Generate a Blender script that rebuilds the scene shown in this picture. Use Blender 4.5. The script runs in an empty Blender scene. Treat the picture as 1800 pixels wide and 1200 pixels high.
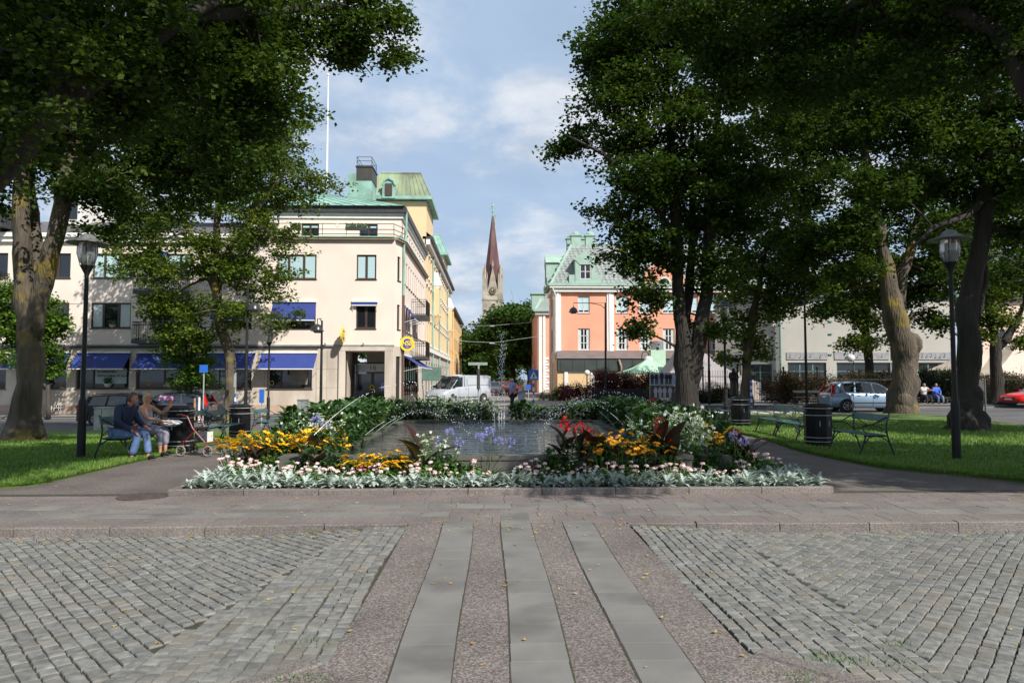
import bpy, bmesh, math, random
import numpy as np
from mathutils import Vector as V, Matrix, noise, Euler
random.seed(7); rs = np.random.RandomState(7)
R = math.radians; PI = math.pi
sc = bpy.context.scene; COL = sc.collection
# ------------------------------------------------------------ camera
HC = 1.65; PITCH = 3.07; YAW = 1.6; F = 1250.0
cd = bpy.data.cameras.new('camera'); cam = bpy.data.objects.new('camera', cd); COL.objects.link(cam)
cam.location = (0, 0, HC); cam.rotation_euler = (R(90 + PITCH), 0, R(-YAW))
cd.sensor_width = 36; cd.lens = 25; cd.clip_start = .05; cd.clip_end = 5000
sc.camera = cam
# ------------------------------------------------------------ sky and sun
SUN = V((.70, -.90, 1.0)).normalized()
sl = bpy.data.lights.new('sun', 'SUN'); sl.energy = 5.0; sl.angle = R(.5); sl.color = (1, .95, .87)
so = bpy.data.objects.new('sun', sl); COL.objects.link(so); so.rotation_euler = SUN.to_track_quat('Z', 'Y').to_euler(); so.location = (30, -40, 50)
w = bpy.data.worlds.new('World'); sc.world = w; w.use_nodes = True
nt = w.node_tree; nt.nodes.clear()
def N(t, ty, **k):
    n = t.nodes.new(ty)
    for a, b in k.items(): setattr(n, a, b)
    return n
sky = N(nt, 'ShaderNodeTexSky', sky_type='NISHITA'); sky.sun_disc = False; sky.sun_elevation = math.asin(SUN.z); sky.sun_rotation = math.atan2(SUN.x, SUN.y)
sky.air_density = 1.0; sky.dust_density = 1.2; sky.ozone_density = 1.5
tc = N(nt, 'ShaderNodeTexCoord'); sx = N(nt, 'ShaderNodeSeparateXYZ'); nt.links.new(tc.outputs['Generated'], sx.inputs[0])
za = N(nt, 'ShaderNodeMath', operation='ADD'); nt.links.new(sx.outputs[2], za.inputs[0]); za.inputs[1].default_value = .30
zd = N(nt, 'ShaderNodeVectorMath', operation='DIVIDE'); cz = N(nt, 'ShaderNodeCombineXYZ')
for i in range(3): nt.links.new(za.outputs[0], cz.inputs[i])
nt.links.new(tc.outputs['Generated'], zd.inputs[0]); nt.links.new(cz.outputs[0], zd.inputs[1])
def cloud(scale, det, lo, hi, off):
    mp = N(nt, 'ShaderNodeMapping'); nt.links.new(zd.outputs[0], mp.inputs[0]); mp.inputs['Location'].default_value = off; mp.inputs['Scale'].default_value = (1, 1, 1.6)
    nz = N(nt, 'ShaderNodeTexNoise'); nz.inputs['Scale'].default_value = scale; nz.inputs['Detail'].default_value = det; nz.inputs['Roughness'].default_value = .58; nz.inputs['Distortion'].default_value = .25
    nt.links.new(mp.outputs[0], nz.inputs['Vector'])
    mr = N(nt, 'ShaderNodeMapRange', interpolation_type='SMOOTHSTEP'); mr.inputs[1].default_value = lo; mr.inputs[2].default_value = hi
    nt.links.new(nz.outputs[0], mr.inputs[0]); return mr.outputs[0]
def wmix(f, a, b):
    m = N(nt, 'ShaderNodeMix', data_type='RGBA')
    nt.links.new(f, m.inputs[0])
    for s, i in ((a, 6), (b, 7)):
        if isinstance(s, tuple): m.inputs[i].default_value = s
        else: nt.links.new(s, m.inputs[i])
    return m.outputs[2]
veil = cloud(1.3, 5, .25, .75, (3.1, 1.0, .3)); puff = cloud(2.6, 9, .43, .66, (1.7, 4.2, .9)); sh = cloud(4.0, 6, .4, .7, (5.7, 2.2, .4))
vm = N(nt, 'ShaderNodeMath', operation='MULTIPLY_ADD'); nt.links.new(veil, vm.inputs[0]); vm.inputs[1].default_value = .35; vm.inputs[2].default_value = .55
pm = N(nt, 'ShaderNodeMath', operation='MULTIPLY'); nt.links.new(puff, pm.inputs[0]); pm.inputs[1].default_value = .75
base = wmix(vm.outputs[0], sky.outputs[0], (5.5, 7.2, 9.6, 1))
ccol = wmix(sh, (10.2, 10.3, 10.5, 1), (5.6, 6.2, 7.3, 1))
fin = wmix(pm.outputs[0], base, ccol)
bg = N(nt, 'ShaderNodeBackground'); bg.inputs[1].default_value = .070; nt.links.new(fin, bg.inputs[0])
wo = N(nt, 'ShaderNodeOutputWorld'); nt.links.new(bg.outputs[0], wo.inputs[0])
sc.view_settings.view_transform = 'Standard'; sc.view_settings.look = 'None'; sc.view_settings.gamma = 1; sc.view_settings.exposure = 0.40
# ------------------------------------------------------------ pixel -> place helpers (in photo pixels, 1800 x 1200)
CM = Euler(cam.rotation_euler).to_matrix(); CP = V(cam.location)
def ray(px, py): return CM @ V(((px - 900) / F, -(py - 600) / F, -1))
def at(px, py, Y): d = ray(px, py); return CP + d * (Y / d.y)
def ss(t): t = max(0., min(1., t)); return t * t * (3 - 2 * t)
def g(x, y): return -.5 * ss((-x - 3) / 7) * ss((y - 14) / 18)
def gnd(px, py):
    d = ray(px, py); z = 0
    for _ in range(8):
        p = CP + d * ((z - CP.z) / d.z); z = g(p.x, p.y)
    return p
# ------------------------------------------------------------ materials
MT = {}
def mat(name, c, c2=None, sc_=6, rough=.8, bump=0, bsc=None, metal=0, spec=None, det=4, tint=0, lo=.35, hi=.65, coord='Object', trans=0, c3=None, sc3=1.5, stretch=None):
    if name in MT: return MT[name]
    m = bpy.data.materials.new(name); m.use_nodes = True; t = m.node_tree; b = t.nodes['Principled BSDF']
    b.inputs['Roughness'].default_value = rough; b.inputs['Metallic'].default_value = metal
    if spec is not None: b.inputs['Specular IOR Level'].default_value = spec
    tcn = N(t, 'ShaderNodeTexCoord'); vec = tcn.outputs[coord]
    if stretch:
        mp = N(t, 'ShaderNodeMapping'); mp.inputs['Scale'].default_value = stretch; t.links.new(vec, mp.inputs[0]); vec = mp.outputs[0]
    def mixc(f, a, bb, bt='MIX'):
        mx = N(t, 'ShaderNodeMix', data_type='RGBA', blend_type=bt)
        if isinstance(f, float): mx.inputs[0].default_value = f
        else: t.links.new(f, mx.inputs[0])
        for s, i in ((a, 6), (bb, 7)):
            if isinstance(s, tuple): mx.inputs[i].default_value = (*s[:3], 1)
            else: t.links.new(s, mx.inputs[i])
        return mx.outputs[2]
    def nz(scale, lo, hi, d=4):
        n = N(t, 'ShaderNodeTexNoise'); n.inputs['Scale'].default_value = scale; n.inputs['Detail'].default_value = d; t.links.new(vec, n.inputs['Vector'])
        r = N(t, 'ShaderNodeMapRange'); r.inputs[1].default_value = lo; r.inputs[2].default_value = hi; t.links.new(n.outputs[0], r.inputs[0]); return r.outputs[0]
    col = c
    if c2 is not None: col = mixc(nz(sc_, lo, hi, det), c, c2)
    if c3 is not None: col = mixc(nz(sc3, .5, .68, 5), col, c3)
    if tint:
        a = N(t, 'ShaderNodeAttribute', attribute_name='tint'); r = N(t, 'ShaderNodeMapRange'); r.inputs[3].default_value = 1 - tint; r.inputs[4].default_value = 1 + tint
        t.links.new(a.outputs['Fac'], r.inputs[0]); cb = N(t, 'ShaderNodeCombineXYZ')
        for i in range(3): t.links.new(r.outputs[0], cb.inputs[i])
        col = mixc(1.0, col, cb.outputs[0], 'MULTIPLY')
    if isinstance(col, tuple): b.inputs['Base Color'].default_value = (*col[:3], 1)
    else: t.links.new(col, b.inputs['Base Color'])
    if bump:
        n = N(t, 'ShaderNodeTexNoise'); n.inputs['Scale'].default_value = bsc or sc_ * 4; n.inputs['Detail'].default_value = 6; t.links.new(vec, n.inputs['Vector'])
        bp = N(t, 'ShaderNodeBump'); bp.inputs['Strength'].default_value = 1; bp.inputs['Distance'].default_value = bump; t.links.new(n.outputs[0], bp.inputs['Height']); t.links.new(bp.outputs[0], b.inputs['Normal'])
    if trans:
        tr = N(t, 'ShaderNodeBsdfTranslucent'); mx = N(t, 'ShaderNodeMixShader'); mx.inputs[0].default_value = trans
        br = mixc(1.0, col, (1.5, 1.75, .7), 'MULTIPLY'); t.links.new(br, tr.inputs[0])
        t.links.new(b.outputs[0], mx.inputs[1]); t.links.new(tr.outputs[0], mx.inputs[2]); t.links.new(mx.outputs[0], t.nodes['Material Output'].inputs[0])
    MT[name] = m; return m
def speckle(name, cols, scale, rough=.85, bump=.002, tint=.12, dirt=.25):
    """granite / washed aggregate: voronoi grains of several colours"""
    if name in MT: return MT[name]
    m = bpy.data.materials.new(name); m.use_nodes = True; t = m.node_tree; b = t.nodes['Principled BSDF']; b.inputs['Roughness'].default_value = rough
    tcn = N(t, 'ShaderNodeTexCoord'); v = N(t, 'ShaderNodeTexVoronoi'); v.inputs['Scale'].default_value = scale; t.links.new(tcn.outputs['Object'], v.inputs['Vector'])
    s = N(t, 'ShaderNodeSeparateColor'); t.links.new(v.outputs['Color'], s.inputs[0])
    cr = N(t, 'ShaderNodeValToRGB'); cr.color_ramp.interpolation = 'CONSTANT'; el = cr.color_ramp.elements
    while len(el) < len(cols): el.new(.5)
    for i, c in enumerate(cols): el[i].position = i / len(cols); el[i].color = (*c, 1)
    t.links.new(s.outputs[0], cr.inputs[0])
    n = N(t, 'ShaderNodeTexNoise'); n.inputs['Scale'].default_value = .9; n.inputs['Detail'].default_value = 7; t.links.new(tcn.outputs['Object'], n.inputs['Vector'])
    r = N(t, 'ShaderNodeMapRange'); r.inputs[1].default_value = .3; r.inputs[2].default_value = .7; r.inputs[3].default_value = 1 - dirt; r.inputs[4].default_value = 1 + dirt * .5; t.links.new(n.outputs[0], r.inputs[0])
    a = N(t, 'ShaderNodeAttribute', attribute_name='tint'); r2 = N(t, 'ShaderNodeMapRange'); r2.inputs[3].default_value = 1 - tint; r2.inputs[4].default_value = 1 + tint; t.links.new(a.outputs['Fac'], r2.inputs[0])
    ml = N(t, 'ShaderNodeMath', operation='MULTIPLY'); t.links.new(r.outputs[0], ml.inputs[0]); t.links.new(r2.outputs[0], ml.inputs[1])
    vm_ = N(t, 'ShaderNodeVectorMath', operation='SCALE'); t.links.new(cr.outputs[0], vm_.inputs[0]); t.links.new(ml.outputs[0], vm_.inputs['Scale']); t.links.new(vm_.outputs[0], b.inputs['Base Color'])
    n3 = N(t, 'ShaderNodeTexNoise'); n3.inputs['Scale'].default_value = scale * .35; n3.inputs['Detail'].default_value = 6; t.links.new(tcn.outputs['Object'], n3.inputs['Vector'])
    bp = N(t, 'ShaderNodeBump'); bp.inputs['Distance'].default_value = bump; t.links.new(n3.outputs[0], bp.inputs['Height']); t.links.new(bp.outputs[0], b.inputs['Normal'])
    MT[name] = m; return m
def glassmat(name, c, rough=.04, spec=.9):
    m = mat(name, c, rough=rough, spec=spec); return m
# ------------------------------------------------------------ mesh builder
class MB:
    def __init__(s): s.v = []; s.f = []; s.t = []
    def add(s, vs, fs, M=None):
        o = len(s.v)
        s.v += [tuple(M @ V(p)) for p in vs] if M is not None else [tuple(p) for p in vs]
        s.f += [tuple(i + o for i in f) for f in fs]; return s
    def box(s, x0, x1, y0, y1, z0, z1, M=None, bev=0):
        if bev:
            b = bev; x = (x0, x1); y = (y0, y1); z = (z0, z1); bm = bmesh.new(); r = bmesh.ops.create_cube(bm, size=1)
            for q in bm.verts: q.co = V((x0 + (q.co.x + .5) * (x1 - x0), y0 + (q.co.y + .5) * (y1 - y0), z0 + (q.co.z + .5) * (z1 - z0)))
            bmesh.ops.bevel(bm, geom=bm.edges[:], offset=b, segments=2, affect='EDGES'); bm.verts.index_update()
            s.add([q.co.copy() for q in bm.verts], [[q.index for q in f.verts] for f in bm.faces], M); bm.free(); return s
        return s.add([(x0, y0, z0), (x1, y0, z0), (x1, y1, z0), (x0, y1, z0), (x0, y0, z1), (x1, y0, z1), (x1, y1, z1), (x0, y1, z1)],
              [(0, 3, 2, 1), (4, 5, 6, 7), (0, 1, 5, 4), (1, 2, 6, 5), (2, 3, 7, 6), (3, 0, 4, 7)], M)
    def quad(s, a, b, c, d, M=None): return s.add([a, b, c, d], [(0, 1, 2, 3)], M)
    def tube(s, pts, r, n=8, cap=True, wob=0, squash=None):
        pts = [V(p) for p in pts]; rr = r if isinstance(r, (list, tuple)) else [r] * len(pts)
        t0 = (pts[1] - pts[0]).normalized(); u = t0.orthogonal().normalized(); o = len(s.v)
        for i, p in enumerate(pts):
            t = (pts[min(i + 1, len(pts) - 1)] - pts[max(i - 1, 0)]).normalized(); u = (u - t * u.dot(t)).normalized(); w_ = t.cross(u)
            for k in range(n):
                a = 2 * PI * k / n; q = u * math.cos(a) + w_ * math.sin(a); ra = rr[i]
                if wob: ra *= 1 + wob * noise.noise(V((math.cos(a) * 1.3, math.sin(a) * 1.3, i * .45)) + p * .6)
                s.v.append(tuple(p + q * ra))
        for i in range(len(pts) - 1):
            for k in range(n):
                k2 = (k + 1) % n; s.f.append((o + i * n + k, o + i * n + k2, o + (i + 1) * n + k2, o + (i + 1) * n + k))
        if cap:
            s.f.append(tuple(o + k for k in reversed(range(n)))); s.f.append(tuple(o + (len(pts) - 1) * n + k for k in range(n)))
        return s
    def lathe(s, prof, n=20, M=None, c=(0, 0, 0)):
        o = len(s.v); vs = []
        for r, z in prof:
            for k in range(n): a = 2 * PI * k / n; vs.append((c[0] + r * math.cos(a), c[1] + r * math.sin(a), c[2] + z))
        fs = [(i * n + k, i * n + (k + 1) % n, (i + 1) * n + (k + 1) % n, (i + 1) * n + k) for i in range(len(prof) - 1) for k in range(n)]
        fs += [tuple(reversed(range(n))), tuple((len(prof) - 1) * n + k for k in range(n))]
        return s.add(vs, fs, M)
    def cyl(s, c, r, h, n=16, M=None): return s.lathe([(r, 0), (r, h)], n, M, c)
    def ball(s, c, r, n=12, M=None, sq=1.0):
        rx = r if isinstance(r, tuple) else (r, r, r * sq); vs = []; m = n // 2
        for i in range(m + 1):
            ph = PI * i / m
            for k in range(n): a = 2 * PI * k / n; vs.append((c[0] + rx[0] * math.sin(ph) * math.cos(a), c[1] + rx[1] * math.sin(ph) * math.sin(a), c[2] - rx[2] * math.cos(ph)))
        return s.add(vs, [(i * n + k, i * n + (k + 1) % n, (i + 1) * n + (k + 1) % n, (i + 1) * n + k) for i in range(m) for k in range(n)], M)
    def prism(s, poly, d0, d1, fn):
        """extrude a 2-D outline (ccw) between depths with fn(u, v, d) -> point"""
        n = len(poly); vs = [fn(u, v, d0) for u, v in poly] + [fn(u, v, d1) for u, v in poly]
        return s.add(vs, [tuple(range(n))[::-1], tuple(range(n, 2 * n))] + [(i, (i + 1) % n, n + (i + 1) % n, n + i) for i in range(n)])
    def build(s, name, m, parent=None, smooth=False, world=False):
        me = bpy.data.meshes.new(name); vs = s.v
        if world and parent is not None:
            l = wloc(parent); vs = [(a - l.x, b - l.y, c - l.z) for a, b, c in vs]
        me.from_pydata(vs, [], s.f); me.materials.append(m)
        if smooth:
            me.polygons.foreach_set('use_smooth', [True] * len(me.polygons))
            if smooth != 'all':
                try: me.set_sharp_from_angle(angle=R(smooth if not isinstance(smooth, bool) else 40))
                except Exception: pass
        me.update(); return link(name, me, parent)
def wloc(o):
    l = V((0, 0, 0))
    while o is not None: l += o.location; o = o.parent
    return l
def link(name, me, parent=None):
    o = bpy.data.objects.new(name, me); COL.objects.link(o)
    if parent is not None: o.parent = parent
    return o
def npmesh(name, vs, fs, m, parent=None, tint=None, smooth=False):
    me = bpy.data.meshes.new(name); vs = np.asarray(vs, dtype=np.float32); fs = np.asarray(fs, dtype=np.int32); k = fs.shape[1]
    me.vertices.add(len(vs)); me.vertices.foreach_set('co', vs.ravel())
    me.loops.add(fs.size); me.loops.foreach_set('vertex_index', fs.ravel())
    me.polygons.add(len(fs)); me.polygons.foreach_set('loop_start', np.arange(len(fs), dtype=np.int32) * k)
    try: me.polygons.foreach_set('loop_total', np.full(len(fs), k, dtype=np.int32))
    except Exception: pass
    me.update(calc_edges=True)
    if tint is not None:
        a = me.attributes.new('tint', 'FLOAT', 'POINT'); a.data.foreach_set('value', np.asarray(tint, dtype=np.float32))
    me.polygons.foreach_set('use_smooth', np.full(len(fs), bool(smooth)))
    me.materials.append(m); return link(name, me, parent)
def tag(o, label, cat, group=None):
    o['label'] = label; o['category'] = cat
    if group: o['group'] = group
    return o
def thing(name, label, cat, loc=(0, 0, 0), rz=0, group=None):
    o = bpy.data.objects.new(name, None); COL.objects.link(o); o.location = loc; o.rotation_euler = (0, 0, rz); o.empty_display_size = .2
    return tag(o, label, cat, group)
def struct(o, kind='structure'): o['kind'] = kind; return o
def dup(root, loc, rz, label=None, scale=1):
    r = root.copy(); COL.objects.link(r); r.location = loc; r.rotation_euler = (0, 0, rz); r.scale = (scale,) * 3 if not isinstance(scale, tuple) else scale
    if label: r['label'] = label
    for ch in list(root.children):
        c = ch.copy(); COL.objects.link(c); c.parent = r
        for g_ in ch.children:
            d = g_.copy(); COL.objects.link(d); d.parent = c
    return r
def text(name, s, size, m, parent, M, ext=.004, bold=0, align='CENTER'):
    cu = bpy.data.curves.new(name, 'FONT'); cu.body = s; cu.size = size; cu.extrude = ext; cu.align_x = align; cu.align_y = 'CENTER'; cu.offset = bold
    o = bpy.data.objects.new('tmp', cu); COL.objects.link(o); bpy.context.view_layer.update()
    me = bpy.data.meshes.new_from_object(o.evaluated_get(bpy.context.evaluated_depsgraph_get())); bpy.data.objects.remove(o)
    me.transform(M); me.materials.clear(); me.materials.append(m); me.name = name; return link(name, me, parent)
def skin(name, nodes, edges, m, parent, sub=1, smooth=True):
    ks = list(nodes); ix = {k: i for i, k in enumerate(ks)}; me = bpy.data.meshes.new(name)
    me.from_pydata([tuple(nodes[k][0]) for k in ks], [(ix[a], ix[b]) for a, b in edges], [])
    o = bpy.data.objects.new('tmp', me); COL.objects.link(o); o.modifiers.new('s', 'SKIN'); md = o.modifiers.new('u', 'SUBSURF'); md.levels = sub; md.render_levels = sub
    for i, k in enumerate(ks):
        r = nodes[k][1]; me.skin_vertices[0].data[i].radius = r if isinstance(r, tuple) else (r, r); me.skin_vertices[0].data[i].use_root = (i == 0)
    bpy.context.view_layer.update()
    m2 = bpy.data.meshes.new_from_object(o.evaluated_get(bpy.context.evaluated_depsgraph_get())); bpy.data.objects.remove(o)
    m2.materials.clear(); m2.materials.append(m); m2.name = name
    m2.polygons.foreach_set('use_smooth', [True] * len(m2.polygons)); return link(name, m2, parent)
# ------------------------------------------------------------ ground
M_asph = mat('asphalt', (.075, .075, .08), (.12, .118, .115), 1.2, .9, .003, 120, c3=(.055, .055, .06), sc3=.25)
M_pink = speckle('pink_aggregate', [(.165, .125, .108), (.115, .098, .088), (.21, .18, .165), (.09, .082, .077), (.175, .145, .125), (.26, .235, .22)], 85, bump=.003)
M_pinks = speckle('pink_slab', [(.17, .135, .12), (.14, .115, .105), (.20, .17, .155), (.13, .115, .105)], 70, bump=.002, tint=.05)
M_path = speckle('path_gravel', [(.14, .115, .10), (.115, .095, .085), (.17, .145, .13), (.10, .085, .078)], 60, bump=.003, dirt=.3)
M_grey = mat('grey_slab', (.135, .132, .122), (.175, .168, .155), 1.7, .85, .0015, 90, tint=.09, c3=(.105, .102, .095), sc3=1.6)
M_cob = mat('cobble_stone', (.11, .114, .108), (.19, .187, .172), 14, .8, .004, 60, tint=.2, c3=(.16, .148, .125), sc3=3)
M_dirt = mat('joint_dirt', (.035, .03, .024), (.06, .05, .035), 8, .95, c3=(.03, .05, .012), sc3=1.3)
M_kerb = speckle('kerb_granite', [(.18, .155, .14), (.14, .12, .11), (.23, .20, .185), (.11, .10, .09)], 120, bump=.006, tint=.15)
M_conc = mat('pavement_concrete', (.27, .26, .24), (.21, .20, .19), 1.2, .9, .002, 60)
M_soil = mat('soil', (.03, .022, .016), (.05, .036, .025), 5, .95, .02, 20)
M_lawn = mat('lawn_turf', (.075, .15, .022), (.115, .18, .034), 1.1, .9, .02, 60, c3=(.11, .11, .04), sc3=1.4)
def sheet(name, m, x0, x1, y0, y1, off=0, nx=20, ny=20, kind='structure', edge=None, parent=None, skirt=0, zf=g):
    """draped grid; edge(t) -> (xleft, xright) when the sides are curved, t along y"""
    b = MB(); 
    for j in range(ny + 1):
        y = y0 + (y1 - y0) * j / ny; a, c = (x0, x1) if edge is None else edge(y)
        for i in range(nx + 1): x = a + (c - a) * i / nx; b.v.append((x, y, zf(x, y) + off))
    b.f = [(j * (nx + 1) + i, j * (nx + 1) + i + 1, (j + 1) * (nx + 1) + i + 1, (j + 1) * (nx + 1) + i) for j in range(ny) for i in range(nx)]
    if skirt:
        def sk(ids):
            for p, q in zip(ids[:-1], ids[1:]):
                o = len(b.v); P_, Q = b.v[p], b.v[q]; b.v += [(P_[0], P_[1], P_[2] - skirt), (Q[0], Q[1], Q[2] - skirt)]; b.f.append((p, q, o + 1, o))
        w1 = nx + 1; sk([j * w1 for j in range(ny + 1)][::-1]); sk([j * w1 + nx for j in range(ny + 1)]); sk(list(range(w1))); sk([ny * w1 + i for i in range(w1)][::-1])
    o = b.build(name, m, parent, smooth='all'); return struct(o, kind) if kind else o
# big ground sheet: near part fine, with the cobbled street dip handled by its own floor
gb = MB(); xs = [-1500, -400, -150, -80] + list(np.linspace(-50, 50, 51)) + [80, 150, 400, 1500]; ys = [10, 13] + list(np.linspace(14, 60, 30)) + [80, 120, 200, 500, 2500]
for y in ys:
    for x in xs: gb.v.append((x, y, g(x, y) - .05))
nx = len(xs); gb.f = [(j * nx + i, j * nx + i + 1, (j + 1) * nx + i + 1, (j + 1) * nx + i) for j in range(len(ys) - 1) for i in range(nx - 1)]
gb.add([(-1500, -400, -.16), (1500, -400, -.16), (1500, 10, -.16), (-1500, 10, -.16)], [(0, 1, 2, 3)])
struct(gb.build('ground', M_asph, smooth='all'))
def zc(x, y): return -.004 - .085 * ss((abs(x - .3) - 1.25) / 1.8)   # cobbled street surface height
def cob_ok(x, y):
    if y > 8.18: return False
    if -.97 < x < 1.56: return False
    if 1.5 < x < 2.4 and y < 4.36 - (x - 1.55) * 1.15: return False
    if -2.2 < x < -.9 and y < 4.30 - (-.94 - x) * 1.0: return False
    return True
VL = lambda y: -2.2 + (y - 4.4) * .2      # left valley line
VR = lambda y: 2.62
cv, cf, ct = [], [], []
def stone(cx, cy, lx, ly, ang, zf=zc, h=.06, top=0):
    co, si = math.cos(ang), math.sin(ang); o = len(cv); tl = random.random(); dz = random.uniform(-.003, .003) + top
    tilt = (random.uniform(-.025, .025), random.uniform(-.025, .025)); j = .005
    cs = [(sx_ * lx / 2 + random.uniform(-j, j), sy_ * ly / 2 + random.uniform(-j, j)) for sx_, sy_ in ((-1, -1), (1, -1), (1, 1), (-1, 1))]
    for k, z in ((1., -h), (1., -.007), (.92, 0), (.5, .0015)):
        for a, b_ in cs:
            x = cx + (a * co - b_ * si) * k; y = cy + (a * si + b_ * co) * k
            cv.append((x, y, zf(cx, cy) + z + dz + a * tilt[0] + b_ * tilt[1])); ct.append(tl)
    for L in range(3):
        for q in range(4): cf.append((o + L * 4 + q, o + L * 4 + (q + 1) % 4, o + L * 4 + 4 + (q + 1) % 4, o + L * 4 + 4 + q))
    cf.append((o + 12, o + 13, o + 14, o + 15))
# zone A: courses running towards the flower bed, beside the crossing
for side in (-1, 1):
    x = (-.97 if side < 0 else 1.56); wd = .097; k = 0
    while k < 19:
        y = 2.6 + random.random() * .1; xc = x + side * wd / 2; ph = random.random() * 6
        while y < 8.22:
            L = random.uniform(.07, .13); xx = xc + .018 * math.sin(y * 1.7 + ph * .15) + random.uniform(-.004, .004)
            lim = VL(y) if side < 0 else VR(y)
            if cob_ok(xx, y + L / 2) and (xx > lim if side < 0 else xx < lim): stone(xx, y + L / 2, wd - .012, L - .008, random.uniform(-.03, .03))
            y += L
        x += side * wd; k += 1
# zone B: diagonal courses, bending as they reach the kerb
for side in (-1, 1):
    for k in range(-95, 95):
        s_ = -9.0 + random.random() * .1
        while s_ < 9:
            L = random.uniform(.08, .135); wd = .098; t = s_ + L / 2; d = k * wd
            bend = .035 * max(0, t - 1.2) ** 2
            ux, uy = (.66 * side, .75); px_ = 4.6 * side + ux * t - uy * side * 0 + (uy * side) * d + bend * side * .6; py_ = 5.6 + uy * t - ux * side * d - bend * .5
            if 2.5 < py_ < 8.22 and abs(px_) < 11 and cob_ok(px_, py_):
                lim = VL(py_) - .03 if side < 0 else VR(py_) + .03
                if (px_ < lim if side < 0 else px_ > lim): stone(px_, py_, L - .008, wd - .010, math.atan2(uy, ux) if side > 0 else math.atan2(uy, ux))
            s_ += L
cob = struct(npmesh('cobblestone_street', np.array(cv), cf, M_cob, tint=ct))
sheet('street_bed', M_dirt, -40, 40, -30, 8.22, -.018, 160, 40, zf=zc)
# smooth cobble continuation outside the frame is plain setts
# crossing: pink aggregate with three slab strips
cr = MB()
def poly(mb, pts, z): mb.add([(x, y, z) for x, y in pts], [tuple(range(len(pts)))])
poly(cr, [(-.95, 4.28), (-2.2, 3.0), (-6, -1), (-6, -12), (6, -12), (6, -1), (2.75, 3.0), (1.55, 4.36), (1.55, 8.29), (-.95, 8.29)], 0)
cz_ = cr.build('crossing', M_pink); struct(cz_)
def slabs(name, m, rects, z=.004, gap=.006, h=.03):
    vs, fs, ts = [], [], []
    for (x0, x1, y0, y1) in rects:
        o = len(vs); t = random.random(); dz = random.uniform(-.0025, .0025); b_ = .002; x0 += gap / 2; x1 -= gap / 2; y0 += gap / 2; y1 -= gap / 2
        for q, zz in ((0, -h), (0, -b_), (b_, 0)):
            for a, c in ((x0 + q, y0 + q), (x1 - q, y0 + q), (x1 - q, y1 - q), (x0 + q, y1 - q)): vs.append((a, c, z + zz + dz)); ts.append(t)
        for L in (0, 4):
            for q in range(4): fs.append((o + L + q, o + L + (q + 1) % 4, o + L + 4 + (q + 1) % 4, o + L + 4 + q))
        fs.append((o + 8, o + 9, o + 10, o + 11))
    return struct(npmesh(name, vs, fs, m, tint=ts))
rc = []
for xc in (-.387, .283, .977):
    y = -1.0
    while y < 9.0:
        L = .35 if not (abs(y - 4.25) < .2) else .28
        top = 9.25 if xc == .283 else 8.70
        if y + L > top + .02: break
        wv = .012 * math.sin(y * 1.3 + xc * 3) + (0.0 if y < 7.6 else 0)
        rc.append((xc - .172 + wv, xc + .172 + wv, y, y + L)); y += L
slabs('crossing_slabs', M_grey, rc, z=.008, gap=.002, h=.006)
jd = MB()
for xc in (-.387, .283, .977):
    for y in range(0, 40):
        yy = -1 + y * .25
        if yy > 8.5: break
        a = .012 * math.sin(yy * 1.3 + xc * 3); b_ = .012 * math.sin((yy + .25) * 1.3 + xc * 3)
        for s_ in (-1, 1): jd.add([(xc + a + s_ * .172 - .009, yy, .003), (xc + a + s_ * .172 + .009, yy, .003), (xc + b_ + s_ * .172 + .009, yy + .25, .003), (xc + b_ + s_ * .172 - .009, yy + .25, .003)], [(0, 1, 2, 3)])
struct(jd.build('slab_joints', M_dirt))
# walkway
fb = MB(); fb.add([(-60, 8.28, -.008), (60, 8.28, -.008), (60, 10.6, -.008), (-60, 10.6, -.008)], [(0, 1, 2, 3)]); struct(fb.build('pavement_bed', M_dirt))
rows = [(8.30, 8.70, 'p'), (8.70, 9.0, 'g'), (9.0, 9.25, 'p'), (9.25, 9.57, 'g'), (9.57, 9.83, 'p'), (9.83, 10.1, 'p'), (10.1, 10.32, 'p')]
rg, rp = [], []
for a, b_, k in rows:
    off = random.random() * .3
    for i in range(-60, 60):
        x0 = i * .36 + off; x1 = x0 + .36
        if k == 'g' and b_ < 9.1 and -.57 < (x0 + x1) / 2 < 1.17: (rp if not any(abs((x0 + x1) / 2 - c) < .19 for c in (-.387, .977)) else rp).append((x0, x1, a, b_)); continue
        (rg if k == 'g' else rp).append((x0, x1, a, b_))
slabs('pavement_grey_slabs', M_grey, rg, z=.004, gap=.004); slabs('pavement', M_pinks, rp, z=.004, gap=.004)
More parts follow.
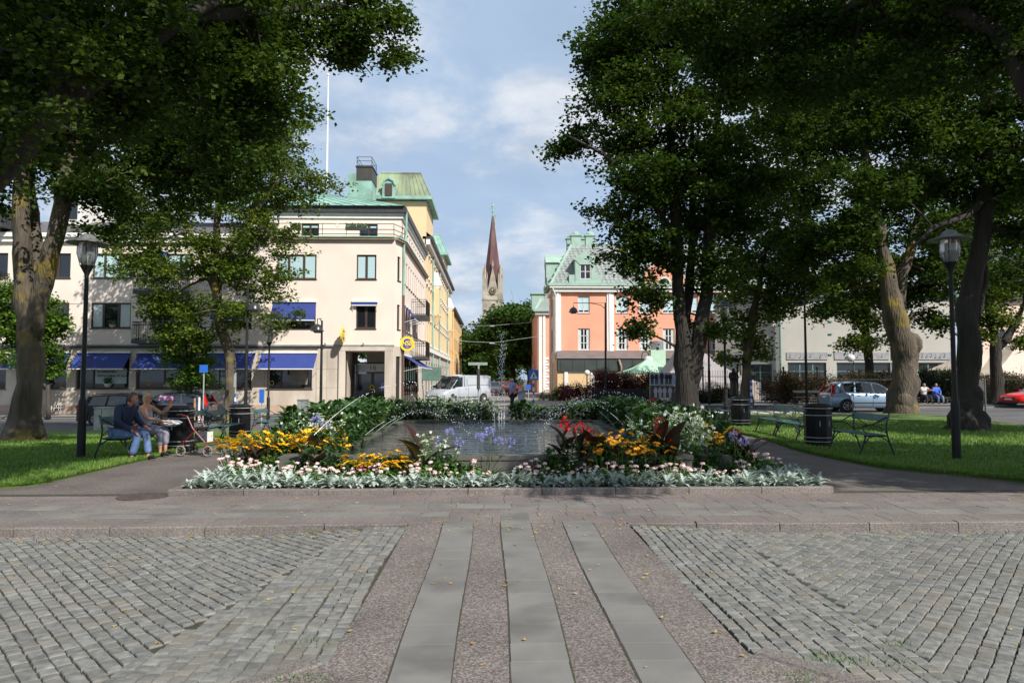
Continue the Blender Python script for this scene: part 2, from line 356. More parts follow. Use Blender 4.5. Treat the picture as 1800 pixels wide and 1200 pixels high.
# kerbs
def kerb_run(name, pts, wd=.13, top=.0, h=.14, L=1.05):
    vs = MB(); ts = []
    P_ = [V((x, y, 0)) for x, y in pts]
    for p, q in zip(P_[:-1], P_[1:]):
        d = q - p; n = max(1, round(d.length / L)); u = d.normalized(); nn = V((-u.y, u.x, 0))
        for i in range(n):
            a = p + d * (i / n) + u * .006; b_ = p + d * ((i + 1) / n) - u * .006; o = len(vs.v); e = .012; dz = random.uniform(-.004, .004); K = 6
            for k in range(K + 1):
                c = a + (b_ - a) * (k / K); w0 = random.uniform(-.004, .004)
                for s_, z in ((0 + w0, -h), (w0, -e), (e + w0, 0), (wd - e, 0), (wd, -e), (wd, -h)): vs.v.append(tuple(c + nn * s_ + V((0, 0, top + z + dz + random.uniform(-.002, .002))))); ts.append(random.random() * .2 + (i * .37 % 1) * .8)
            for k in range(K):
                for m_ in range(5): vs.f.append((o + k * 6 + m_, o + k * 6 + m_ + 6, o + k * 6 + m_ + 7, o + k * 6 + m_ + 1))
            vs.f.append(tuple(o + m_ for m_ in range(6))); vs.f.append(tuple(o + K * 6 + m_ for m_ in reversed(range(6))))
    ob = vs.build(name, M_kerb); a = ob.data.attributes.new('tint', 'FLOAT', 'POINT'); a.data.foreach_set('value', ts); return struct(ob)
kerb_run('kerb', [(-22, 8.02), (-3.2, 8.12), (-1.9, 8.21)], top=.012)
kerb_run('kerb', [(2.35, 8.21), (3.3, 8.16), (22, 8.12)], top=.012)
kerb_run('kerb', [(-.96, 8.25), (-1.9, 8.22)][::-1], wd=.08, top=.004)
kerb_run('kerb', [(1.56, 8.25), (2.35, 8.22)], wd=.08, top=.004)
kerb_run('kerb', [(-2.2, 2.98), (-.98, 4.27)], wd=.14, top=.006, L=1.2)
kerb_run('kerb', [(1.58, 4.35), (2.75, 2.95)], wd=.14, top=.006, L=1.2)
kerb_run('flowerbed_kerb', [(-4.6, 10.32), (4.98, 10.32)], wd=.12, top=.09, h=.12)
kerb_run('flowerbed_kerb', [(-4.5, 23.2), (-4.6, 10.46)], wd=.12, top=.09, h=.12)
kerb_run('flowerbed_kerb', [(4.98, 10.46), (4.98, 23.2)], wd=.12, top=.09, h=.12)
kerb_run('flowerbed_kerb', [(4.98, 23.2), (-4.5, 23.2)], wd=.12, top=.09, h=.12)
# path, plaza, lawns, road pavement
sheet('path', M_path, -13, 21, 10.55, 33.5, -.012, 34, 24)
sheet('pavement_behind', M_conc, -60, -13, 10.55, 24.5, -.020, 24, 24)
M_plaza = speckle('plaza_paving', [(.25, .19, .17), (.22, .17, .15), (.28, .22, .20)], 20, bump=.002)
sheet('plaza', M_plaza, -6, 9, 33.4, 42, -.016, 12, 8)
sheet('pavement_along_offices', M_conc, -60, -5.2, 40.6, 45, .09, 30, 6, skirt=.12)
sheet('pavement_far', M_conc, 8.5, 70, 42.6, 52, .10, 30, 4, skirt=.15)
M_far = mat('far_street', (.16, .14, .13), (.2, .17, .16), 1, .9)
sheet('street', M_far, -5.2, 6.0, 45, 240, .0, 4, 20)
def lawn_left(y): return (-45, -7.15 - .9 * ss((11.6 - y) / 1.1) - .25 * ss((y - 15) / 8) - max(0, y - 28.4) * 1.5)
def lawn_right(y): return (7.25 + .9 * ss((13.5 - y) / 2.5) * 1.3 + .15 * math.sin(y * .7) + .2 * ss((y - 16) / 5), 19.3 - .0 * y + 1.6 * ss((y - 26) / 5) - max(0, y - 31.5) * .8)
lawns = []
for nm, fn, y0, y1 in (('lawn', lawn_left, 10.55, 30.2), ('lawn', lawn_right, 10.9, 33.6)):
    lawns.append((fn, y0, y1)); sheet(nm, M_lawn, 0, 1, y0, y1, .035, 60, 60, edge=fn, skirt=.05)
# grass blades near the camera side
def blades(name, fn, y0, y1, n, hh=.055, xlim=14):
    vs = []; k = 0
    out = []
    while k < n:
        y = y0 + (y1 - y0) * random.random() ** 1.7; a, c = fn(y); a = max(a, -xlim - 3); c = min(c, xlim + 4)
        if random.random() < .25: x = (c if a < -8 else a) + (random.random() ** 2) * (-1 if a < -8 else 1) * .5
        else: x = random.uniform(a, c)
        out.append((x, y, g(x, y) + .03)); k += 1
    P_ = np.array(out); n = len(P_); an = rs.rand(n) * 6.28; wd = .005 + rs.rand(n) * .006 + P_[:, 1] * .0003; h_ = hh * (.5 + rs.rand(n)); ln = rs.randn(n, 2) * .02
    d = np.stack([np.cos(an), np.sin(an), np.zeros(n)], 1) * wd[:, None]
    tip = P_ + np.stack([ln[:, 0], ln[:, 1], h_], 1); vs = np.stack([P_ - d, P_ + d, tip], 1).reshape(-1, 3)
    return struct(npmesh(name, vs, np.arange(n * 3).reshape(-1, 3), mat('grass_blade', (.085, .175, .022), (.135, .22, .036), 1.2, .6, tint=.45, trans=.25), tint=np.repeat(rs.rand(n), 3)), 'stuff')
blades('grass', lawn_left, 10.55, 26, 90000); blades('grass', lawn_right, 10.9, 28, 90000)
# fallen leaves on paving
lv, lf, lt = [], [], []
def leaf_at(x, y, z, s):
    a = random.random() * 6.28; o = len(lv); c, sn = math.cos(a) * s, math.sin(a) * s
    for u, v, h_ in ((-1, 0, .3), (0, .6, .1), (1, 0, .4), (0, -.6, 0)): lv.append((x + u * c - v * sn, y + u * sn + v * c, z + h_ * s)); lt.append(random.random())
    lf.append((o, o + 1, o + 2, o + 3))
for _ in range(900):
    x = random.uniform(-9, 9); y = random.choice([random.uniform(3.5, 8), random.uniform(7.8, 8.1), random.uniform(8.3, 10.3), random.uniform(10.5, 22)])
    if y > 10.3 and -4.7 < x < 5.1: continue
    leaf_at(x, y, (zc(x, y) if y < 8.2 and not -.95 < x < 1.55 else .008) + .004 + (.04 if abs(x) > 7.3 and y > 10.5 else 0), random.uniform(.012, .026))
struct(npmesh('fallen_leaves', lv, lf, mat('dry_leaf', (.35, .17, .04), (.30, .25, .06), 2, .8, tint=.4), tint=lt), 'stuff')
# weeds in the joints
wv_, wf_, wt_ = [], [], []
for cx, cy, n in ((-1.05, 4.05, 90), (-1.5, 3.8, 80), (1.75, 4.0, 120), (2.05, 4.3, 100), (2.35, 4.25, 60), (2.6, 4.6, 40), (-1.2, 4.6, 30), (-2.0, 8.08, 40), (2.3, 8.05, 25)):
    for _ in range(n * 2 // 3):
        x = cx + random.gauss(0, .11); y = cy + random.gauss(0, .05); o = len(wv_); a = random.random() * 6.28; h_ = random.uniform(.02, .05)
        wv_ += [(x - .004, y, zc(x, y) - .01), (x + .004, y, zc(x, y) - .01), (x + math.cos(a) * .03, y + math.sin(a) * .03, zc(x, y) + h_)]; wf_.append((o, o + 1, o + 2)); wt_ += [random.random()] * 3
struct(npmesh('weeds', wv_, wf_, mat('weed', (.04, .09, .02), (.065, .12, .025), 5, .6, tint=.3), tint=wt_), 'stuff')
# road markings
M_white = mat('white_marking', (.55, .55, .53), (.4, .4, .39), 4, .8)
mk = MB()
for i in range(7): mk.box(9.6 + i * 1.0, 10.1 + i * 1.0, 34.6, 37.6, -.044, -.040)
struct(mk.build('road_markings', M_white))
# man-hole covers
def cover(x, y, r, z, lab):
    b = MB(); b.lathe([(r, -.02), (r, .006), (r - .015, .010), (r - .03, .006), (.01, .006)], 28)
    for k in range(-3, 4):
        q = math.sqrt(max(0, (r - .05) ** 2 - (k * r / 4.2) ** 2))
        if q > .05: b.box(-q, q, k * r / 4.2 - .012, k * r / 4.2 + .012, .004, .011)
    o = b.build('manhole_cover', mat('cast_iron', (.05, .04, .035), (.09, .07, .055), 14, .6, .001)); o.location = (x, y, z); return tag(o, lab, 'manhole cover')
q = gnd(252, 873); cover(q.x, q.y, .34, .008, 'round iron manhole cover in the paving left of the flower bed')
cover(2.02, 3.62, .17, .002, 'small grey cover in weeds by the lower right corner of the crossing')
b = MB(); b.box(-.35, .35, -.17, .17, -.03, .0)
for k in range(9): b.box(-.31 + k * .07, -.28 + k * .07, -.14, .14, 0, .008)
o = b.build('drain_grate', MT['cast_iron']); q = gnd(18, 952); o.location = (-5.9, 7.72, -.085); tag(o, 'dark iron drain grate in the cobbles against the left kerb', 'drain grate')
# ------------------------------------------------------------ buildings
M_cream = mat('cream_render', (.76, .655, .57), (.71, .61, .53), .5, .9, .004, 50, c3=(.67, .58, .50), sc3=.35)
M_wht = mat('white_paint', (.74, .72, .68), (.68, .66, .62), 2, .8)
M_trav = mat('travertine', (.54, .475, .40), (.42, .36, .30), 1.3, .8, .003, 30, c3=(.60, .53, .45), sc3=.8, stretch=(1, 1, .35))
M_plinth = mat('plinth_stone', (.46, .33, .25), (.38, .28, .22), 2, .85)
M_joint = mat('panel_joint', (.25, .21, .17), (.2, .17, .14), 3, .9)
M_brn = mat('dark_brown_frame', (.045, .03, .024), (.06, .04, .03), 5, .5)
M_glass = glassmat('window_glass', (.012, .015, .018))
M_blind = mat('pale_blind', (.42, .58, .60), (.36, .50, .53), 9, .6, stretch=(.2, .2, 12))
M_curt = mat('curtain', (.55, .62, .60), (.4, .47, .46), 14, .8, stretch=(6, 6, .3))
M_verd = mat('verdigris', (.20, .36, .30), (.27, .44, .37), 1.5, .65, .003, 8, c3=(.14, .24, .19), sc3=.6)
M_verd2 = mat('weathered_copper', (.27, .34, .19), (.10, .10, .08), .55, .6, .003, 8, c3=(.22, .38, .31), sc3=.5, stretch=(1, 1, .3))
M_dark = mat('dark_metal', (.035, .035, .038), (.05, .05, .05), 4, .5)
M_blackiron = mat('black_iron', (.010, .010, .011), (.016, .016, .016), 8, .5, spec=.2)
M_awn = mat('blue_awning', (.030, .055, .26), (.026, .048, .22), 1.5, .75, trans=.12)
M_yel = mat('yellow_render', (.70, .53, .31), (.63, .48, .29), .4, .9, .003, 40)
M_yel2 = mat('ochre_render', (.66, .43, .20), (.59, .39, .18), .4, .9, .003, 40)
M_rust = mat('pale_rusticated_stone', (.50, .46, .40), (.40, .36, .31), 2.2, .85, .01, 6)
M_pinkr = mat('pink_render', (.74, .345, .23), (.67, .305, .20), .35, .9, .003, 40, c3=(.56, .24, .16), sc3=.22)
M_slate = mat('grey_slate', (.24, .26, .25), (.15, .17, .165), 7, .6, .004, 15)
M_pipeb = mat('brown_pipe', (.13, .07, .05), (.1, .06, .04), 4, .5)
M_silver = mat('white_frame', (.55, .55, .54), (.48, .48, .47), 4, .6)
class Fc:
    def __init__(s, o, u): s.o = V(o); s.u = V((u[0], u[1], 0)).normalized(); s.n = V((s.u.y, -s.u.x, 0)); s.ang = math.atan2(s.u.y, s.u.x)
    def p(s, u, v, d=0): return s.o + s.u * u + V((0, 0, v)) + s.n * d
    def box(s, mb, u0, u1, v0, v1, d0, d1):
        mb.add([s.p(u0, v0, d1), s.p(u1, v0, d1), s.p(u1, v0, d0), s.p(u0, v0, d0), s.p(u0, v1, d1), s.p(u1, v1, d1), s.p(u1, v1, d0), s.p(u0, v1, d0)],
               [(0, 3, 2, 1), (4, 5, 6, 7), (0, 1, 5, 4), (1, 2, 6, 5), (2, 3, 7, 6), (3, 0, 4, 7)]); return mb
    def M(s, u, v, d=0):
        m = Matrix.Identity(4); c = [s.u, V((0, 0, 1)), s.n]
        for i in range(3):
            for j in range(3): m[j][i] = c[i][j]
        m.translation = s.p(u, v, d); return m
    def wall(s, mb, u0, u1, v0, v1, holes=(), rev=.16):
        hs = [h for h in holes if h[0] < u1 and h[1] > u0 and h[2] < v1 and h[3] > v0]
        us = sorted({u0, u1} | {max(u0, min(u1, x)) for h in hs for x in h[:2]}); vs = sorted({v0, v1} | {max(v0, min(v1, x)) for h in hs for x in h[2:4]})
        for a, b in zip(us[:-1], us[1:]):
            for c, d in zip(vs[:-1], vs[1:]):
                mu, mv = (a + b) / 2, (c + d) / 2
                if any(h[0] < mu < h[1] and h[2] < mv < h[3] for h in hs): continue
                mb.add([s.p(a, c), s.p(b, c), s.p(b, d), s.p(a, d)], [(0, 1, 2, 3)])
        for h in hs:
            a, b, c, d = h[:4]
            for q in (((a, c), (a, d)), ((b, d), (b, c)), ((a, d), (b, d)), ((b, c), (a, c))):
                (x0, y0), (x1, y1) = q; mb.add([s.p(x0, y0), s.p(x1, y1), s.p(x1, y1, -rev), s.p(x0, y0, -rev)], [(0, 1, 2, 3)])
        return mb
    def win(s, par, u0, u1, v0, v1, cols=2, rows=1, fm=None, fw=.08, rec=.12, behind=None, bt=1.0, gm=None, sill=True, cs=None, mul=.05, name='window'):
        f = MB(); fm = fm or M_brn; d0, d1 = -rec - .04, -rec + .05
        s.box(f, u0, u0 + fw, v0, v1, d0, d1); s.box(f, u1 - fw, u1, v0, v1, d0, d1); s.box(f, u0 + fw, u1 - fw, v0, v0 + fw, d0, d1); s.box(f, u0 + fw, u1 - fw, v1 - fw, v1, d0, d1)
        cs = cs or [i / cols for i in range(1, cols)]
        for c in cs: x = u0 + (u1 - u0) * c; s.box(f, x - mul, x + mul, v0 + fw, v1 - fw, d0, d1 - .008)
        rl = rows if isinstance(rows, list) else [i / rows for i in range(1, rows)]
        for r_ in rl: y = v0 + (v1 - v0) * r_; s.box(f, u0 + fw, u1 - fw, y - mul * .6, y + mul * .6, d0, d1 - .014)
        if sill: s.box(f, u0 - .05, u1 + .05, v0 - .05, v0 - .003, -rec, .06)
        w_ = f.build(name, fm, par, world=True)
        p = MB(); s.box(p, u0 + fw * .5, u1 - fw * .5, v0 + fw * .5, v1 - fw * .5, -rec - .012, -rec + .004); pm = gm or M_glass
        if behind: # blind or curtains hang just behind clear glass
            if behind == 'blind': q = MB(); s.box(q, u0 + fw, u1 - fw, v0 + fw + (1 - bt) * (v1 - v0), v1 - fw, -rec + .006, -rec + .014); q.build('blind', M_blind, w_)
            else:
                for a, b in ((u0 + fw, u0 + (u1 - u0) * .28), (u1 - (u1 - u0) * .28, u1 - fw)): q = MB(); s.box(q, a, b, v0 + fw, v1 - fw, -rec + .006, -rec + .014); q.build('curtain', M_curt, w_)
        p.build('pane', pm, w_)
        wl = wloc(par)
        for ch in w_.children: # children were built in world coordinates
            ch.data.transform(Matrix.Translation(-wl))
        return w_
def UX(fc, px, py=620):
    """u coordinate on a -Y facing facade for a photo column"""
    return at(px, py, fc.o.y).x - fc.o.x
def ZY(py, Y, px=800): return at(px, py, Y).z
def awning(par, fc, u0, u1, v1, drop, out, name='awning', m=None, bar=True, flap=.0):
    b = MB(); n = 10
    for i in range(n):
        a = u0 + (u1 - u0) * i / n; c = u0 + (u1 - u0) * (i + 1) / n
        b.add([fc.p(a, v1, .02), fc.p(c, v1, .02), fc.p(c, v1 - drop, out), fc.p(a, v1 - drop, out)], [(0, 1, 2, 3)])
        b.add([fc.p(a, v1 - .012, .02), fc.p(c, v1 - .012, .02), fc.p(c, v1 - drop - .012, out), fc.p(a, v1 - drop - .012, out)], [(3, 2, 1, 0)])
    a_ = b.build(name, m or M_awn, par, world=True)
    if bar:
        q = MB(); q.tube([fc.p(u0, v1 - drop - .02, out), fc.p(u1, v1 - drop - .02, out)], .035, 8); fc.box(q, u0, u1, v1 - .02, v1 + .10, .0, .12)
        for u in (u0 + .05, u1 - .05): q.tube([fc.p(u, v1 - .75 * drop - .45, 0), fc.p(u, v1 - drop - .03, out)], .014, 6)
        o = q.build('rail', M_wht, a_); o.data.transform(Matrix.Translation(-wloc(par)))
    return a_
def railing(mb, pts, z0, z1, step=.11, r=.009, rr=.018, mid=()):
    for p, q in zip(pts[:-1], pts[1:]):
        p, q = V(p), V(q); L = (q - p).length; n = max(1, int(L / step))
        for zz in (z0 + .06, z1) + tuple(mid): mb.tube([p + V((0, 0, zz)), q + V((0, 0, zz))], rr, 5)
        for i in range(n + 1): c = p + (q - p) * (i / n); mb.tube([c + V((0, 0, z0)), c + V((0, 0, z1))], r, 4, cap=False)
# ---- 1. cream office building on the corner
OY = 44.0
hs = thing('office_building', 'cream corner office block with blue awnings, green copper roof and entrance number 16', 'building', (-5.72, OY, -.45))
f1 = Fc((-6.05, OY, 0), (1, 0)); U = lambda px: UX(f1, px); Z4 = lambda py: ZY(py, OY, 500)
zg, zc1, zt = -.5, 3.72, 10.62
W = []
z1a, z1b, z2a, z2b = Z4(577), Z4(533), Z4(490), Z4(447)
cols = [(-62, 8), (48, 119), (158, 228), (265, 336), (370, 441), (484, 554), (625, 660)]
for a, b_ in cols:
    for z0, z1 in ((z1a, z1b), (z2a, z2b)): W.append((U(a), U(b_), z0, z1))
shop = [(-40, 12), (40, 118), (135, 228), (240, 336), (360, 443), (470, 549)]
Sh = [(U(a), U(b_), Z4(683), 3.25) for a, b_ in shop]
dU = (U(608), U(677)); DZ = (-.5, Z4(617))
mb = MB(); f1.wall(mb, U(-160), 0, zc1, 10.30, W); mb.build('wall', M_cream, hs, world=True)
mb = MB(); f1.wall(mb, U(-160), 0, .12, zc1, Sh + [(dU[0], dU[1], .12, DZ[1])], .3); mb.build('stone_facing', M_trav, hs, world=True)
mb = MB()
f1.box(mb, U(-160), dU[0], zg, .12, -.2, .05); f1.box(mb, dU[1], 0, zg, .12, -.2, .05)
mb.build('plinth', M_plinth, hs, world=True)
mb = MB()
for i in range(-20, 0):
    u = U(600) + i * 1.55
    if not any(s_[0] - .1 < u < s_[1] + .1 for s_ in Sh): f1.box(mb, u, u + .012, .12, zc1 - .25, -.01, .006)
for i in range(2): u = U(575 + i * 27); 
for z in (1.15, 2.3):
    f1.box(mb, U(557), U(598), z, z + .012, -.01, .006); 
f1.box(mb, U(557), U(557) + .012, .12, 3.4, -.01, .006); f1.box(mb, U(575), U(575) + .012, .12, 3.4, -.01, .006)
mb.build('panel_joints', M_joint, hs, world=True)
# cornice strip between floors, darker gap above the shop awnings
mb = MB(); f1.box(mb, U(-160), .0, zc1 - .02, zc1 + .07, -.1, .14); mb.build('cornice', mat('grey_cornice', (.30, .30, .30), (.22, .22, .22), 3, .6), hs, world=True)
mb = MB(); f1.box(mb, U(-160), U(560), zc1 - .16, zc1 - .021, -.1, .10); mb.build('awning_box', M_dark, hs, world=True)
for k, (a, b_) in enumerate(cols):
    n = 2 if b_ - a < 50 else 3; cs = None if n == 2 else [.30, .68]
    f1.win(hs, U(a), U(b_), z2a, z2b, n, 1, cs=cs, behind='blind' if k >= 2 else None, mul=.07)
    f1.win(hs, U(a), U(b_), z1a, z1b, n, 1, cs=cs, behind='curtain' if k in (2,) else None, mul=.07)
for k, (a, b_) in enumerate(shop):
    w_ = f1.win(hs, U(a), U(b_), Z4(683), 3.25, 2, 1, cs=[.30] if k != 3 else [.5], fw=.10, rec=.22, mul=.045, name='shop_window', sill=True)
M_poster = mat('window_poster', (.42, .50, .52), (.36, .44, .46), 3, .7); M_ptext = mat('poster_lettering', (.06, .07, .08))
M_pot = mat('white_flowerpot', (.6, .6, .58), (.5, .5, .48), 5, .6); M_leafd = mat('pot_plant_leaf', (.03, .08, .02), (.05, .11, .03), 9, .6)
def poster(px0, px1, z0, z1, lines):
    q = MB(); f1.box(q, U(px0), U(px1), z0, z1, -.20, -.19); p = q.build('window_poster', M_poster, hs, world=True)
    for i, ln in enumerate(lines):
        t = text('lettering', ln, .165, M_ptext, p, f1.M(U(px0) + .1, z1 - .22 - i * .26, -.186), ext=.003, bold=.006, align='LEFT'); t.data.transform(Matrix.Translation(-wloc(hs)))
poster(166, 221, Z4(674), 2.35, ['PROFESSIONELL', 'FÖRVALTNING ÅT ALLA'])
poster(380, 415, Z4(674), 2.35, ['VI BYGGER', 'HUSEN'])
q = MB(); f1.box(q, U(508), U(540), Z4(676), 2.3, -.20, -.19); q.build('window_poster', mat('dark_poster', (.10, .12, .13), (.25, .2, .15), 2.5, .6), hs, world=True)
def bowl(px, z, d=-.10, s=1):
    p = f1.p(U(px), z, d); b = MB(); b.lathe([(.12 * s, 0), (.26 * s, .20 * s), (.27 * s, .22 * s), (.2 * s, .2 * s)], 14, c=p); o = b.build('flower_bowl', M_pot, None); o.data.transform(Matrix.Translation(-p)); o.location = p
    b = MB()
    for i in range(60):
        a = random.random() * 6.28; r = random.random() * .25 * s; zz = .2 * s + random.random() * .35 * s; c = V((math.cos(a) * r, math.sin(a) * r * .6, zz)); e = .06 * s
        b.add([c + V((-e, 0, 0)), c + V((0, random.uniform(-e, e), -e)), c + V((e, 0, 0)), c + V((0, random.uniform(-e, e), e))], [(0, 1, 2, 3)])
    b.build('plant', M_leafd, o); return o
tag(bowl(190, Z4(683) + .1), 'white bowl of greenery behind the shop window with the grey poster', 'plant pot')
tag(bowl(298, Z4(683) + .1), 'white bowl of greenery in the shop window shaded by the leafy street tree', 'plant pot')
tag(bowl(84, Z4(683) + .1), 'white bowl of greenery in the shop window just right of the thick forked trunk', 'plant pot')
tag(bowl(195, z1a + .03, s=.8), 'white bowl with a green plant on the upper window sill above the poster window', 'plant pot')
# windows' round emblems
M_emy = mat('emblem_yellow', (.80, .56, .02)); M_emb = mat('emblem_blue', (.02, .05, .30))
for px, z in ((261, 1.45), (477, 1.45)):
    b = MB(); c = f1.p(U(px), z, -.19)
    for k in range(24):
        a, a2 = 2 * PI * k / 24, 2 * PI * (k + 1) / 24; b.add([c + V((math.cos(t) * r, 0, math.sin(t) * r)) for t, r in ((a, .10), (a2, .10), (a2, .15), (a, .15))], [(0, 1, 2, 3)])
    b.build('window_emblem', mat('emblem_gold', (.45, .33, .05)), hs, world=True)
# shop awnings, upper awnings
for a, b_ in ((20, 126), (137, 231), (244, 337), (366, 450), (461, 558)): awning(hs, f1, U(a), U(b_), 3.28, .98, .95, 'shop_awning')
awning(hs, f1, U(479), U(555), z1b + .08, 1.15, .45); awning(hs, f1, U(372), U(441), z1b + .08, 1.15, .45); awning(hs, f1, U(618), U(663), z1b + .10, .22, .18)
awning(hs, f1, U(240), U(290), z2b + .1, .3, .2)
# entrance recess
mb = MB(); c, d = dU
mb.add([f1.p(c, -.5), f1.p(c, DZ[1]), f1.p(c, DZ[1], -2.2), f1.p(c, -.5, -2.2)], [(0, 1, 2, 3)]); mb.add([f1.p(d, -.5), f1.p(d, DZ[1]), f1.p(d, DZ[1], -2.2), f1.p(d, -.5, -2.2)], [(3, 2, 1, 0)])
mb.add([f1.p(c, DZ[1]), f1.p(d, DZ[1]), f1.p(d, DZ[1], -2.2), f1.p(c, DZ[1], -2.2)], [(0, 1, 2, 3)]); mb.build('entrance_recess', M_trav, hs, world=True)
mb = MB(); f1.box(mb, c - .4, c, -.45, DZ[1] + .02, -.02, .14); f1.box(mb, d, d + .5, -.45, DZ[1] + .02, -.02, .14); f1.box(mb, c - .4, d + .5, DZ[1] + .021, DZ[1] + .28, -.02, .15); mb.build('portal', M_trav, hs, world=True)
mb = MB(); f1.box(mb, c, d, -.5, -.05, -2.4, -.02); mb.build('doorstep', M_plinth, hs, world=True)
mb = MB(); f1.box(mb, c + .35, c + .42, -.05, 2.6, -1.9, -1.1); mb.build('side_glass', M_glass, hs, world=True)
dr = MB(); dd = (-2.1, -2.0); W0, W1 = c, d; zd0, zd1 = -.05, 2.05
for u0, u1, v0, v1 in ((W0, W0 + .35, zd0, DZ[1]), (W1 - .1, W1, zd0, DZ[1]), (W0 + .35, W1 - .1, zd1 + .02, zd1 + .1), (W0 + .35, W1 - .1, zd1 + .62, zd1 + .72), ((W0 + W1) / 2 + .08, (W0 + W1) / 2 + .2, zd0, zd1), (W0 + .35, W1 - .1, zd0, zd0 + .12)): f1.box(dr, u0, u1, v0, v1, *dd)
door = dr.build('door', M_brn, hs, world=True)
mb = MB(); f1.box(mb, W0 + .36, W1 - .11, zd0 + .1, zd1, -2.08, -2.06); o = mb.build('door_glass', M_glass, door); o.data.transform(Matrix.Translation(-wloc(hs)))
mb = MB(); f1.box(mb, W0 + .34, W1 - .09, zd1 + .11, zd1 + .61, -2.0, -1.96); npl = mb.build('number_plate', mat('grey_plate', (.52, .55, .55), (.46, .5, .5), 3, .6), hs, world=True)
t = text('house_number', '16', .50, M_ptext, npl, f1.M((W0 + W1) / 2 + .12, zd1 + .36, -1.955)); t.data.transform(Matrix.Translation(-wloc(hs)))
mb = MB(); f1.box(mb, U(661), U(668.5), .95, 1.45, -1.99, -1.98); st = mb.build('blue_notice', mat('notice_blue', (.06, .12, .55), (.3, .4, .75), 9, .5), hs, world=True)
b = MB(); cc = f1.p(U(645), 1.15, -1.985)
for k in range(24):
    a, a2 = 2 * PI * k / 24, 2 * PI * (k + 1) / 24; b.add([cc + V((math.cos(t) * r, 0, math.sin(t) * r)) for t, r in ((a, .10), (a2, .10), (a2, .16), (a, .16))], [(0, 1, 2, 3)])
b.build('door_emblem', MT['emblem_gold'], hs, world=True)
# corner chamfer and street side
f1c = Fc((-6.05, OY, 0), (.33, 1.3)); LC = math.hypot(.33, 1.3)
f1s = Fc((-5.72, OY + 1.3, 0), (0, 1)); LS = 61 - OY - 1.3
hc = [(.45, .95, z1a, z1b), (.45, .95, z2a, z2b)]
mb = MB(); f1c.wall(mb, 0, LC, zc1, 10.30, hc); mb.build('wall', M_cream, hs, world=True)
for h_ in hc: f1c.win(hs, *h_, 1, 1)
mb = MB(); f1c.wall(mb, 0, LC, -.5, zc1, [(.35, 1.1, .4, 3.1)], .2); f1s.wall(mb, 0, .3, -.5, zc1); f1s.wall(mb, 9.8, LS, -.5, zc1, []); f1s.wall(mb, .3, 9.8, 3.1, zc1); mb.build('stone_facing', M_trav, hs, world=True)
f1c.win(hs, .35, 1.1, .4, 3.1, 1, 1)
f1s.win(hs, .3, 9.8, -.4, 3.1, 8, 1, fw=.1, rec=.1, name='shop_window')
hsd = []
for i in range(11):
    u = .5 + i * 1.32
    for z0, z1 in ((z1a, z1b), (z2a, z2b)): hsd.append((u, u + .72, z0, z1))
mb = MB(); f1s.wall(mb, 0, LS, zc1, 10.30, hsd); mb.build('wall', M_cream, hs, world=True)
for h_ in hsd: f1s.win(hs, *h_, 1, 1, mul=.04)
# terrace ledge, set-back top storey
zl = 10.30
mb = MB()
for fc, a, b_, c in ((f1, U(470), 0, 0), (f1c, 0, LC, 0), (f1s, 0, LS, 0)): fc.box(mb, a, b_ + .0, zl, zl + .12, -1.6, .22)
mb.build('cornice', mat('brown_cornice', (.30, .22, .15), (.25, .18, .13), 3, .8), hs, world=True)
mb = MB()
for fc, a, b_ in ((f1, U(470), 0), (f1c, 0, LC), (f1s, 0, LS)): fc.box(mb, a, b_, zl + .121, zl + .20, -1.5, .28)
mb.build('copper_ledge', M_verd, hs, world=True)
f1t = Fc((-5.85, OY + 1.5, 0), (1, 0)); U2 = lambda px: UX(f1t, px, 390); z3a, z3b, ze = 10.58, 11.95, 12.2
ht = [(U2(530), U2(561), 10.6, 11.62), (U2(632), U2(664), 10.6, 11.62)]
mb = MB(); f1t.wall(mb, U2(440), 0, 10.55, ze, ht); fts = Fc((-5.85, OY + 1.5, 0), (0, 1)); hts = [(.5 + i * 1.32, 1.2 + i * 1.32, 10.7, 11.6) for i in range(11)]
fts.wall(mb, 0, 15.4, 10.55, ze, hts); mb.build('wall', M_cream, hs, world=True)
for h_ in ht: f1t.win(hs, *h_, 2, 1, behind='blind', bt=.3, mul=.06)
for h_ in hts: fts.win(hs, *h_, 1, 1)
mb = MB(); f1t.box(mb, U2(440), .12, ze - .22, ze, -.2, .10); f1t.box(mb, U2(440), .22, ze + .001, ze + .12, -.2, .2); fts.box(mb, 0.001, 15.5, ze - .22, ze, -.2, .10); fts.box(mb, 0.001, 15.5, ze + .001, ze + .12, -.2, .2); mb.build('eaves', M_wht, hs, world=True)
mb = MB(); f1t.box(mb, U2(440), .34, ze + .125, ze + .50, -.3, .32); fts.box(mb, .001, 15.5, ze + .125, ze + .50, -.3, .32); mb.build('gutter', M_dark, hs, world=True)
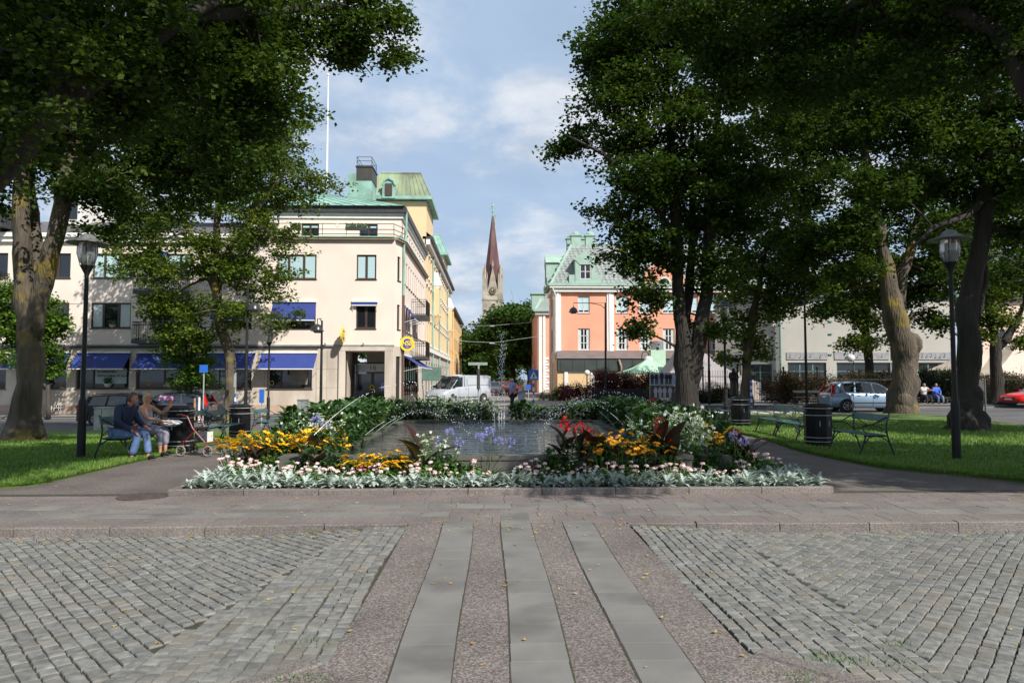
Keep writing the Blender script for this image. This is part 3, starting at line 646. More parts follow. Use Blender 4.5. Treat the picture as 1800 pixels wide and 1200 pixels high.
# main copper hip roof
def ribbed(mb, A, B, C, D, n, r=.03):
    A, B, C, D = map(V, (A, B, C, D))
    nn = (B - A).cross(D - A).normalized()
    if nn.z < 0: nn = -nn
    mb.add([A, B, C, D], [(0, 1, 2, 3)])
    for i in range(n + 1):
        t = i / n; mb.tube([A + (B - A) * t + nn * r * .5, D + (C - D) * t + nn * r * .5], r, 4, cap=False)
xl, xr = -34., -5.4; y0, y1 = OY + 1.0, OY + 16; zr0, zr1 = ze + .52, ZY(333, 52, 590)
mb = MB(); ribbed(mb, (xl + 11, y0, zr0), (xr - .2, y0, zr0), (-14.6, y0 + 7, zr1), (xl + 17, y0 + 7, zr1), 22); ribbed(mb, (xr - .2, y1, zr0), (xr - .2, y0, zr0), (-14.6, y0 + 7, zr1), (-14.6, y1 - 4, zr1), 10)
mb.add([(xl + 17, y0 + 7, zr1), (-14.6, y0 + 7, zr1), (-14.6, y1 - 4, zr1), (xl + 17, y1 - 4, zr1)], [(0, 1, 2, 3)])
mb.build('roof', M_verd, hs, world=True)
# chimney block with rail
P_ = lambda px, py, Y: at(px, py, Y)
a = P_(627, 345, 50); b_ = P_(653, 345, 50); zt1, zt2 = P_(640, 317, 50).z, P_(640, 294, 50).z
mb = MB(); mb.box(a.x, b_.x, 50, 52, ze, zt1); ch = mb.build('chimney', M_verd, hs, world=True)
mb = MB(); mb.box(a.x - .04, b_.x + .04, 49.96, 52.04, zt1 + .002, zt2); mb.box(a.x - .1, b_.x + .1, 49.9, 52.1, zt2 + .002, zt2 + .07); o = mb.build('chimney_cap', mat('dark_copper', (.03, .035, .032), (.055, .045, .035), 1.2, .5), ch); o.data.transform(Matrix.Translation(-wloc(hs)))
mb = MB(); railing(mb, [(a.x, 50, 0), (b_.x, 50, 0), (b_.x, 52, 0), (a.x, 52, 0), (a.x, 50, 0)], zt2 + .07, P_(640, 276, 50).z, step=1.2, r=.02, rr=.02, mid=(zt2 + .45,)); o = mb.build('rail', M_dark, ch); o.data.transform(Matrix.Translation(-wloc(hs)))
a = P_(611, 345, 54); mb = MB(); mb.box(a.x, P_(634, 345, 54).x, 54, 57, ze, P_(640, 305, 54).z); mb.build('chimney', M_verd, hs, world=True)
# terrace railing and planters
mb = MB(); za, zb = 10.58, 11.28
pts = [(f1.p(U(480), 0, .15).x, OY - .15, 0), (-6.1, OY - .15, 0), (-5.62, OY + 1.2, 0)]
railing(mb, pts, za, zb, step=1.3, r=.02, rr=.022, mid=(za + .35,)); mb.build('terrace_railing', M_blackiron, hs, world=True)
def planter(px, L, lab):
    p = P_(px, 398, OY - .15); b = MB(); b.box(-L / 2, L / 2, -.12, .12, .1, .3); o = b.build('window_box', M_dark); o.location = (p.x, OY - .3, 10.75); tag(o, lab, 'planter')
    b = MB()
    for i in range(130):
        c = V((random.uniform(-L / 2, L / 2), random.uniform(-.15, .15), random.uniform(.25, .5))); e = .05; b.add([c + V((-e, 0, 0)), c + V((0, random.uniform(-e, e), -e)), c + V((e, 0, 0)), c + V((0, random.uniform(-e, e), e))], [(0, 1, 2, 3)])
    b.build('plant', M_leafd, o)
planter(521, .6, 'dark planter of flowers on the terrace rail before the left roof-terrace window'); planter(627, 1.3, 'long dark planter on the terrace rail by the right roof-terrace window')
mb = MB(); c = P_(593, 396, OY - .2); mb.tube([c + V((.11 * math.cos(k * .524), 0, .11 * math.sin(k * .524))) for k in range(13)], .02, 6); mb.build('ring_ornament', M_silver, hs, world=True)
awning(hs, f1t, U2(455), U2(492), 11.65, .2, .9)
# left wing roof + dormers
mb = MB(); A, B = U(-160), U(472)
mb.add([f1.p(A, 10.62, .35), f1.p(B, 10.62, .35), f1.p(B, 12.2, -4), f1.p(A, 12.2, -4)], [(0, 1, 2, 3)]); mb.add([f1.p(A, 12.2, -4), f1.p(B, 12.2, -4), f1.p(B, 12.0, -13), f1.p(A, 12.0, -13)], [(0, 1, 2, 3)])
mb.build('roof', mat('grey_sheet_roof', (.09, .08, .085), (.12, .11, .11), 1, .6), hs, world=True)
mb = MB(); f1.box(mb, A, B, 10.05, 10.34, -.05, .20); f1.box(mb, A, B, 10.341, 10.6, -.05, .34); mb.build('eaves', M_wht, hs, world=True)
mb = MB(); f1.box(mb, U(66), U(96), 11.6, 13.6, -6, -2.2); dm = mb.build('roof_dormer', M_wht, hs, world=True)
mb = MB(); f1.box(mb, U(68), U(91), 12.0, 13.3, -2.19, -2.15); o = mb.build('window', M_glass, dm); o.data.transform(Matrix.Translation(-wloc(hs)))
mb = MB(); f1.box(mb, U(-10), U(14), 10.8, 11.8, -4, 1.0); mb.build('roof_dormer', M_dark, hs, world=True)
mb = MB(); mb.add([f1.p(U(-12), 12.7, -1.5), f1.p(U(4), 12.7, -1.5), f1.p(U(17), 11.8, 1.1), f1.p(U(-12), 11.8, 1.1)], [(0, 1, 2, 3)]); mb.build('dormer_roof', M_verd, hs, world=True)
# balcony front (behind tree) and on the street side
def balcony(fc, u0, u1, z0, out):
    b = MB(); fc.box(b, u0, u1, z0, z0 + .22, 0, out); bl = b.build('balcony', M_dark, hs, world=True)
    b = MB(); q = [fc.p(u0 + .02, 0, 0), fc.p(u0 + .02, 0, out - .03), fc.p(u1 - .02, 0, out - .03), fc.p(u1 - .02, 0, 0)]
    railing(b, q, z0 + .22, z0 + 1.3, step=.13, r=.012, rr=.02, mid=(z0 + 1.12,)); o = b.build('railing', M_blackiron, bl); o.data.transform(Matrix.Translation(-wloc(hs)))
balcony(f1, U(243), U(330), Z4(605), .9); balcony(f1, U(243), U(330), Z4(520), .9); balcony(f1, U(-10), U(12), Z4(520), .8)
balcony(f1s, 5.0, 8.2, Z4(605) - .75, 1.05); balcony(f1s, 5.0, 8.2, Z4(605) + 2.2, 1.05)
for u in (.4, 1.75, 3.1): awning(hs, f1s, u, u + 1.0, z1b + .1, .9, .75)
for u in (.6, 5.0): awning(hs, f1s, u, u + 4.0, 3.2, .75, 1.15, 'shop_awning')
mb = MB(); pz = f1c.p(LC - .1, 0, .12); mb.tube([(pz.x, pz.y, .0), (pz.x, pz.y, 7)], .07, 8); mb.build('drainpipe', M_pipeb, hs, world=True)
mb = MB(); mb.tube([(pz.x, pz.y, 7.0), (pz.x, pz.y, 10.2), (pz.x + .1, pz.y + .3, 10.9), (pz.x + .1, pz.y + .3, 12.4)], .07, 8); mb.build('drainpipe', M_verd, hs, world=True)
# floodlights on the cornice
for px in (573, 640): 
    p = f1.p(U(px), zc1 + .16, .25); b = MB(); b.ball((0, 0, 0), .08, 10); b.tube([(0, .1, -.05), (0, .25, -.1)], .02, 6); o = b.build('floodlight', M_silver, hs); o.location = p - wloc(hs)
mb = MB(); f1.box(mb, U(95), U(117), -.2, .1, .052, .06); vg = mb.build('vent_grille', M_dark, hs, world=True); mb = MB()
for i in range(6): f1.box(mb, U(95 + i * 4) , U(95 + i * 4) + .03, -.2, .1, .061, .075)
f1.box(mb, U(95), U(117), -.06, -.03, .061, .075); o = mb.build('bars', M_wht, vg); o.data.transform(Matrix.Translation(-wloc(hs)))
for a, b_ in ((408, 452), (520, 549)): mb = MB(); f1.box(mb, U(a), U(b_), -.45, -.05, .052, .06); mb.build('vent_grille', mat('grille_grey', (.2, .17, .14), (.16, .14, .12), 8, .8), hs, world=True)
# emblem signs
def emblem(loc, rz, lab):
    t = thing('hanging_sign', lab, 'sign', loc, rz, 'round yellow and blue emblem signs on the office building')
    b = MB(); n = 48; prof = []
    for k in range(n):
        a = 2 * PI * k / n; r = .43; top = max(0, math.sin(a))
        if .25 < a / PI < .75: r = .43 + (.05 if (k % 3) else -.0)
        if a / PI < .2 or a / PI > .8: r = .46 if abs(a / PI - .12) < .1 or abs(a / PI - .88) < .1 or a / PI > 1 else .43
        prof.append((math.cos(a) * r, math.sin(a) * r))
    b.prism(prof, -.05, .05, lambda u, v, d: (u, -d, v)); b.build('board', M_emy, t)
    for s_ in (-1, 1):
        d = MB(); d.prism([(math.cos(2 * PI * k / 32) * .315, math.sin(2 * PI * k / 32) * .315) for k in range(32)], .051, .062, lambda u, v, d_: (u, -d_ * s_, v)); d.build('disc', M_emb, t)
        m = Matrix(((s_, 0, 0, 0), (0, 0, -s_, -.065 * s_), (0, 1, 0, .02), (0, 0, 0, 1))); text('lettering', 'HSB', .36, M_emy, t, m @ Matrix(((1, .25, 0, 0), (0, 1.2, 0, 0), (0, 0, 1, 0), (0, 0, 0, 1))), bold=.008)
        l = MB(); l.prism([(-.12, -.21), (-.05, -.235), (0, -.25), (.05, -.235), (.12, -.21), (.05, -.2), (0, -.215), (-.05, -.2)], .063, .07, lambda u, v, d_: (u, -d_ * s_, v)); l.build('ornament', M_emy, t)
    br = MB()
    for z in (-.28, .28): br.tube([(.40, 0, z), (.75, 0, z)], .03, 6)
    br.build('bracket', M_dark, t); return t
p = at(602, 589, OY - .7); emblem((p.x, OY - .62, p.z), R(90), 'yellow and blue round sign seen edge-on on the facade left of the entrance')
p = at(716, 604, OY + 1.0); emblem((p.x, OY + 1.0, p.z), R(180), 'yellow round sign with blue disc facing the camera at the office corner')
# flagpole on the roof
p = at(574, 340, 52); q = at(576.5, 132, 52); b = MB(); b.tube([(p.x, 52, p.z - .6), (p.x, 52, q.z)], [.09, .05], 10); b.ball((p.x, 52, q.z), .1)
fp = b.build('flagpole', M_wht); tag(fp, 'tall white flagpole on the green copper roof', 'flagpole')
# ---- 2. yellow building with copper mansard towers
def side_street(par, fc, L, z0, z1, rows, pitch, ww, m, frame=None, off=.6, surround=None):
    h = []
    n = int((L - off) / pitch)
    for i in range(n):
        for a, b_ in rows: h.append((off + i * pitch, off + i * pitch + ww, a, b_))
    mb = MB(); fc.wall(mb, 0, L, z0, z1, h); mb.build('wall', m, par, world=True)
    for q in h: fc.win(par, *q, 1, 1, fm=frame, mul=.03)
    if surround:
        mb = MB()
        for a, b_, c, d in h: fc.box(mb, a - .14, b_ + .14, d + .151, d + .27, 0, .09); fc.box(mb, a - .1, b_ + .1, c - .2, c - .06, 0, .09)
        mb.build('window_surrounds', surround, par, world=True)
yb = thing('apartment_building', 'yellow rendered block with two green mansard towers behind the cream office', 'building', (-5.72, 61, 0))
fy = Fc((-5.72, 61, 0), (0, 1)); LY = 36
side_street(yb, fy, LY, 4.2, 13.6, [(4.9, 6.8), (7.9, 9.8), (10.8, 12.6)], 2.1, .95, M_yel, M_silver, surround=M_wht)
side_street(yb, fy, LY, -.2, 4.2, [(.6, 3.2)], 2.8, 1.5, M_rust, M_dark)
mb = MB(); fy.box(mb, 0, LY, 4.1, 4.45, -.1, .22); fy.box(mb, 0, LY, 13.3, 13.75, -.1, .35); mb.build('cornice', M_wht, yb, world=True)
mb = MB(); fy.box(mb, 0, LY, 13.76, 14.0, -.3, .6); mb.build('eaves', M_dark, yb, world=True)
mb = MB(); mb.add([(-5.2, 61, 14.0), (-5.2, 97, 14.0), (-9, 97, 17), (-9, 61, 17)], [(0, 1, 2, 3)]); mb.add([(-9, 61, 17), (-9, 97, 17), (-20, 97, 17), (-20, 61, 17)], [(0, 1, 2, 3)]); mb.build('roof', M_verd, yb, world=True)
fyf = Fc((-10.7, 61, 0), (1, 0)); mb = MB(); mb.box(-12, -5.70, 83, 90, 13.5, 16.2); mb.build('tower_wall', M_yel, yb, world=True); mb = MB(); fyf.wall(mb, 0, 4.98, 0, 17.05); mb.box(-10.7, -5.70, 61.01, 68, 13.5, 17.05); mb.build('tower_wall', M_yel, yb, world=True)
def mansard(x0, x1, y0, y1, z0, z1, par, m, o=.5, ins=1.5):
    b = MB(); e = .5
    b.box(x0 - o, x1 + o, y0 - o, y1 + o, z0, z0 + .28); par_e = b.build('tower_eaves', M_verd, par, world=True)
    lo = [(x0 - o + .1, y0 - o + .1), (x1 + o - .1, y0 - o + .1), (x1 + o - .1, y1 + o - .1), (x0 - o + .1, y1 + o - .1)]; hi = [(x0 + ins * .75, y0 + ins * .75), (x1 - ins * .5, y0 + ins * .75), (x1 - ins * .5, y1 - ins * .75), (x0 + ins * .75, y1 - ins * .75)]
    tp = [(x0 + ins * 2, y0 + ins * 2), (x1 - ins * 1.7, y0 + ins * 2), (x1 - ins * 1.7, y1 - ins * 2), (x0 + ins * 2, y1 - ins * 2)]
    b = MB(); zz = z0 + .28; zm = z1 - .5
    for i in range(4):
        j = (i + 1) % 4; ribbed(b, (*lo[i], zz), (*lo[j], zz), (*hi[j], zm), (*hi[i], zm), 14, .035)
        b.add([(*hi[i], zm), (*hi[j], zm), (*tp[j], z1), (*tp[i], z1)], [(0, 1, 2, 3)]); b.tube([(*hi[i], zm), (*hi[j], zm)], .09, 6)
    b.add([(*q, z1) for q in tp], [(0, 1, 2, 3)]); b.build('mansard_roof', m, par, world=True)
zt0, zt1 = ZY(350, 61, 700), ZY(303, 63, 700)
mansard(-10.7, -5.70, 61, 68, zt0 - .1, zt1 + .1, yb, M_verd2, ins=1.25); mansard(-12, -5.70, 83, 90, 16.2, 19.3, yb, M_verd, ins=1.2)
b = MB(); dx = at(682, 336, 60).x; zz = ZY(346, 60, 682); b.box(dx - .55, dx + .55, 60.4, 62, zz, zz + 1.1); b.tube([(dx - .55, 60.4, zz + 1.1), (dx - .4, 60.4, zz + 1.5), (dx, 60.4, zz + 1.7), (dx + .4, 60.4, zz + 1.5), (dx + .55, 60.4, zz + 1.1)], .12, 6); b.prism([(dx - .5, zz + 1.1), (dx + .5, zz + 1.1), (dx + .3, zz + 1.5), (dx, zz + 1.65), (dx - .3, zz + 1.5)], 60.42, 62, lambda u, v, d: (u, d, v))
dm = b.build('dormer', M_verd, yb, world=True); b = MB(); b.box(dx - .3, dx + .3, 60.33, 60.37, zz + .2, zz + 1.25); o = b.build('window', M_brn, dm); o.data.transform(Matrix.Translation(-wloc(yb)))
for Y in (67.5, 76, 89.5): mb = MB(); mb.tube([(-5.6, Y, 0), (-5.6, Y, 13.4)], .08, 6); mb.build('drainpipe', M_verd, yb, world=True)
for Y in (70, 92): # carved bay caps
    mb = MB(); mb.lathe([(.1, 1.6), (.3, 1.4), (.5, .8), (.62, .5), (.66, .3), (.5, .0)], 14, c=(-5.6, Y, 10.6)); mb.build('carved_cap', M_wht, yb, world=True); mb = MB(); mb.box(-5.9, -5.2, Y - .6, Y + .6, 8.0, 10.6); mb.lathe([(.2, -.9), (.5, -.2), (.62, 0), (.62, .12)], 14, c=(-5.6, Y, 7.9)); mb.build('carved_bay', M_yel, yb, world=True)
# ---- 3. ochre block further along
ob = thing('apartment_building', 'plain ochre block at the far end of the street, left side', 'building', (-5.72, 98, 0))
fo = Fc((-5.5, 98, 0), (0, 1)); side_street(ob, fo, 30, 0, 11.3, [(1, 3), (4.3, 6.2), (7.6, 9.5)], 2.2, 1.0, M_yel2, M_silver)
mb = MB(); fo.box(mb, 0, 30, 11.3, 11.6, -6, .45); mb.build('roof', M_dark, ob, world=True); mb = MB(); Fc((-12, 98, 0), (1, 0)).wall(mb, 0, 6.5, 0, 11.3); mb.tube([(-5.4, 98.3, 0), (-5.4, 98.3, 11.3)], .1, 6); mb.build('end_wall', M_yel2, ob, world=True)
# small street-side signs on the facades
def shopsign(px, py, Y, w_, h_, m, lab, d=.12, nm='shop_sign'):
    p = at(px, py, Y); b = MB(); b.box(-w_ / 2, w_ / 2, -d / 2, d / 2, -h_ / 2, h_ / 2, bev=.02); b.tube([(-w_ / 2, 0, 0), (-w_ / 2 - .5, 0, 0)], .03, 6); o = b.build(nm, m); o.location = p; return tag(o, lab, 'sign')
shopsign(804, 661, 88, 1.1, .4, M_wht, 'white projecting shop sign on the far yellow facade'); shopsign(780, 662, 72, 1.0, .3, M_dark, 'small dark projecting sign beside the van roof'); 
o = shopsign(755, 657, 58, 1.9, 1.1, mat('green_sign', (.09, .17, .14), (.07, .13, .11), 3, .6), 'dark green box sign on a post left of the van', nm='street_sign')
# ---- 4. pink building
PY = 66.0; pkb = thing('pink_building', 'salmon pink three-storey building with slate mansard roof and green dormers', 'building', (5.8, PY, 0))
fp_ = Fc((5.8, PY, 0), (1, 0)); U = lambda px: UX(fp_, px, 600); Zp = lambda py: ZY(py, PY, 1050)
cl = [(1016, 1037), (1083, 1104), (1124, 1145), (1165, 1186), (1207, 1228), (1248, 1268), (1300, 1320)]
h = [(U(a), U(b_), *z) for a, b_ in cl for z in ((Zp(615), Zp(577)), (Zp(550), Zp(520)))]
ze = Zp(507); XR = U(1345)
mb = MB(); fp_.wall(mb, 0, XR, 0, ze, h, .22)
fps = Fc((5.8, 71, 0), (0, -1)); hsw = [(1.7, 3.0, a, b_) for a, b_ in ((Zp(615), Zp(577)), (Zp(550), Zp(520)), (.9, 3.2))]; fps.wall(mb, 0, 5, 0, ze, hsw); mb.add([(5.8, 71, 0), (5.8, 71, ze), (5.8 + XR, 71, ze), (5.8 + XR, 71, 0)], [(0, 1, 2, 3)])
gx = U(1168); mb.add([fp_.p(gx - 2.4, ze, .3), fp_.p(gx + 2.4, ze, .3), fp_.p(gx + 1.5, ze + 1.9, .3), fp_.p(gx, ze + 2.7, .3), fp_.p(gx - 1.5, ze + 1.9, .3)], [(0, 1, 2, 3, 4)])
fp_.box(mb, gx - 2.3, gx + 2.3, ze, ze + .6, -2, .29)
mb.build('wall', M_pinkr, pkb, world=True)
for q in h: fp_.win(pkb, *q, 2, [.33, .66] if q[3] < Zp(560) else [.6], fm=M_silver, fw=.10, rec=.14, behind='curtain' if q[3] < Zp(560) else 'blind', bt=.9, mul=.05)
for q in hsw: fps.win(pkb, *q, 2, 2, fm=M_brn)
b = MB(); c = fp_.p(gx, Zp(498), .32)
for k in range(20): a, a2 = 2 * PI * k / 20, 2 * PI * (k + 1) / 20; b.add([c + V((math.cos(t) * r, -.03, math.sin(t) * r)) for t, r in ((a, .45), (a2, .45), (a2, .62), (a, .62))], [(0, 1, 2, 3)])
rw = b.build('round_window', M_silver, pkb, world=True); b = MB(); b.add([c + V((math.cos(2 * PI * k / 20) * .46, -.01, math.sin(2 * PI * k / 20) * .46)) for k in range(20)], [tuple(range(20))]); o = b.build('pane', M_glass, rw); o.data.transform(Matrix.Translation(-wloc(pkb)))
for a, b_ in ((975, 986), (1067, 1079), (1275, 1288), (1335, 1345)):
    mb = MB(); fp_.box(mb, U(a) + .0, U(b_), 3.3, ze - .25, -.01, .12); fp_.box(mb, (U(a) + U(b_)) / 2 - .12, (U(a) + U(b_)) / 2 + .12, 3.3, ze - .25, .119, .2); mb.build('pilaster', M_wht, pkb, world=True)
for a, b_ in ((4.3, 4.99), (.1, .8)): mb = MB(); fps.box(mb, a, b_, 0, ze - .25, -.01, .1); mb.build('pilaster', M_wht, pkb, world=True)
mb = MB(); fp_.box(mb, -.3, XR, ze - .35, ze, -.2, .35); fp_.box(mb, -.45, XR, ze + .001, ze + .18, -.2, .55); fps.box(mb, -.1, 5.29, ze - .35, ze, -.1, .3); mb.build('cornice', M_wht, pkb, world=True)
zr = ZY(432, 69, 1020)
mb = MB(); RX = 5.8 + XR; L0 = [(5.35, PY - .5), (RX, PY - .5), (RX, 71.5), (5.35, 71.5)]
xi = at(1004, 440, 68.8).x; H0 = [(xi, PY + 2.3), (RX - 1.7, PY + 2.3), (RX - 1.7, 69.5), (xi, 69.5)]
for i in range(4): j = (i + 1) % 4; mb.add([(*L0[i], ze + .18), (*L0[j], ze + .18), (*H0[j], zr), (*H0[i], zr)], [(0, 1, 2, 3)])
mb.add([(*q_, zr) for q_ in H0], [(0, 1, 2, 3)]); mb.build('roof', M_slate, pkb, world=True)
# slate courses as fine raised diamonds on the front slope
mb = MB()
A, B, C, D = V((L0[0][0], L0[0][1], ze + .18)), V((RX, L0[0][1], ze + .18)), V((RX - 1.7, H0[0][1], zr)), V((H0[0][0], H0[0][1], zr)); nr = 16
nn = (B - A).cross(D - A).normalized()
for i in range(nr):
    t0, t1 = i / nr, (i + 1) / nr; a0 = A + (D - A) * t0; b0 = B + (C - B) * t0; n = int((b0 - a0).length / .42); up = (D - A) * (1.25 / nr); up = V((0, (D - A).y, (D - A).z)) * (1.2 / nr)
    for k in range(n):
        c = a0 + (b0 - a0) * ((k + (.5 if i % 2 else .0)) / n) + nn * .02; e = V((.2, 0, 0)); mb.add([c + nn * .03, c + e + up * .5, c + up, c - e + up * .5], [(0, 1, 2, 3)])
mb.build('slates', mat('slate_tile', (.30, .33, .31), (.17, .20, .19), 3.5, .6), pkb, world=True)
mb = MB(); mb.tube([(L0[0][0], L0[0][1], ze + .2), (H0[0][0], H0[0][1], zr)], .14, 6); mb.tube([(H0[0][0], H0[0][1], zr), (H0[1][0], H0[1][1], zr)], .12, 6); mb.tube([(H0[0][0], H0[0][1], zr), (H0[3][0], H0[3][1], zr)], .12, 6); mb.tube([(L0[3][0], L0[3][1], ze + .2), (H0[3][0], H0[3][1], zr)], .12, 6)
mb.box(5.2, RX, PY - .62, PY - .35, ze + .185, ze + .45); mb.box(5.2, 5.5, PY - .34, 71.6, ze + .185, ze + .45); mb.build('copper_flashing', mat('light_verdigris', (.25, .37, .31), (.31, .43, .36), 1.5, .65), pkb, world=True)
M_lv = MT['light_verdigris']
for px, yy in ((1012, 68.5), (1037, 68.5), (1004, 70), (1028, 70.2)):
    p = at(px, 436, yy); b = MB(); b.box(p.x - .45, p.x + .45, yy - .4, yy + .4, zr - .8, zr + .8); b.box(p.x - .55, p.x + .55, yy - .5, yy + .5, zr + .8, zr + .95); b.lathe([(.4, .95), (.4, 1.1), (.2, 1.25)], 10, c=(p.x, yy, zr)); b.build('chimney', M_lv, pkb, world=True)
def dormer(fc, u, z0, w_, h_, dep, par):
    b = MB(); fc.box(b, u - w_ / 2, u - w_ * .28, z0, z0 + h_, -dep, 0); fc.box(b, u + w_ * .28, u + w_ / 2, z0, z0 + h_, -dep, 0); fc.box(b, u - w_ * .28, u + w_ * .28, z0, z0 + h_ * .14, -dep, -.001)
    b.prism([(u - w_ * .28, z0 + h_ * .8), (u + w_ * .28, z0 + h_ * .8), (u + w_ * .5, z0 + h_), (u + w_ * .6, z0 + h_ + .05), (u, z0 + h_ * 1.45), (u - w_ * .6, z0 + h_ + .05), (u - w_ * .5, z0 + h_)], -dep, .05, fc.p)
    fc.box(b, u - w_ * .72, u + w_ * .72, z0 - .25, z0 - .001, -dep, .12); fc.box(b, u - w_ * .8, u - w_ * .501, z0, z0 + h_ * .35, -dep, -.05); fc.box(b, u + w_ * .501, u + w_ * .8, z0, z0 + h_ * .35, -dep, -.05)
    d = b.build('dormer', M_lv, par, world=True); w2 = fc.win(par, u - w_ * .27, u + w_ * .27, z0 + h_ * .15, z0 + h_ * .84, 2, 2, fm=M_silver, rec=.1, sill=False); w2.parent = d
    # window is now a sub-part; its pane merges into it to stay within three levels
    for c_ in list(w2.children): c_.parent = d
fd = Fc((0, PY - .45, 0), (1, 0)); dormer(fd, at(1028, 480, PY).x, ze + .5, 1.9, 2.1, 2.2, pkb)
fd2 = Fc((5.15, 0, 0), (0, -1)); dormer(fd2, -68.3, ze + .5, 1.7, 2.1, 1.8, pkb)
mb = MB(); mb.tube([(5.55, PY - .5, ze + .1), (5.9, PY - .35, ze - .8), (5.9, PY - .35, 3.4), (5.55, PY - .2, 3.0), (5.55, PY - .2, 0)], .08, 8); mb.build('drainpipe', M_silver, pkb, world=True)
# annex with dark fascia
AY = 62.0; fa = Fc((5.7, AY, 0), (1, 0)); Ua = lambda px: UX(fa, px, 660); Za = lambda py: ZY(py, AY, 1050)
mb = MB(); mb.add([fa.p(-.1, Za(630), .3), fa.p(Ua(1300), Za(630), .3), fa.p(Ua(1300), Zp(616), -4), fa.p(.3, Zp(616), -4)], [(0, 1, 2, 3)]); mb.build('annex_roof', mat('annex_roofing', (.13, .10, .095), (.17, .14, .13), 1, .85), pkb, world=True)
mb = MB(); fa.box(mb, 0, Ua(1300), Za(652), Za(630) - .005, -.6, .2)
mb.build('annex_fascia', mat('black_green_panel', (.035, .045, .042), (.05, .06, .055), 1, .45), pkb, world=True)
mb = MB()
for i in range(12): fa.box(mb, .25 + i * 1.05, .28 + i * 1.05, Za(650), Za(632), .2, .23)
mb.build('fascia_seams', M_dark, pkb, world=True)
M_ann = mat('annex_yellow', (.62, .44, .25), (.56, .40, .23), .8, .9); hw = [(Ua(1043), Ua(1086), Za(690), Za(654))]
mb = MB(); fa.wall(mb, 0, Ua(1300), 0, Za(652), hw); mb.add([(5.7, AY, 0), (5.7, PY, 0), (5.7, PY, Za(630)), (5.7, AY, Za(630))], [(0, 1, 2, 3)]); mb.build('annex_wall', M_ann, pkb, world=True)
fa.win(pkb, *hw[0], 2, [.55], fm=M_silver, fw=.12, mul=.1, name='annex_window')
mb = MB(); fa.box(mb, Ua(992), Ua(998), 0, Za(652), 0, .12); fa.box(mb, Ua(1038), Ua(1042), 0, Za(652), 0, .08); fa.box(mb, Ua(998), Ua(1038), Za(655), Za(652), 0, .07); mb.build('annex_trim', M_wht, pkb, world=True)
mb = MB(); mb.tube([(at(1088, 630, 61.7).x, 61.7, Za(632)), (at(1092, 630, 61.6).x, 61.6, Za(645)), (at(1092, 630, 61.6).x, 61.6, .5)], .09, 8); mb.build('drainpipe', mat('rust_pipe', (.30, .12, .08), (.4, .3, .27), 1.5, .7), pkb, world=True)
p = at(1155, 640, 59.5); b = MB(); b.box(-.62, .62, -.5, .5, 0, p.z + 1.2, M=None); fb_ = b.build('ventilation_shaft', mat('pale_green_paint', (.42, .56, .44), (.36, .5, .39), 2, .8)); fb_.location = (p.x, 59.5, 0); tag(fb_, 'pale green ventilation shaft with a steel cap behind the tent', 'vent shaft')
b = MB(); b.lathe([(.55, p.z + 1.2), (.55, p.z + 1.9), (.3, p.z + 2.0)], 16); b.build('cap', mat('steel', (.45, .47, .48), (.35, .36, .38), 2, .3, metal=.7), fb_, smooth=True)
# second pink block further down the street
pk2 = thing('pink_building', 'farther pink block with green dormer roof behind the first pink corner', 'building', (5.75, 90, 0))
f2 = Fc((5.75, 90, 0), (1, 0)); ze2 = ZY(549, 90, 950); mb = MB(); f2.wall(mb, 0, 14, 0, ze2); Fc((5.75, 110, 0), (0, -1)).wall(mb, 0, 20, 0, ze2); mb.build('wall', M_pinkr, pk2, world=True)
mb = MB(); f2.box(mb, .15, .6, 0, ze2, 0, .15); f2.box(mb, .7, 1.0, 0, ze2, 0, .2); f2.box(mb, -.3, 14, ze2 - .3, ze2 + .1, -.2, .4)
for i in range(12): f2.box(mb, 1.001, 1.25 + .2 * (i % 2), i * .38, i * .38 + .3, 0, .12)
mb.build('quoins', M_wht, pk2, world=True)
mb = MB(); z9 = ze2 + 3.6; mb.add([(5.3, 89.5, ze2 + .1), (19.7, 89.5, ze2 + .1), (18, 92, z9), (7.4, 92, z9)], [(0, 1, 2, 3)]); mb.add([(5.3, 110, ze2 + .1), (5.3, 89.5, ze2 + .1), (7.4, 92, z9), (7.4, 108, z9)], [(0, 1, 2, 3)]); mb.build('roof', M_slate, pk2, world=True)
mb = MB(); mb.tube([(5.3, 89.5, ze2 + .15), (7.4, 92, z9)], .2, 6); mb.box(5.1, 6.6, 90.5, 92.5, ze2 + .4, ze2 + 2.4); mb.box(4.95, 6.9, 90.3, 92.7, ze2 + 2.4, ze2 + 2.6); mb.box(5.2, 8, 89.3, 89.8, ze2 + .1, ze2 + .5); mb.build('dormer', M_lv, pk2, world=True)
# ---- 5. white theatre building on the right
WY = 60.0; wb = thing('theatre_building', 'pale windowless hall with a grey note frieze over turquoise framed windows', 'building', (26, WY, 0))
M_wh = mat('pale_render', (.40, .385, .345), (.36, .345, .31), .4, .9, .003, 30); M_turq = mat('turquoise_frame', (.08, .20, .18), (.06, .16, .15), 4, .6)
fw_ = Fc((at(1372, 600, WY).x, WY, 0), (1, 0)); U = lambda px: UX(fw_, px, 620); Zw = lambda py: ZY(py, WY, 1500); zt_ = Zw(522)
wn = [(U(1384), U(1452)), (U(1470), U(1565)), (U(1566), U(1610)), (U(1613), U(1672))]
hw = [(a, b_, .6, Zw(637)) for a, b_ in wn]
mb = MB(); fw_.wall(mb, 0, U(1678), 0, zt_, hw, .3); fwl = Fc((fw_.o.x - 4.5, WY + 3.6, 0), (4.5, -3.6)); LL = math.hypot(4.5, 3.6); hl = [(.3, 2.3, .6, 3.0), (2.9, 5.0, .6, 3.0)]; fwl.wall(mb, 0, LL, 0, zt_, hl, .3)
mb.build('wall', M_wh, wb, world=True)
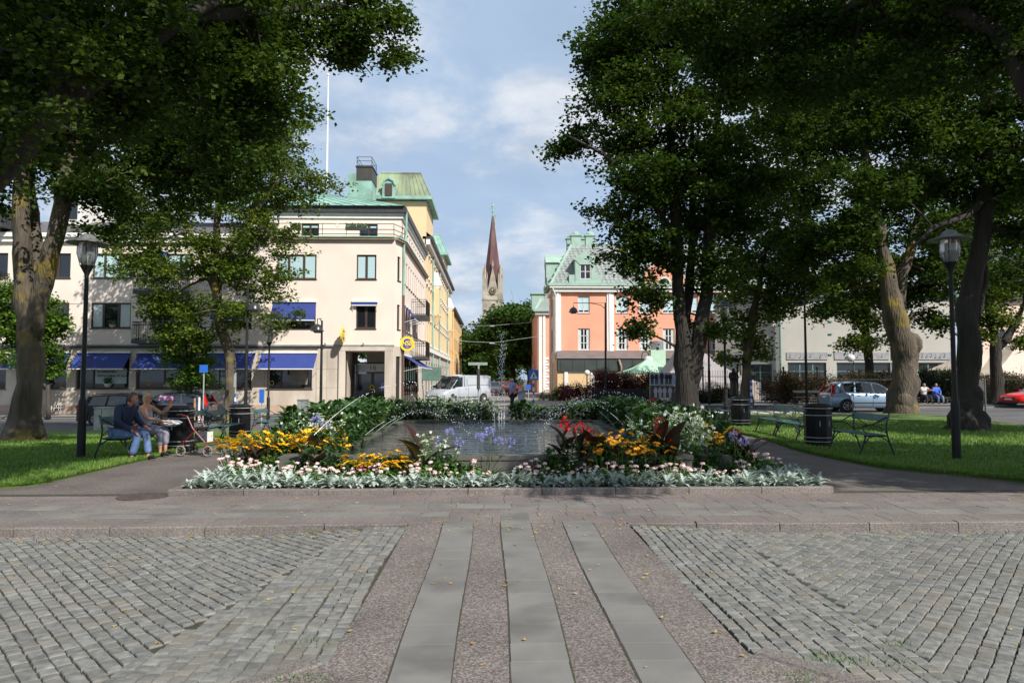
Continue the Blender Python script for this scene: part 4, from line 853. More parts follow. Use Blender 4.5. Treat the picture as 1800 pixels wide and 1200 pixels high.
for q in hw: fw_.win(wb, *q, 3, [.7], fm=M_turq, fw=.12, rec=.2, mul=.06)
for q in hl: fwl.win(wb, *q, 2, [.7], fm=M_turq, fw=.12, rec=.2, mul=.06)
mb = MB(); fw_.box(mb, -.3, U(1678) + .3, zt_, zt_ + .3, -3, .35); fwl.box(mb, -.3, LL, zt_, zt_ + .3, -2, .3); mb.build('roof_edge', M_turq, wb, world=True)
M_fr = mat('grey_frieze', (.22, .22, .23), (.30, .30, .31), 2.5, .8); mb = MB()
frz = [(U(1382), U(1454)), (U(1466), U(1562)), (U(1566), U(1612)), (U(1614), U(1671))]
for a, b_ in frz: fw_.box(mb, a, b_, Zw(632), Zw(619), 0, .07)
fwl.box(mb, .3, 2.4, 3.45, 4.1, 0, .07); fwl.box(mb, 2.9, 5.1, 3.45, 4.1, 0, .07); frp = mb.build('frieze', M_fr, wb, world=True)
mb = MB()
for fc, a, b_ in [(fw_, *q) for q in frz] + [(fwl, .5, 2.2), (fwl, 3.0, 5.0)]:
    n = int((b_ - a) * 2.2)
    for i in range(n):
        if random.random() < .35: continue
        u = a + .25 + (b_ - a - .5) * i / n; v = (Zw(632) + Zw(619)) / 2 - .14 + random.uniform(-.04, .08)
        fc.box(mb, u + .055, u + .075, v, v + .30, .071, .085); mb.prism([(u + .065 * math.cos(k * .785), v + .045 * math.sin(k * .785)) for k in range(8)], .071, .09, fc.p)
o = mb.build('music_notes', M_dark, frp); o.data.transform(Matrix.Translation(-wloc(wb)))
mb = MB()
for py in (565, 587, 606, 623): mb.box(at(1459, py, WY).x - .15, at(1459, py, WY).x + .15, WY - .1, WY, Zw(py) - .05, Zw(py) + .05)
mb.tube([(fw_.o.x - .1, WY - .15, 0), (fw_.o.x - .1, WY - .15, zt_)], .07, 6); mb.build('wall_fittings', M_turq, wb, world=True)
mb = MB(); mb.tube([fwl.p(LL - .5, 6.2, .1), fwl.p(LL - .5, 7.4, .1)], .2, 8); mb.build('lamp_fixture', M_silver, wb, world=True)
# pale building at the far right, partly behind parasols
rb = thing('pale_pink_building', 'pale pink low building behind the trees at the far right', 'building', (60, 66, 0))
fr = Fc((at(1690, 600, 66).x, 66, 0), (1, 0)); mb = MB(); fr.wall(mb, 0, 30, 0, 9.2, [(3 + i * 3, 4.4 + i * 3, 4.6, 6.4) for i in range(7)], .2); mb.build('wall', mat('faded_pink', (.70, .52, .42), (.64, .48, .39), .5, .9), rb, world=True)
for i in range(7): fr.win(rb, 3 + i * 3, 4.4 + i * 3, 4.6, 6.4, 2, 2, fm=M_silver)
mb = MB(); fr.box(mb, -.3, 30, 9.2, 9.6, -6, .5); mb.build('roof', M_dark, rb, world=True)
# ---- church
CY = 280.; ch = thing('church', 'distant stone church tower with tall dark red copper spire and clock', 'church', (at(866, 500, CY).x, CY, 0))
M_st = mat('church_stone', (.36, .32, .25), (.22, .19, .15), .35, .9, .05, 1.5, c3=(.42, .38, .31), sc3=.2); M_cu = mat('red_brown_spire', (.115, .045, .04), (.075, .03, .03), .5, .55, c3=(.16, .085, .07), sc3=.3, stretch=(1, 1, .2))
zf_ = lambda py: ZY(py, CY, 866); S = CY / F
hw_ = 17.5 * S; zb = zf_(516)
b = MB(); b.box(-hw_, hw_, -hw_, hw_, 0, zb); 
for z in (zb - 3, zb - 9): b.box(-hw_ - .3, hw_ + .3, -hw_ - .3, hw_ + .3, z, z + .6)
for sx_ in (-1, 1):
    for sy_ in (-1, 1):
        c = (sx_ * (hw_ - .9), sy_ * (hw_ - .9)); b.box(c[0] - 1.0, c[0] + 1.0, c[1] - 1.0, c[1] + 1.0, 0, zf_(492)); b.lathe([(.9, 0), (.7, 1.6), (.1, 6)], 8, c=(c[0], c[1], zf_(492)))
        for q in ((-.85, -.85), (.85, -.85), (.85, .85), (-.85, .85)): b.lathe([(.22, 0), (.2, 1.2), (.04, 2.6)], 6, c=(c[0] + q[0], c[1] + q[1], zf_(492)))
for s_ in range(4):
    M_ = Matrix.Rotation(s_ * PI / 2, 4, 'Z'); b.add([(-10.5 * S, -hw_ - .15, zb - 1), (10.5 * S, -hw_ - .15, zb - 1), (0, -hw_ - .15, zf_(471)), (-10.5 * S, -hw_ + 1, zb - 1), (10.5 * S, -hw_ + 1, zb - 1), (0, -hw_ + 1, zf_(471))], [(0, 1, 2), (5, 4, 3), (0, 2, 5, 3), (1, 4, 5, 2)], M_)
b.lathe([(.35, 0), (.3, .9), (.1, 2.4)], 6, c=(0, -hw_, zf_(471))); b.build('tower', M_st, ch)
b = MB(); n8 = []
for k in range(8): a = PI / 8 + k * PI / 4; n8.append((math.cos(a), math.sin(a)))
def ring(r, z): return [(x * r, y * r, z) for x, y in n8]
prof = [(13.6 * S / .92, zb - 1), (13.0 * S / .92, zf_(485)), (12.2 * S / .92, zf_(468)), (7.5 * S / .92, zf_(430)), (1.9 * S / .92, zf_(383)), (.9 * S, zf_(378))]
vs = [p for r, z in prof for p in ring(r, z)]; b.add(vs, [(i * 8 + k, i * 8 + (k + 1) % 8, i * 8 + 8 + (k + 1) % 8, i * 8 + 8 + k) for i in range(5) for k in range(8)]); b.build('spire', M_cu, ch)
b = MB(); rr_ = 4 * S
for z in (zf_(455), zf_(435)):
    for s_ in (-1, 1): b.box(s_ * .9 - .25, s_ * .9 + .25, -(7.2 if z < zf_(445) else 5.0) * S - .3, -4 * S, z, z + 1.2)
b.build('spire_lights', M_dark, ch)
b = MB(); b.lathe([(.3, 0), (.25, 3.4), (.15, 6)], 8, c=(0, 0, zf_(381))); b.ball((0, 0, zf_(372)), .5); b.ball((0, 0, zf_(363)), .45); b.box(-.95, .95, -.18, .18, zf_(366.5), zf_(364.8)); b.lathe([(.4, 0), (.1, 1.1)], 8, c=(0, 0, zf_(362)))
b.lathe([(.18, -6), (.15, 1.0)], 8, c=(.9, .5, zf_(378))); b.box(.3, 1.5, .4, .6, zf_(379), zf_(377.6)); b.build('cross', M_verd, ch)
b = MB(); 
M_ = Matrix.Translation((0, -hw_ - .45, zf_(517) + .8)) @ Matrix.Rotation(R(90), 4, 'X'); b.lathe([(1.35, -.2), (1.35, .1), (1.2, .14), (.02, .14)], 24, M=M_); ck = b.build('clock_face', M_dark, ch)
b = MB(); 
for k in range(12): a = k * PI / 6; b.box(-.06, .06, .85, 1.1, .15, .17, M=M_ @ Matrix.Rotation(a, 4, 'Z'))
b.box(-.07, .07, 0, .95, .18, .2, M=M_ @ Matrix.Rotation(R(-8), 4, 'Z')); b.box(-.09, .09, 0, .62, .18, .2, M=M_ @ Matrix.Rotation(R(35), 4, 'Z')); b.build('clock_hands', mat('gilt', (.7, .5, .15)), ck)
# ------------------------------------------------------------ trees
def barkmat(name, c, c2, moss, amt=.55):
    m = mat(name, c, c2, 3.0, .92, .03, 9, stretch=(1, 1, .22)); t = m.node_tree; b = t.nodes['Principled BSDF']
    ln = [l for l in t.links if l.to_socket == b.inputs['Base Color']][0]; src = ln.from_socket
    tcn = N(t, 'ShaderNodeTexCoord'); n = N(t, 'ShaderNodeTexNoise'); n.inputs['Scale'].default_value = 1.1; n.inputs['Detail'].default_value = 6; t.links.new(tcn.outputs['Object'], n.inputs['Vector'])
    r = N(t, 'ShaderNodeMapRange'); r.inputs[1].default_value = amt; r.inputs[2].default_value = amt + .14; t.links.new(n.outputs[0], r.inputs[0])
    mx = N(t, 'ShaderNodeMix', data_type='RGBA'); t.links.new(r.outputs[0], mx.inputs[0]); t.links.new(src, mx.inputs[6]); mx.inputs[7].default_value = (*moss, 1); t.links.new(mx.outputs[2], b.inputs['Base Color'])
    w_ = N(t, 'ShaderNodeTexVoronoi'); w_.inputs['Scale'].default_value = 16; mp = N(t, 'ShaderNodeMapping'); mp.inputs['Scale'].default_value = (1, 1, .18); t.links.new(tcn.outputs['Object'], mp.inputs[0]); t.links.new(mp.outputs[0], w_.inputs['Vector'])
    bp = [q for q in t.nodes if q.type == 'BUMP'][0]; b2 = N(t, 'ShaderNodeBump'); b2.inputs['Distance'].default_value = .035; t.links.new(w_.outputs[0], b2.inputs['Height']); t.links.new(bp.outputs[0], b2.inputs['Normal']); t.links.new(b2.outputs[0], b.inputs['Normal']); return m
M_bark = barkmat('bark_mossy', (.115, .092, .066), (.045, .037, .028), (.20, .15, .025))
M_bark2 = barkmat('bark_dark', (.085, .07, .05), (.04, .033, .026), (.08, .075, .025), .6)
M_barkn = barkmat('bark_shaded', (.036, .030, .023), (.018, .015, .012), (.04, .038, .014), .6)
def leafmat(name, a, b_, tint=.55, tr=.30): return mat(name, a, b_, .55, .6, tint=tint, trans=tr, spec=.12)
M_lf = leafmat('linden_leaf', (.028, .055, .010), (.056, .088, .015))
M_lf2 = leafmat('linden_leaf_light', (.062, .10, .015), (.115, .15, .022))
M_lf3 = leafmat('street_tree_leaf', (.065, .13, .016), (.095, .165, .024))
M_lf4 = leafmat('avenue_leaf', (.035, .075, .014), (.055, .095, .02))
def leaves(name, cs, size, m, par, rng, spread=.13, per=28, flat=.55):
    """cs: (n,3) spray centres; each spray is a twig's worth of kite shaped, slightly folded leaves"""
    cs = np.asarray(cs, dtype=np.float64); n = len(cs) * per
    tw = rng.randn(len(cs), 3); tw[:, 2] *= .45; tw /= np.linalg.norm(tw, axis=1)[:, None]
    tt = rng.rand(len(cs), per) * 2 - 1
    L = spread * 2.3
    c = cs[:, None, :] + tw[:, None, :] * (tt[:, :, None] * L) + rng.randn(len(cs), per, 3) * spread * np.array([1, 1, .6]); c[:, :, 2] -= (tt ** 2) * spread * .7
    c = c.reshape(-1, 3)
    nr = rng.randn(n, 3) * flat; nr[:, 2] += 1; nr /= np.linalg.norm(nr, axis=1)[:, None]
    d = rng.randn(n, 3); d[:, 2] -= .5; d -= nr * (d * nr).sum(1)[:, None]; d /= np.linalg.norm(d, axis=1)[:, None]; s_ = np.cross(nr, d)
    z = size * (.65 + .7 * rng.rand(n))[:, None]
    v = np.stack([c - d * z * .5, c + s_ * z * .42 + nr * z * .12, c + d * z * .55, c - s_ * z * .42 + nr * z * .12], 1).reshape(-1, 3)
    tl = np.repeat(np.clip(rng.rand(n) * .7 + np.repeat(rng.rand(len(cs)), per) * .3, 0, 1), 4)
    return npmesh(name, v, np.arange(n * 4).reshape(-1, 4), m, par, tint=tl)
def tree(label, base, stems, blobs, leafm, bark, size=.1, dens=1.0, seed=1, r0=.4, group=None, rootflare=1.5, name='linden_tree', per=28, spread=.14, burls=(), twigs=3, cat='tree'):
    """stems: list of [points], radii; blobs: (px, py, Y, rx_px, rz_px, depth_m) in photo pixels at depth Y, or ('w', x, y, z, rx, rz, ry) in metres"""
    rng = np.random.RandomState(seed); rr = random.Random(seed); size *= 1.15; T = thing(name, label, cat, base, 0, group); bv = V(base)
    mb = MB(); nodes = []
    for pts, rad in stems:
        pts = [V(p) for p in pts]; P2, R2 = [], []
        for i in range(len(pts) - 1):
            k = max(3, int((pts[i + 1] - pts[i]).length / .5))
            for j in range(k):
                t = j / k; q = pts[i].lerp(pts[i + 1], t); w_ = .05 * min(1, rad[i]) * (1 + (pts[i] - bv).length * .15)
                q = q + V((noise.noise(q * .9 + V((seed, 0, 0))), noise.noise(q * .9 + V((0, seed, 5))), 0)) * min(.18, w_ * 4) * (0 if (i == 0 and j == 0) else 1); P2.append(q); R2.append(rad[i] + (rad[i + 1] - rad[i]) * t)
        P2.append(pts[-1]); R2.append(rad[-1])
        if (pts[0] - bv).length < .3 and rootflare > 1:
            for i, q in enumerate(P2): h = q.z - bv.z; R2[i] *= 1 + (rootflare - 1) * math.exp(-max(h, 0) / .33)
            P2.insert(0, P2[0] - V((0, 0, .3))); R2.insert(0, R2[0])
        mb.tube([q - bv for q in P2], R2, 14, wob=.30)
        nodes += [(q, r_) for q, r_ in zip(P2, R2)]
    for q, r_ in burls: mb.ball(V(q) - bv, (r_, r_, r_ * 1.2), 10)
    B = []
    for bl in blobs:
        if bl[0] == 'w': B.append((V(bl[1:4]), bl[4], bl[6], bl[5]))
        else:
            px, py, Y, rx, rz, dp = bl; c = at(px, py, Y); B.append((c, rx * 1.1 * Y / F, dp * 1.1, rz * 1.1 * Y / F))
    cs = []
    for c, rx, ry, rz in B:
        # limb to the clump and twigs inside it
        cand = sorted(nodes, key=lambda q: (q[0] - c).length - .0 * q[1])[:6]; q = rr.choice(cand)
        if (q[0] - c).length > .4:
            mid = (q[0] + c) / 2 + V((0, 0, .15 * (q[0] - c).length)); r1 = max(.02, min(q[1] * .5, .03 + (q[0] - c).length * .018))
            arc = [q[0].lerp(mid, t).lerp(mid.lerp(c, t), t) - bv for t in (0, .2, .4, .6, .8, 1)]
            mb.tube(arc, [r1, r1 * .85, r1 * .7, r1 * .55, r1 * .4, r1 * .28], 7, wob=.2)
        for _ in range(twigs):
            d = V((rr.gauss(0, 1) * rx, rr.gauss(0, 1) * ry, rr.gauss(0, .8) * rz)) * .62; m_ = c + d * .5 + V((0, 0, .1)); mb.tube([c - bv, m_ - bv, c + d - bv], [.03, .018, .008], 5, cap=False)
        vol = (rx * ry * rz) ** (2 / 3); n = int(vol * 46 * dens); k = 0; m = max(4, n // 9); sub = []
        while len(sub) < m:
            d = V((rr.gauss(0, 1), rr.gauss(0, 1), rr.gauss(0, 1))).normalized(); nf = .80 + .5 * noise.noise(d * 1.7 + c * .37) + .22 * noise.noise(d * 4.3 + c); rad = rr.random() ** .40 * nf; sub.append(c + V((d.x * rx, d.y * ry, d.z * rz)) * rad)
        sg = min(.42, .26 * (rx * ry * rz) ** (1 / 3)) * (1 if size < .3 else 2)
        while k < n:
            if rr.random() < .80:
                q_ = rr.choice(sub); cs.append(tuple(q_ + V((rr.gauss(0, sg), rr.gauss(0, sg), rr.gauss(0, sg * .42))) - bv)); k += 1; continue
            d = V((rr.gauss(0, 1), rr.gauss(0, 1), rr.gauss(0, 1))).normalized(); nf = .78 + .5 * noise.noise(d * 1.7 + c * .37) + .22 * noise.noise(d * 4.3 + c)
            rad = rr.random() ** .42 * nf; p = c + V((d.x * rx, d.y * ry, d.z * rz)) * rad
            if noise.noise(p * (1.1 / max(.5, size * 9)) + V((seed * 3.1, 0, 0))) < -.20 and rr.random() < .88: k += .5; continue
            cs.append(tuple(p - bv)); k += 1
    mb.build('trunk', bark, T, smooth='all')
    if cs: leaves('crown', cs, size, leafm, T, rng, per=per, spread=spread)
    return T
def base(px, py): return gnd(px, py)
def S(px, py, Y, dy=0): return at(px, py, Y + dy)
# L1 thick forked trunk, left lawn
bp = base(45, 776); Y = bp.y
tree('thick mossy forked tree on the left lawn beside the lamp post', bp, [
    ([bp, S(50, 700, Y), S(55, 620, Y), S(48, 530, Y), S(42, 470, Y), S(38, 400, Y), S(40, 300, Y), S(70, 200, Y, .5)], [.48, .36, .36, .31, .26, .24, .2, .1]),
    ([S(58, 600, Y), S(74, 500, Y, -.3), S(95, 420, Y, -.6), S(118, 330, Y, -.8), S(128, 240, Y, -1), S(150, 100, Y, -1)], [.22, .26, .24, .21, .18, .1]),
    ([S(62, 560, Y, .3), S(70, 480, Y, .6), S(58, 400, Y, 1), S(55, 300, Y, 1.5), S(60, 150, Y, 2)], [.2, .22, .19, .15, .08])],
    [(60, 260, Y, 110, 60, 1.8), (160, 330, Y - 1, 90, 50, 1.5), (230, 380, Y - .5, 70, 45, 1.4), (170, 200, Y, 130, 90, 2.2), (300, 250, Y, 110, 80, 2), (30, 150, Y, 100, 90, 2.2), (250, 120, Y + 1, 140, 90, 2.4), (380, 180, Y + 1, 110, 90, 2.2), (100, 40, Y, 150, 90, 2.6), (450, 130, Y, 70, 70, 2), (-40, 330, Y, 60, 70, 1.6), (360, 60, Y + 1, 150, 100, 2.6), (120, 280, Y + 2, 100, 60, 2), (200, 120, Y + 2, 150, 90, 2.4), (330, 320, Y + 1, 80, 50, 1.8), (20, 60, Y + 2, 120, 90, 2.4), (480, 40, Y + 2, 90, 60, 2), (410, 280, Y + 1, 80, 60, 2), (250, 300, Y, 90, 60, 1.6)],
    M_lf, M_bark, size=.11, seed=3, dens=1.05, burls=[(S(66, 758, Y, -.2), .2)], group=None)
# L2 leaning mossy trunk behind the left benches
bp = base(403, 741); Y = bp.y
tree('leaning tree with yellow lichen trunk behind the left benches', bp, [
    ([bp, S(406, 680, Y), S(402, 620, Y), S(385, 560, Y), S(378, 480, Y), S(382, 380, Y), S(390, 250, Y)], [.36, .27, .26, .25, .22, .17, .07]),
    ([S(380, 520, Y), S(350, 440, Y, .5), S(310, 360, Y, 1), S(270, 290, Y, 1)], [.16, .14, .1, .05]), ([S(380, 470, Y), S(430, 400, Y, -.5), S(480, 330, Y, -1), S(520, 280, Y, -1)], [.15, .12, .09, .04])],
    [(470, 500, Y, 65, 50, 1.6), (400, 470, Y, 80, 60, 2), (300, 480, Y, 80, 50, 2), (240, 450, Y, 60, 45, 1.8), (280, 540, Y, 55, 45, 1.5), (340, 590, Y, 50, 40, 1.3), (330, 420, Y, 90, 60, 2.2), (460, 420, Y, 70, 55, 2), (430, 350, Y, 90, 60, 2.2), (520, 330, Y, 60, 40, 1.6), (560, 315, Y, 38, 24, 1.0), (330, 330, Y, 100, 60, 2.4), (480, 290, Y, 80, 50, 2), (400, 250, Y, 110, 60, 2.4), (300, 240, Y, 100, 70, 2.4), (500, 560, Y, 35, 22, .9), (480, 240, Y + 1, 70, 50, 2), (395, 545, Y - 1, 60, 38, 1.4), (220, 380, Y + 1, 80, 60, 2)],
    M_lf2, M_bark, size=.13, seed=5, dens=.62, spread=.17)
# L0 near tree whose limb crosses the upper left corner
b0 = V((-9.2, 8.6, 0)); L = lambda px, py, Y: at(px, py, Y)
tree('near linden whose heavy dark limb crosses the upper left corner', b0, [
    ([b0, V((-9.1, 8.6, 1.5)), V((-8.6, 8.7, 2.8)), L(-60, 330, 8.8), L(40, 240, 8.8), L(120, 170, 9), L(210, 100, 9.4), L(330, 30, 10), L(480, -60, 11)], [.6, .5, .40, .27, .20, .18, .15, .10, .05]),
    ([V((-9.1, 8.6, 2.2)), V((-10, 9, 5)), V((-10, 9.5, 9)), V((-9.5, 10, 12))], [.4, .34, .25, .1]), ([L(120, 170, 9), L(100, 60, 9.5), L(90, -100, 10)], [.2, .16, .08]), ([L(330, 30, 10), L(450, 20, 11.5), L(600, 10, 13), L(690, 50, 13.5)], [.1, .08, .05, .02]), ([V((-9.1, 8.6, 2.6)), V((-7.5, 7.0, 6)), V((-6, 6, 9)), V((-5, 6, 11))], [.25, .2, .12, .05])],
    [(60, 110, 9.5, 150, 80, 1.3), (200, 190, 10, 120, 70, 1.2), (330, 130, 11, 130, 90, 1.5), (180, 50, 10, 160, 80, 1.6), (420, 60, 12, 120, 80, 1.6), (470, 160, 12, 90, 60, 1.2), (540, 40, 13, 85, 52, 1.2), (620, 60, 13.5, 65, 40, 1.0), (690, 40, 14, 42, 36, .8), (700, 95, 14, 33, 28, .6), (600, 88, 13.5, 50, 24, .8), (488, 205, 12.5, 34, 28, .6), (640, 0, 13.5, 70, 40, 1), (360, 260, 11, 70, 40, .8), (-30, 180, 9, 90, 60, 1), (330, -20, 11, 200, 60, 1.5), (110, 250, 9.6, 60, 30, .6), (440, 230, 12, 60, 40, .8), (30, 200, 8.0, 90, 50, .5), (120, 120, 8.3, 80, 40, .5), (90, 40, 8.3, 100, 40, .6), (200, 60, 8.7, 70, 36, .5), (-40, 250, 8, 60, 40, .4), (270, 20, 9, 80, 40, .6),
     ('w', -9.5, 10, 12, 3.5, 2.5, 3), ('w', -6, 7, 10.5, 2.5, 1.5, 2), ('w', -7, 12, 11.5, 3, 2, 3), ('w', -3.6, 5.5, 8.4, 1.7, 1.2, 1.5), ('w', -5.2, 4.6, 8.6, 1.7, 1.3, 1.5), ('w', -6.8, 4.6, 7.6, 1.5, 1.2, 1.5), ('w', -2.4, 6.6, 9.6, 1.4, 1.0, 1.3), ('w', -4.4, 7.2, 10, 1.8, 1.2, 1.5)],  # unseen crown clumps, some added towards the sun to shade the limb
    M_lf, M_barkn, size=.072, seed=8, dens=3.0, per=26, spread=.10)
# street tree in front of the office building, shrub-like tree at far left
bp = base(334, 722); bp.z = g(bp.x, 38); bp = at(334, 725, 38.5); bp.z = g(bp.x, bp.y); Y = bp.y
tree('small light green street tree before the shaded blue awning', bp, [([bp, S(332, 650, Y), S(328, 560, Y)], [.11, .09, .05])],
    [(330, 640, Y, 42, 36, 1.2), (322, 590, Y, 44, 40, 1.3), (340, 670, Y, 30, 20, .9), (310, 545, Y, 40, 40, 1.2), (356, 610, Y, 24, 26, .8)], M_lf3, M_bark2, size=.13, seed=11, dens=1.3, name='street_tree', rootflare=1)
bp = at(86, 728, 40); bp.z = g(bp.x, bp.y); Y = 40
tree('bright green bushy street tree partly behind the thick forked trunk', bp, [([bp, S(84, 650, Y), S(80, 540, Y)], [.12, .1, .05])],
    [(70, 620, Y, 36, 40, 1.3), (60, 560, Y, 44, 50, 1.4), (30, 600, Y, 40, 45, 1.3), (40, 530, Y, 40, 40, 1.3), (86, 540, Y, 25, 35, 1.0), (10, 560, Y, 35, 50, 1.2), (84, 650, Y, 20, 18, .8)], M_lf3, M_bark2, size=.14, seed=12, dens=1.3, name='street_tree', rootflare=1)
# R1 double-stem tree behind the flower bed right
bp = V((at(1212, 700, 27).x, 27, 0)); Y = 27.
tree('dark double-stemmed tree right of the pool in front of the pink building', bp, [
    ([bp, S(1207, 700, Y), S(1204, 640, Y), S(1196, 580, Y), S(1192, 500, Y), S(1186, 400, Y), S(1180, 250, Y), S(1170, 80, Y)], [.58, .44, .40, .26, .22, .2, .16, .08]),
    ([S(1212, 680, Y), S(1226, 600, Y), S(1243, 520, Y), S(1248, 420, Y), S(1255, 300, Y), S(1270, 120, Y)], [.36, .30, .24, .22, .18, .08]),
    ([S(1200, 600, Y, .3), S(1212, 500, Y, .5), S(1218, 400, Y, .8), S(1215, 200, Y, 1)], [.2, .17, .14, .07]), ([S(1190, 420, Y), S(1130, 330, Y, -.5), S(1060, 270, Y, -1), S(1000, 240, Y, -1)], [.12, .1, .07, .03])],
    [(1010, 245, Y, 38, 48, 1.3), (1060, 180, Y, 65, 60, 1.8), (1050, 90, Y, 50, 55, 1.6), (1110, 260, Y, 75, 60, 2), (1100, 120, Y, 90, 90, 2.4), (1100, 380, Y, 58, 50, 1.7), (1085, 450, Y, 42, 42, 1.4), (1130, 520, Y, 46, 40, 1.3), (1120, 582, Y, 32, 30, 1.0), (1160, 440, Y, 60, 60, 1.9), (1200, 330, Y, 90, 70, 2.4), (1190, 180, Y, 100, 90, 2.6), (1150, 40, Y, 110, 70, 2.6), (1280, 260, Y, 80, 80, 2.3), (1300, 400, Y, 60, 60, 1.8), (1240, 480, Y, 45, 45, 1.4), (1255, 570, Y, 32, 32, 1.0), (1130, 330, Y - 1, 70, 50, 1.8), (1095, 30, Y, 60, 50, 2), (1330, 330, Y + 1, 70, 60, 2), (1250, 60, Y, 100, 70, 2.5), (1360, 200, Y + 2, 90, 70, 2.6), (1230, 400, Y + 1, 50, 50, 1.6), (1170, 300, Y + 2, 60, 60, 1.8)],
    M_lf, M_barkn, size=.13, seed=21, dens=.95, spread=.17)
# R2 small mossy trunk
bp = at(1312, 712, 42); bp.z = 0; Y = 42.
tree('slim mossy trunk tree by the statue in front of the pale hall', bp, [([bp, S(1312, 650, Y), S(1318, 590, Y), S(1335, 500, Y), S(1350, 420, Y)], [.34, .27, .24, .16, .06])],
    [(1310, 590, Y, 45, 34, 1.6), (1350, 530, Y, 65, 42, 2.2), (1290, 500, Y, 50, 50, 2), (1390, 480, Y, 65, 45, 2.2), (1330, 450, Y, 70, 50, 2.4), (1420, 500, Y, 50, 30, 1.6), (1400, 410, Y, 70, 50, 2.4), (1300, 400, Y, 60, 50, 2.4), (1290, 630, Y, 26, 18, 1), (1330, 610, Y, 22, 22, 1), (1450, 430, Y, 50, 50, 2)],
    M_lf2, M_bark, size=.17, seed=22, dens=.5, spread=.22)
# R3 stout lichen trunk beside the blue car
bp = base(1588, 727); Y = bp.y
tree('stout leaning trunk with grey-green lichen standing beside the pale blue car', bp, [
    ([bp, S(1590, 680, Y), S(1592, 640, Y), S(1590, 600, Y), S(1575, 560, Y), S(1565, 510, Y), S(1552, 450, Y), S(1540, 380, Y), S(1520, 280, Y), S(1500, 150, Y)], [.72, .60, .56, .60, .52, .44, .32, .27, .2, .1]),
    ([S(1580, 540, Y), S(1585, 480, Y), S(1603, 430, Y), S(1620, 360, Y), S(1640, 250, Y)], [.3, .28, .24, .18, .08])],
    [(1540, 330, Y, 90, 60, 2.6), (1480, 400, Y, 60, 50, 2), (1620, 330, Y, 80, 60, 2.4), (1640, 430, Y, 60, 60, 2), (1660, 500, Y, 48, 46, 1.8), (1600, 520, Y + 2, 50, 40, 1.8), (1500, 230, Y, 110, 80, 3), (1620, 200, Y, 110, 80, 3), (1560, 100, Y, 140, 90, 3.4), (1420, 320, Y, 70, 60, 2.2), (1500, 480, Y + 1, 60, 40, 1.8), (1450, 540, Y + 2, 50, 25, 1.6), (1640, 560, Y + 1, 40, 22, 1.4), (1400, 200, Y, 90, 80, 2.8), (1700, 280, Y + 3, 90, 90, 3), (1380, 60, Y + 2, 140, 80, 3.4), (1440, 250, Y + 3, 110, 70, 3), (1520, 420, Y + 3, 70, 50, 2.4), (1640, 20, Y + 2, 140, 70, 3), (1330, 330, Y + 5, 80, 60, 2.4), (1690, 450, Y + 3, 60, 50, 2), (1400, 440, Y + 4, 70, 50, 2.4)],
    M_lf, M_bark, size=.15, seed=23, dens=.75, spread=.2, burls=[(S(1602, 605, Y, -.1), .5), (S(1588, 705, Y, -.25), .5)], rootflare=1.15)
# R4 knobbly trunk behind the right lamp
bp = base(1703, 757); Y = bp.y
tree('dark knobbly trunk with swollen base just right of the right lamp post', bp, [
    ([bp, S(1702, 720, Y), S(1704, 680, Y), S(1706, 620, Y), S(1700, 560, Y), S(1706, 500, Y), S(1722, 430, Y), S(1732, 360, Y), S(1738, 260, Y), S(1742, 150, Y), S(1744, 0, Y)], [.40, .37, .31, .34, .32, .29, .27, .25, .22, .2, .16]),
    ([S(1712, 560, Y), S(1728, 500, Y, .3), S(1730, 440, Y, .5)], [.18, .15, .08]), ([S(1735, 350, Y), S(1700, 380, Y, -.5), S(1640, 400, Y, -1), S(1600, 440, Y, -1.4)], [.12, .1, .07, .03]), ([S(1738, 400, Y), S(1780, 410, Y), S(1830, 450, Y)], [.12, .09, .04]), ([S(1740, 200, Y), S(1790, 160, Y), S(1850, 120, Y)], [.15, .12, .06])],
    [(1740, 330, Y, 80, 50, 1.8), (1650, 250, Y, 100, 60, 2.2), (1790, 400, Y, 60, 60, 1.6), (1780, 260, Y, 70, 60, 1.8), (1700, 150, Y, 120, 80, 2.4), (1560, 200, Y, 100, 70, 2.2), (1830, 180, Y, 90, 90, 2), (1600, 80, Y, 130, 80, 2.6), (1760, 30, Y, 130, 80, 2.6), (1450, 120, Y, 90, 80, 2.2), (1640, 400, Y, 60, 22, 1.2), (1800, 480, Y + 4, 60, 60, 2), (1560, 330, Y, 60, 40, 1.5), (1480, 30, Y, 110, 70, 2.4), (1820, 330, Y - 1, 60, 60, 1.5), (1680, 330, Y + 1, 70, 50, 1.6)],
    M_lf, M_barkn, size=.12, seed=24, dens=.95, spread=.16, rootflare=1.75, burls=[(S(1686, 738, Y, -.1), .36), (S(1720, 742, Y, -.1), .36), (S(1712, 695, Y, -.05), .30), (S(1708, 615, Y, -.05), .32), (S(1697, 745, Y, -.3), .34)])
# R5 dark tree far right, R6 thin one behind, R8 street tree beyond
bp = at(1752, 705, 44); bp.z = .1; Y = 44.
tree('dark tree with low forks beyond the notice board at far right', bp, [([bp, S(1752, 640, Y), S(1750, 600, Y), S(1738, 540, Y), S(1735, 470, Y)], [.4, .34, .30, .2, .08]), ([S(1756, 610, Y), S(1785, 570, Y), S(1805, 520, Y)], [.25, .2, .08])],
    [(1740, 520, Y, 50, 50, 2), (1790, 500, Y, 55, 50, 2), (1770, 560, Y, 50, 26, 1.4), (1720, 440, Y, 60, 50, 2.4), (1800, 430, Y, 60, 50, 2.4), (1730, 585, Y, 30, 20, 1), (1810, 590, Y, 30, 30, 1), (1760, 370, Y, 90, 60, 2.6), (1690, 380, Y + 3, 60, 50, 2.4)], M_lf2, M_barkn, size=.18, seed=25, dens=.5, spread=.24)
bp = at(1528, 690, 50); bp.z = .1; Y = 50.
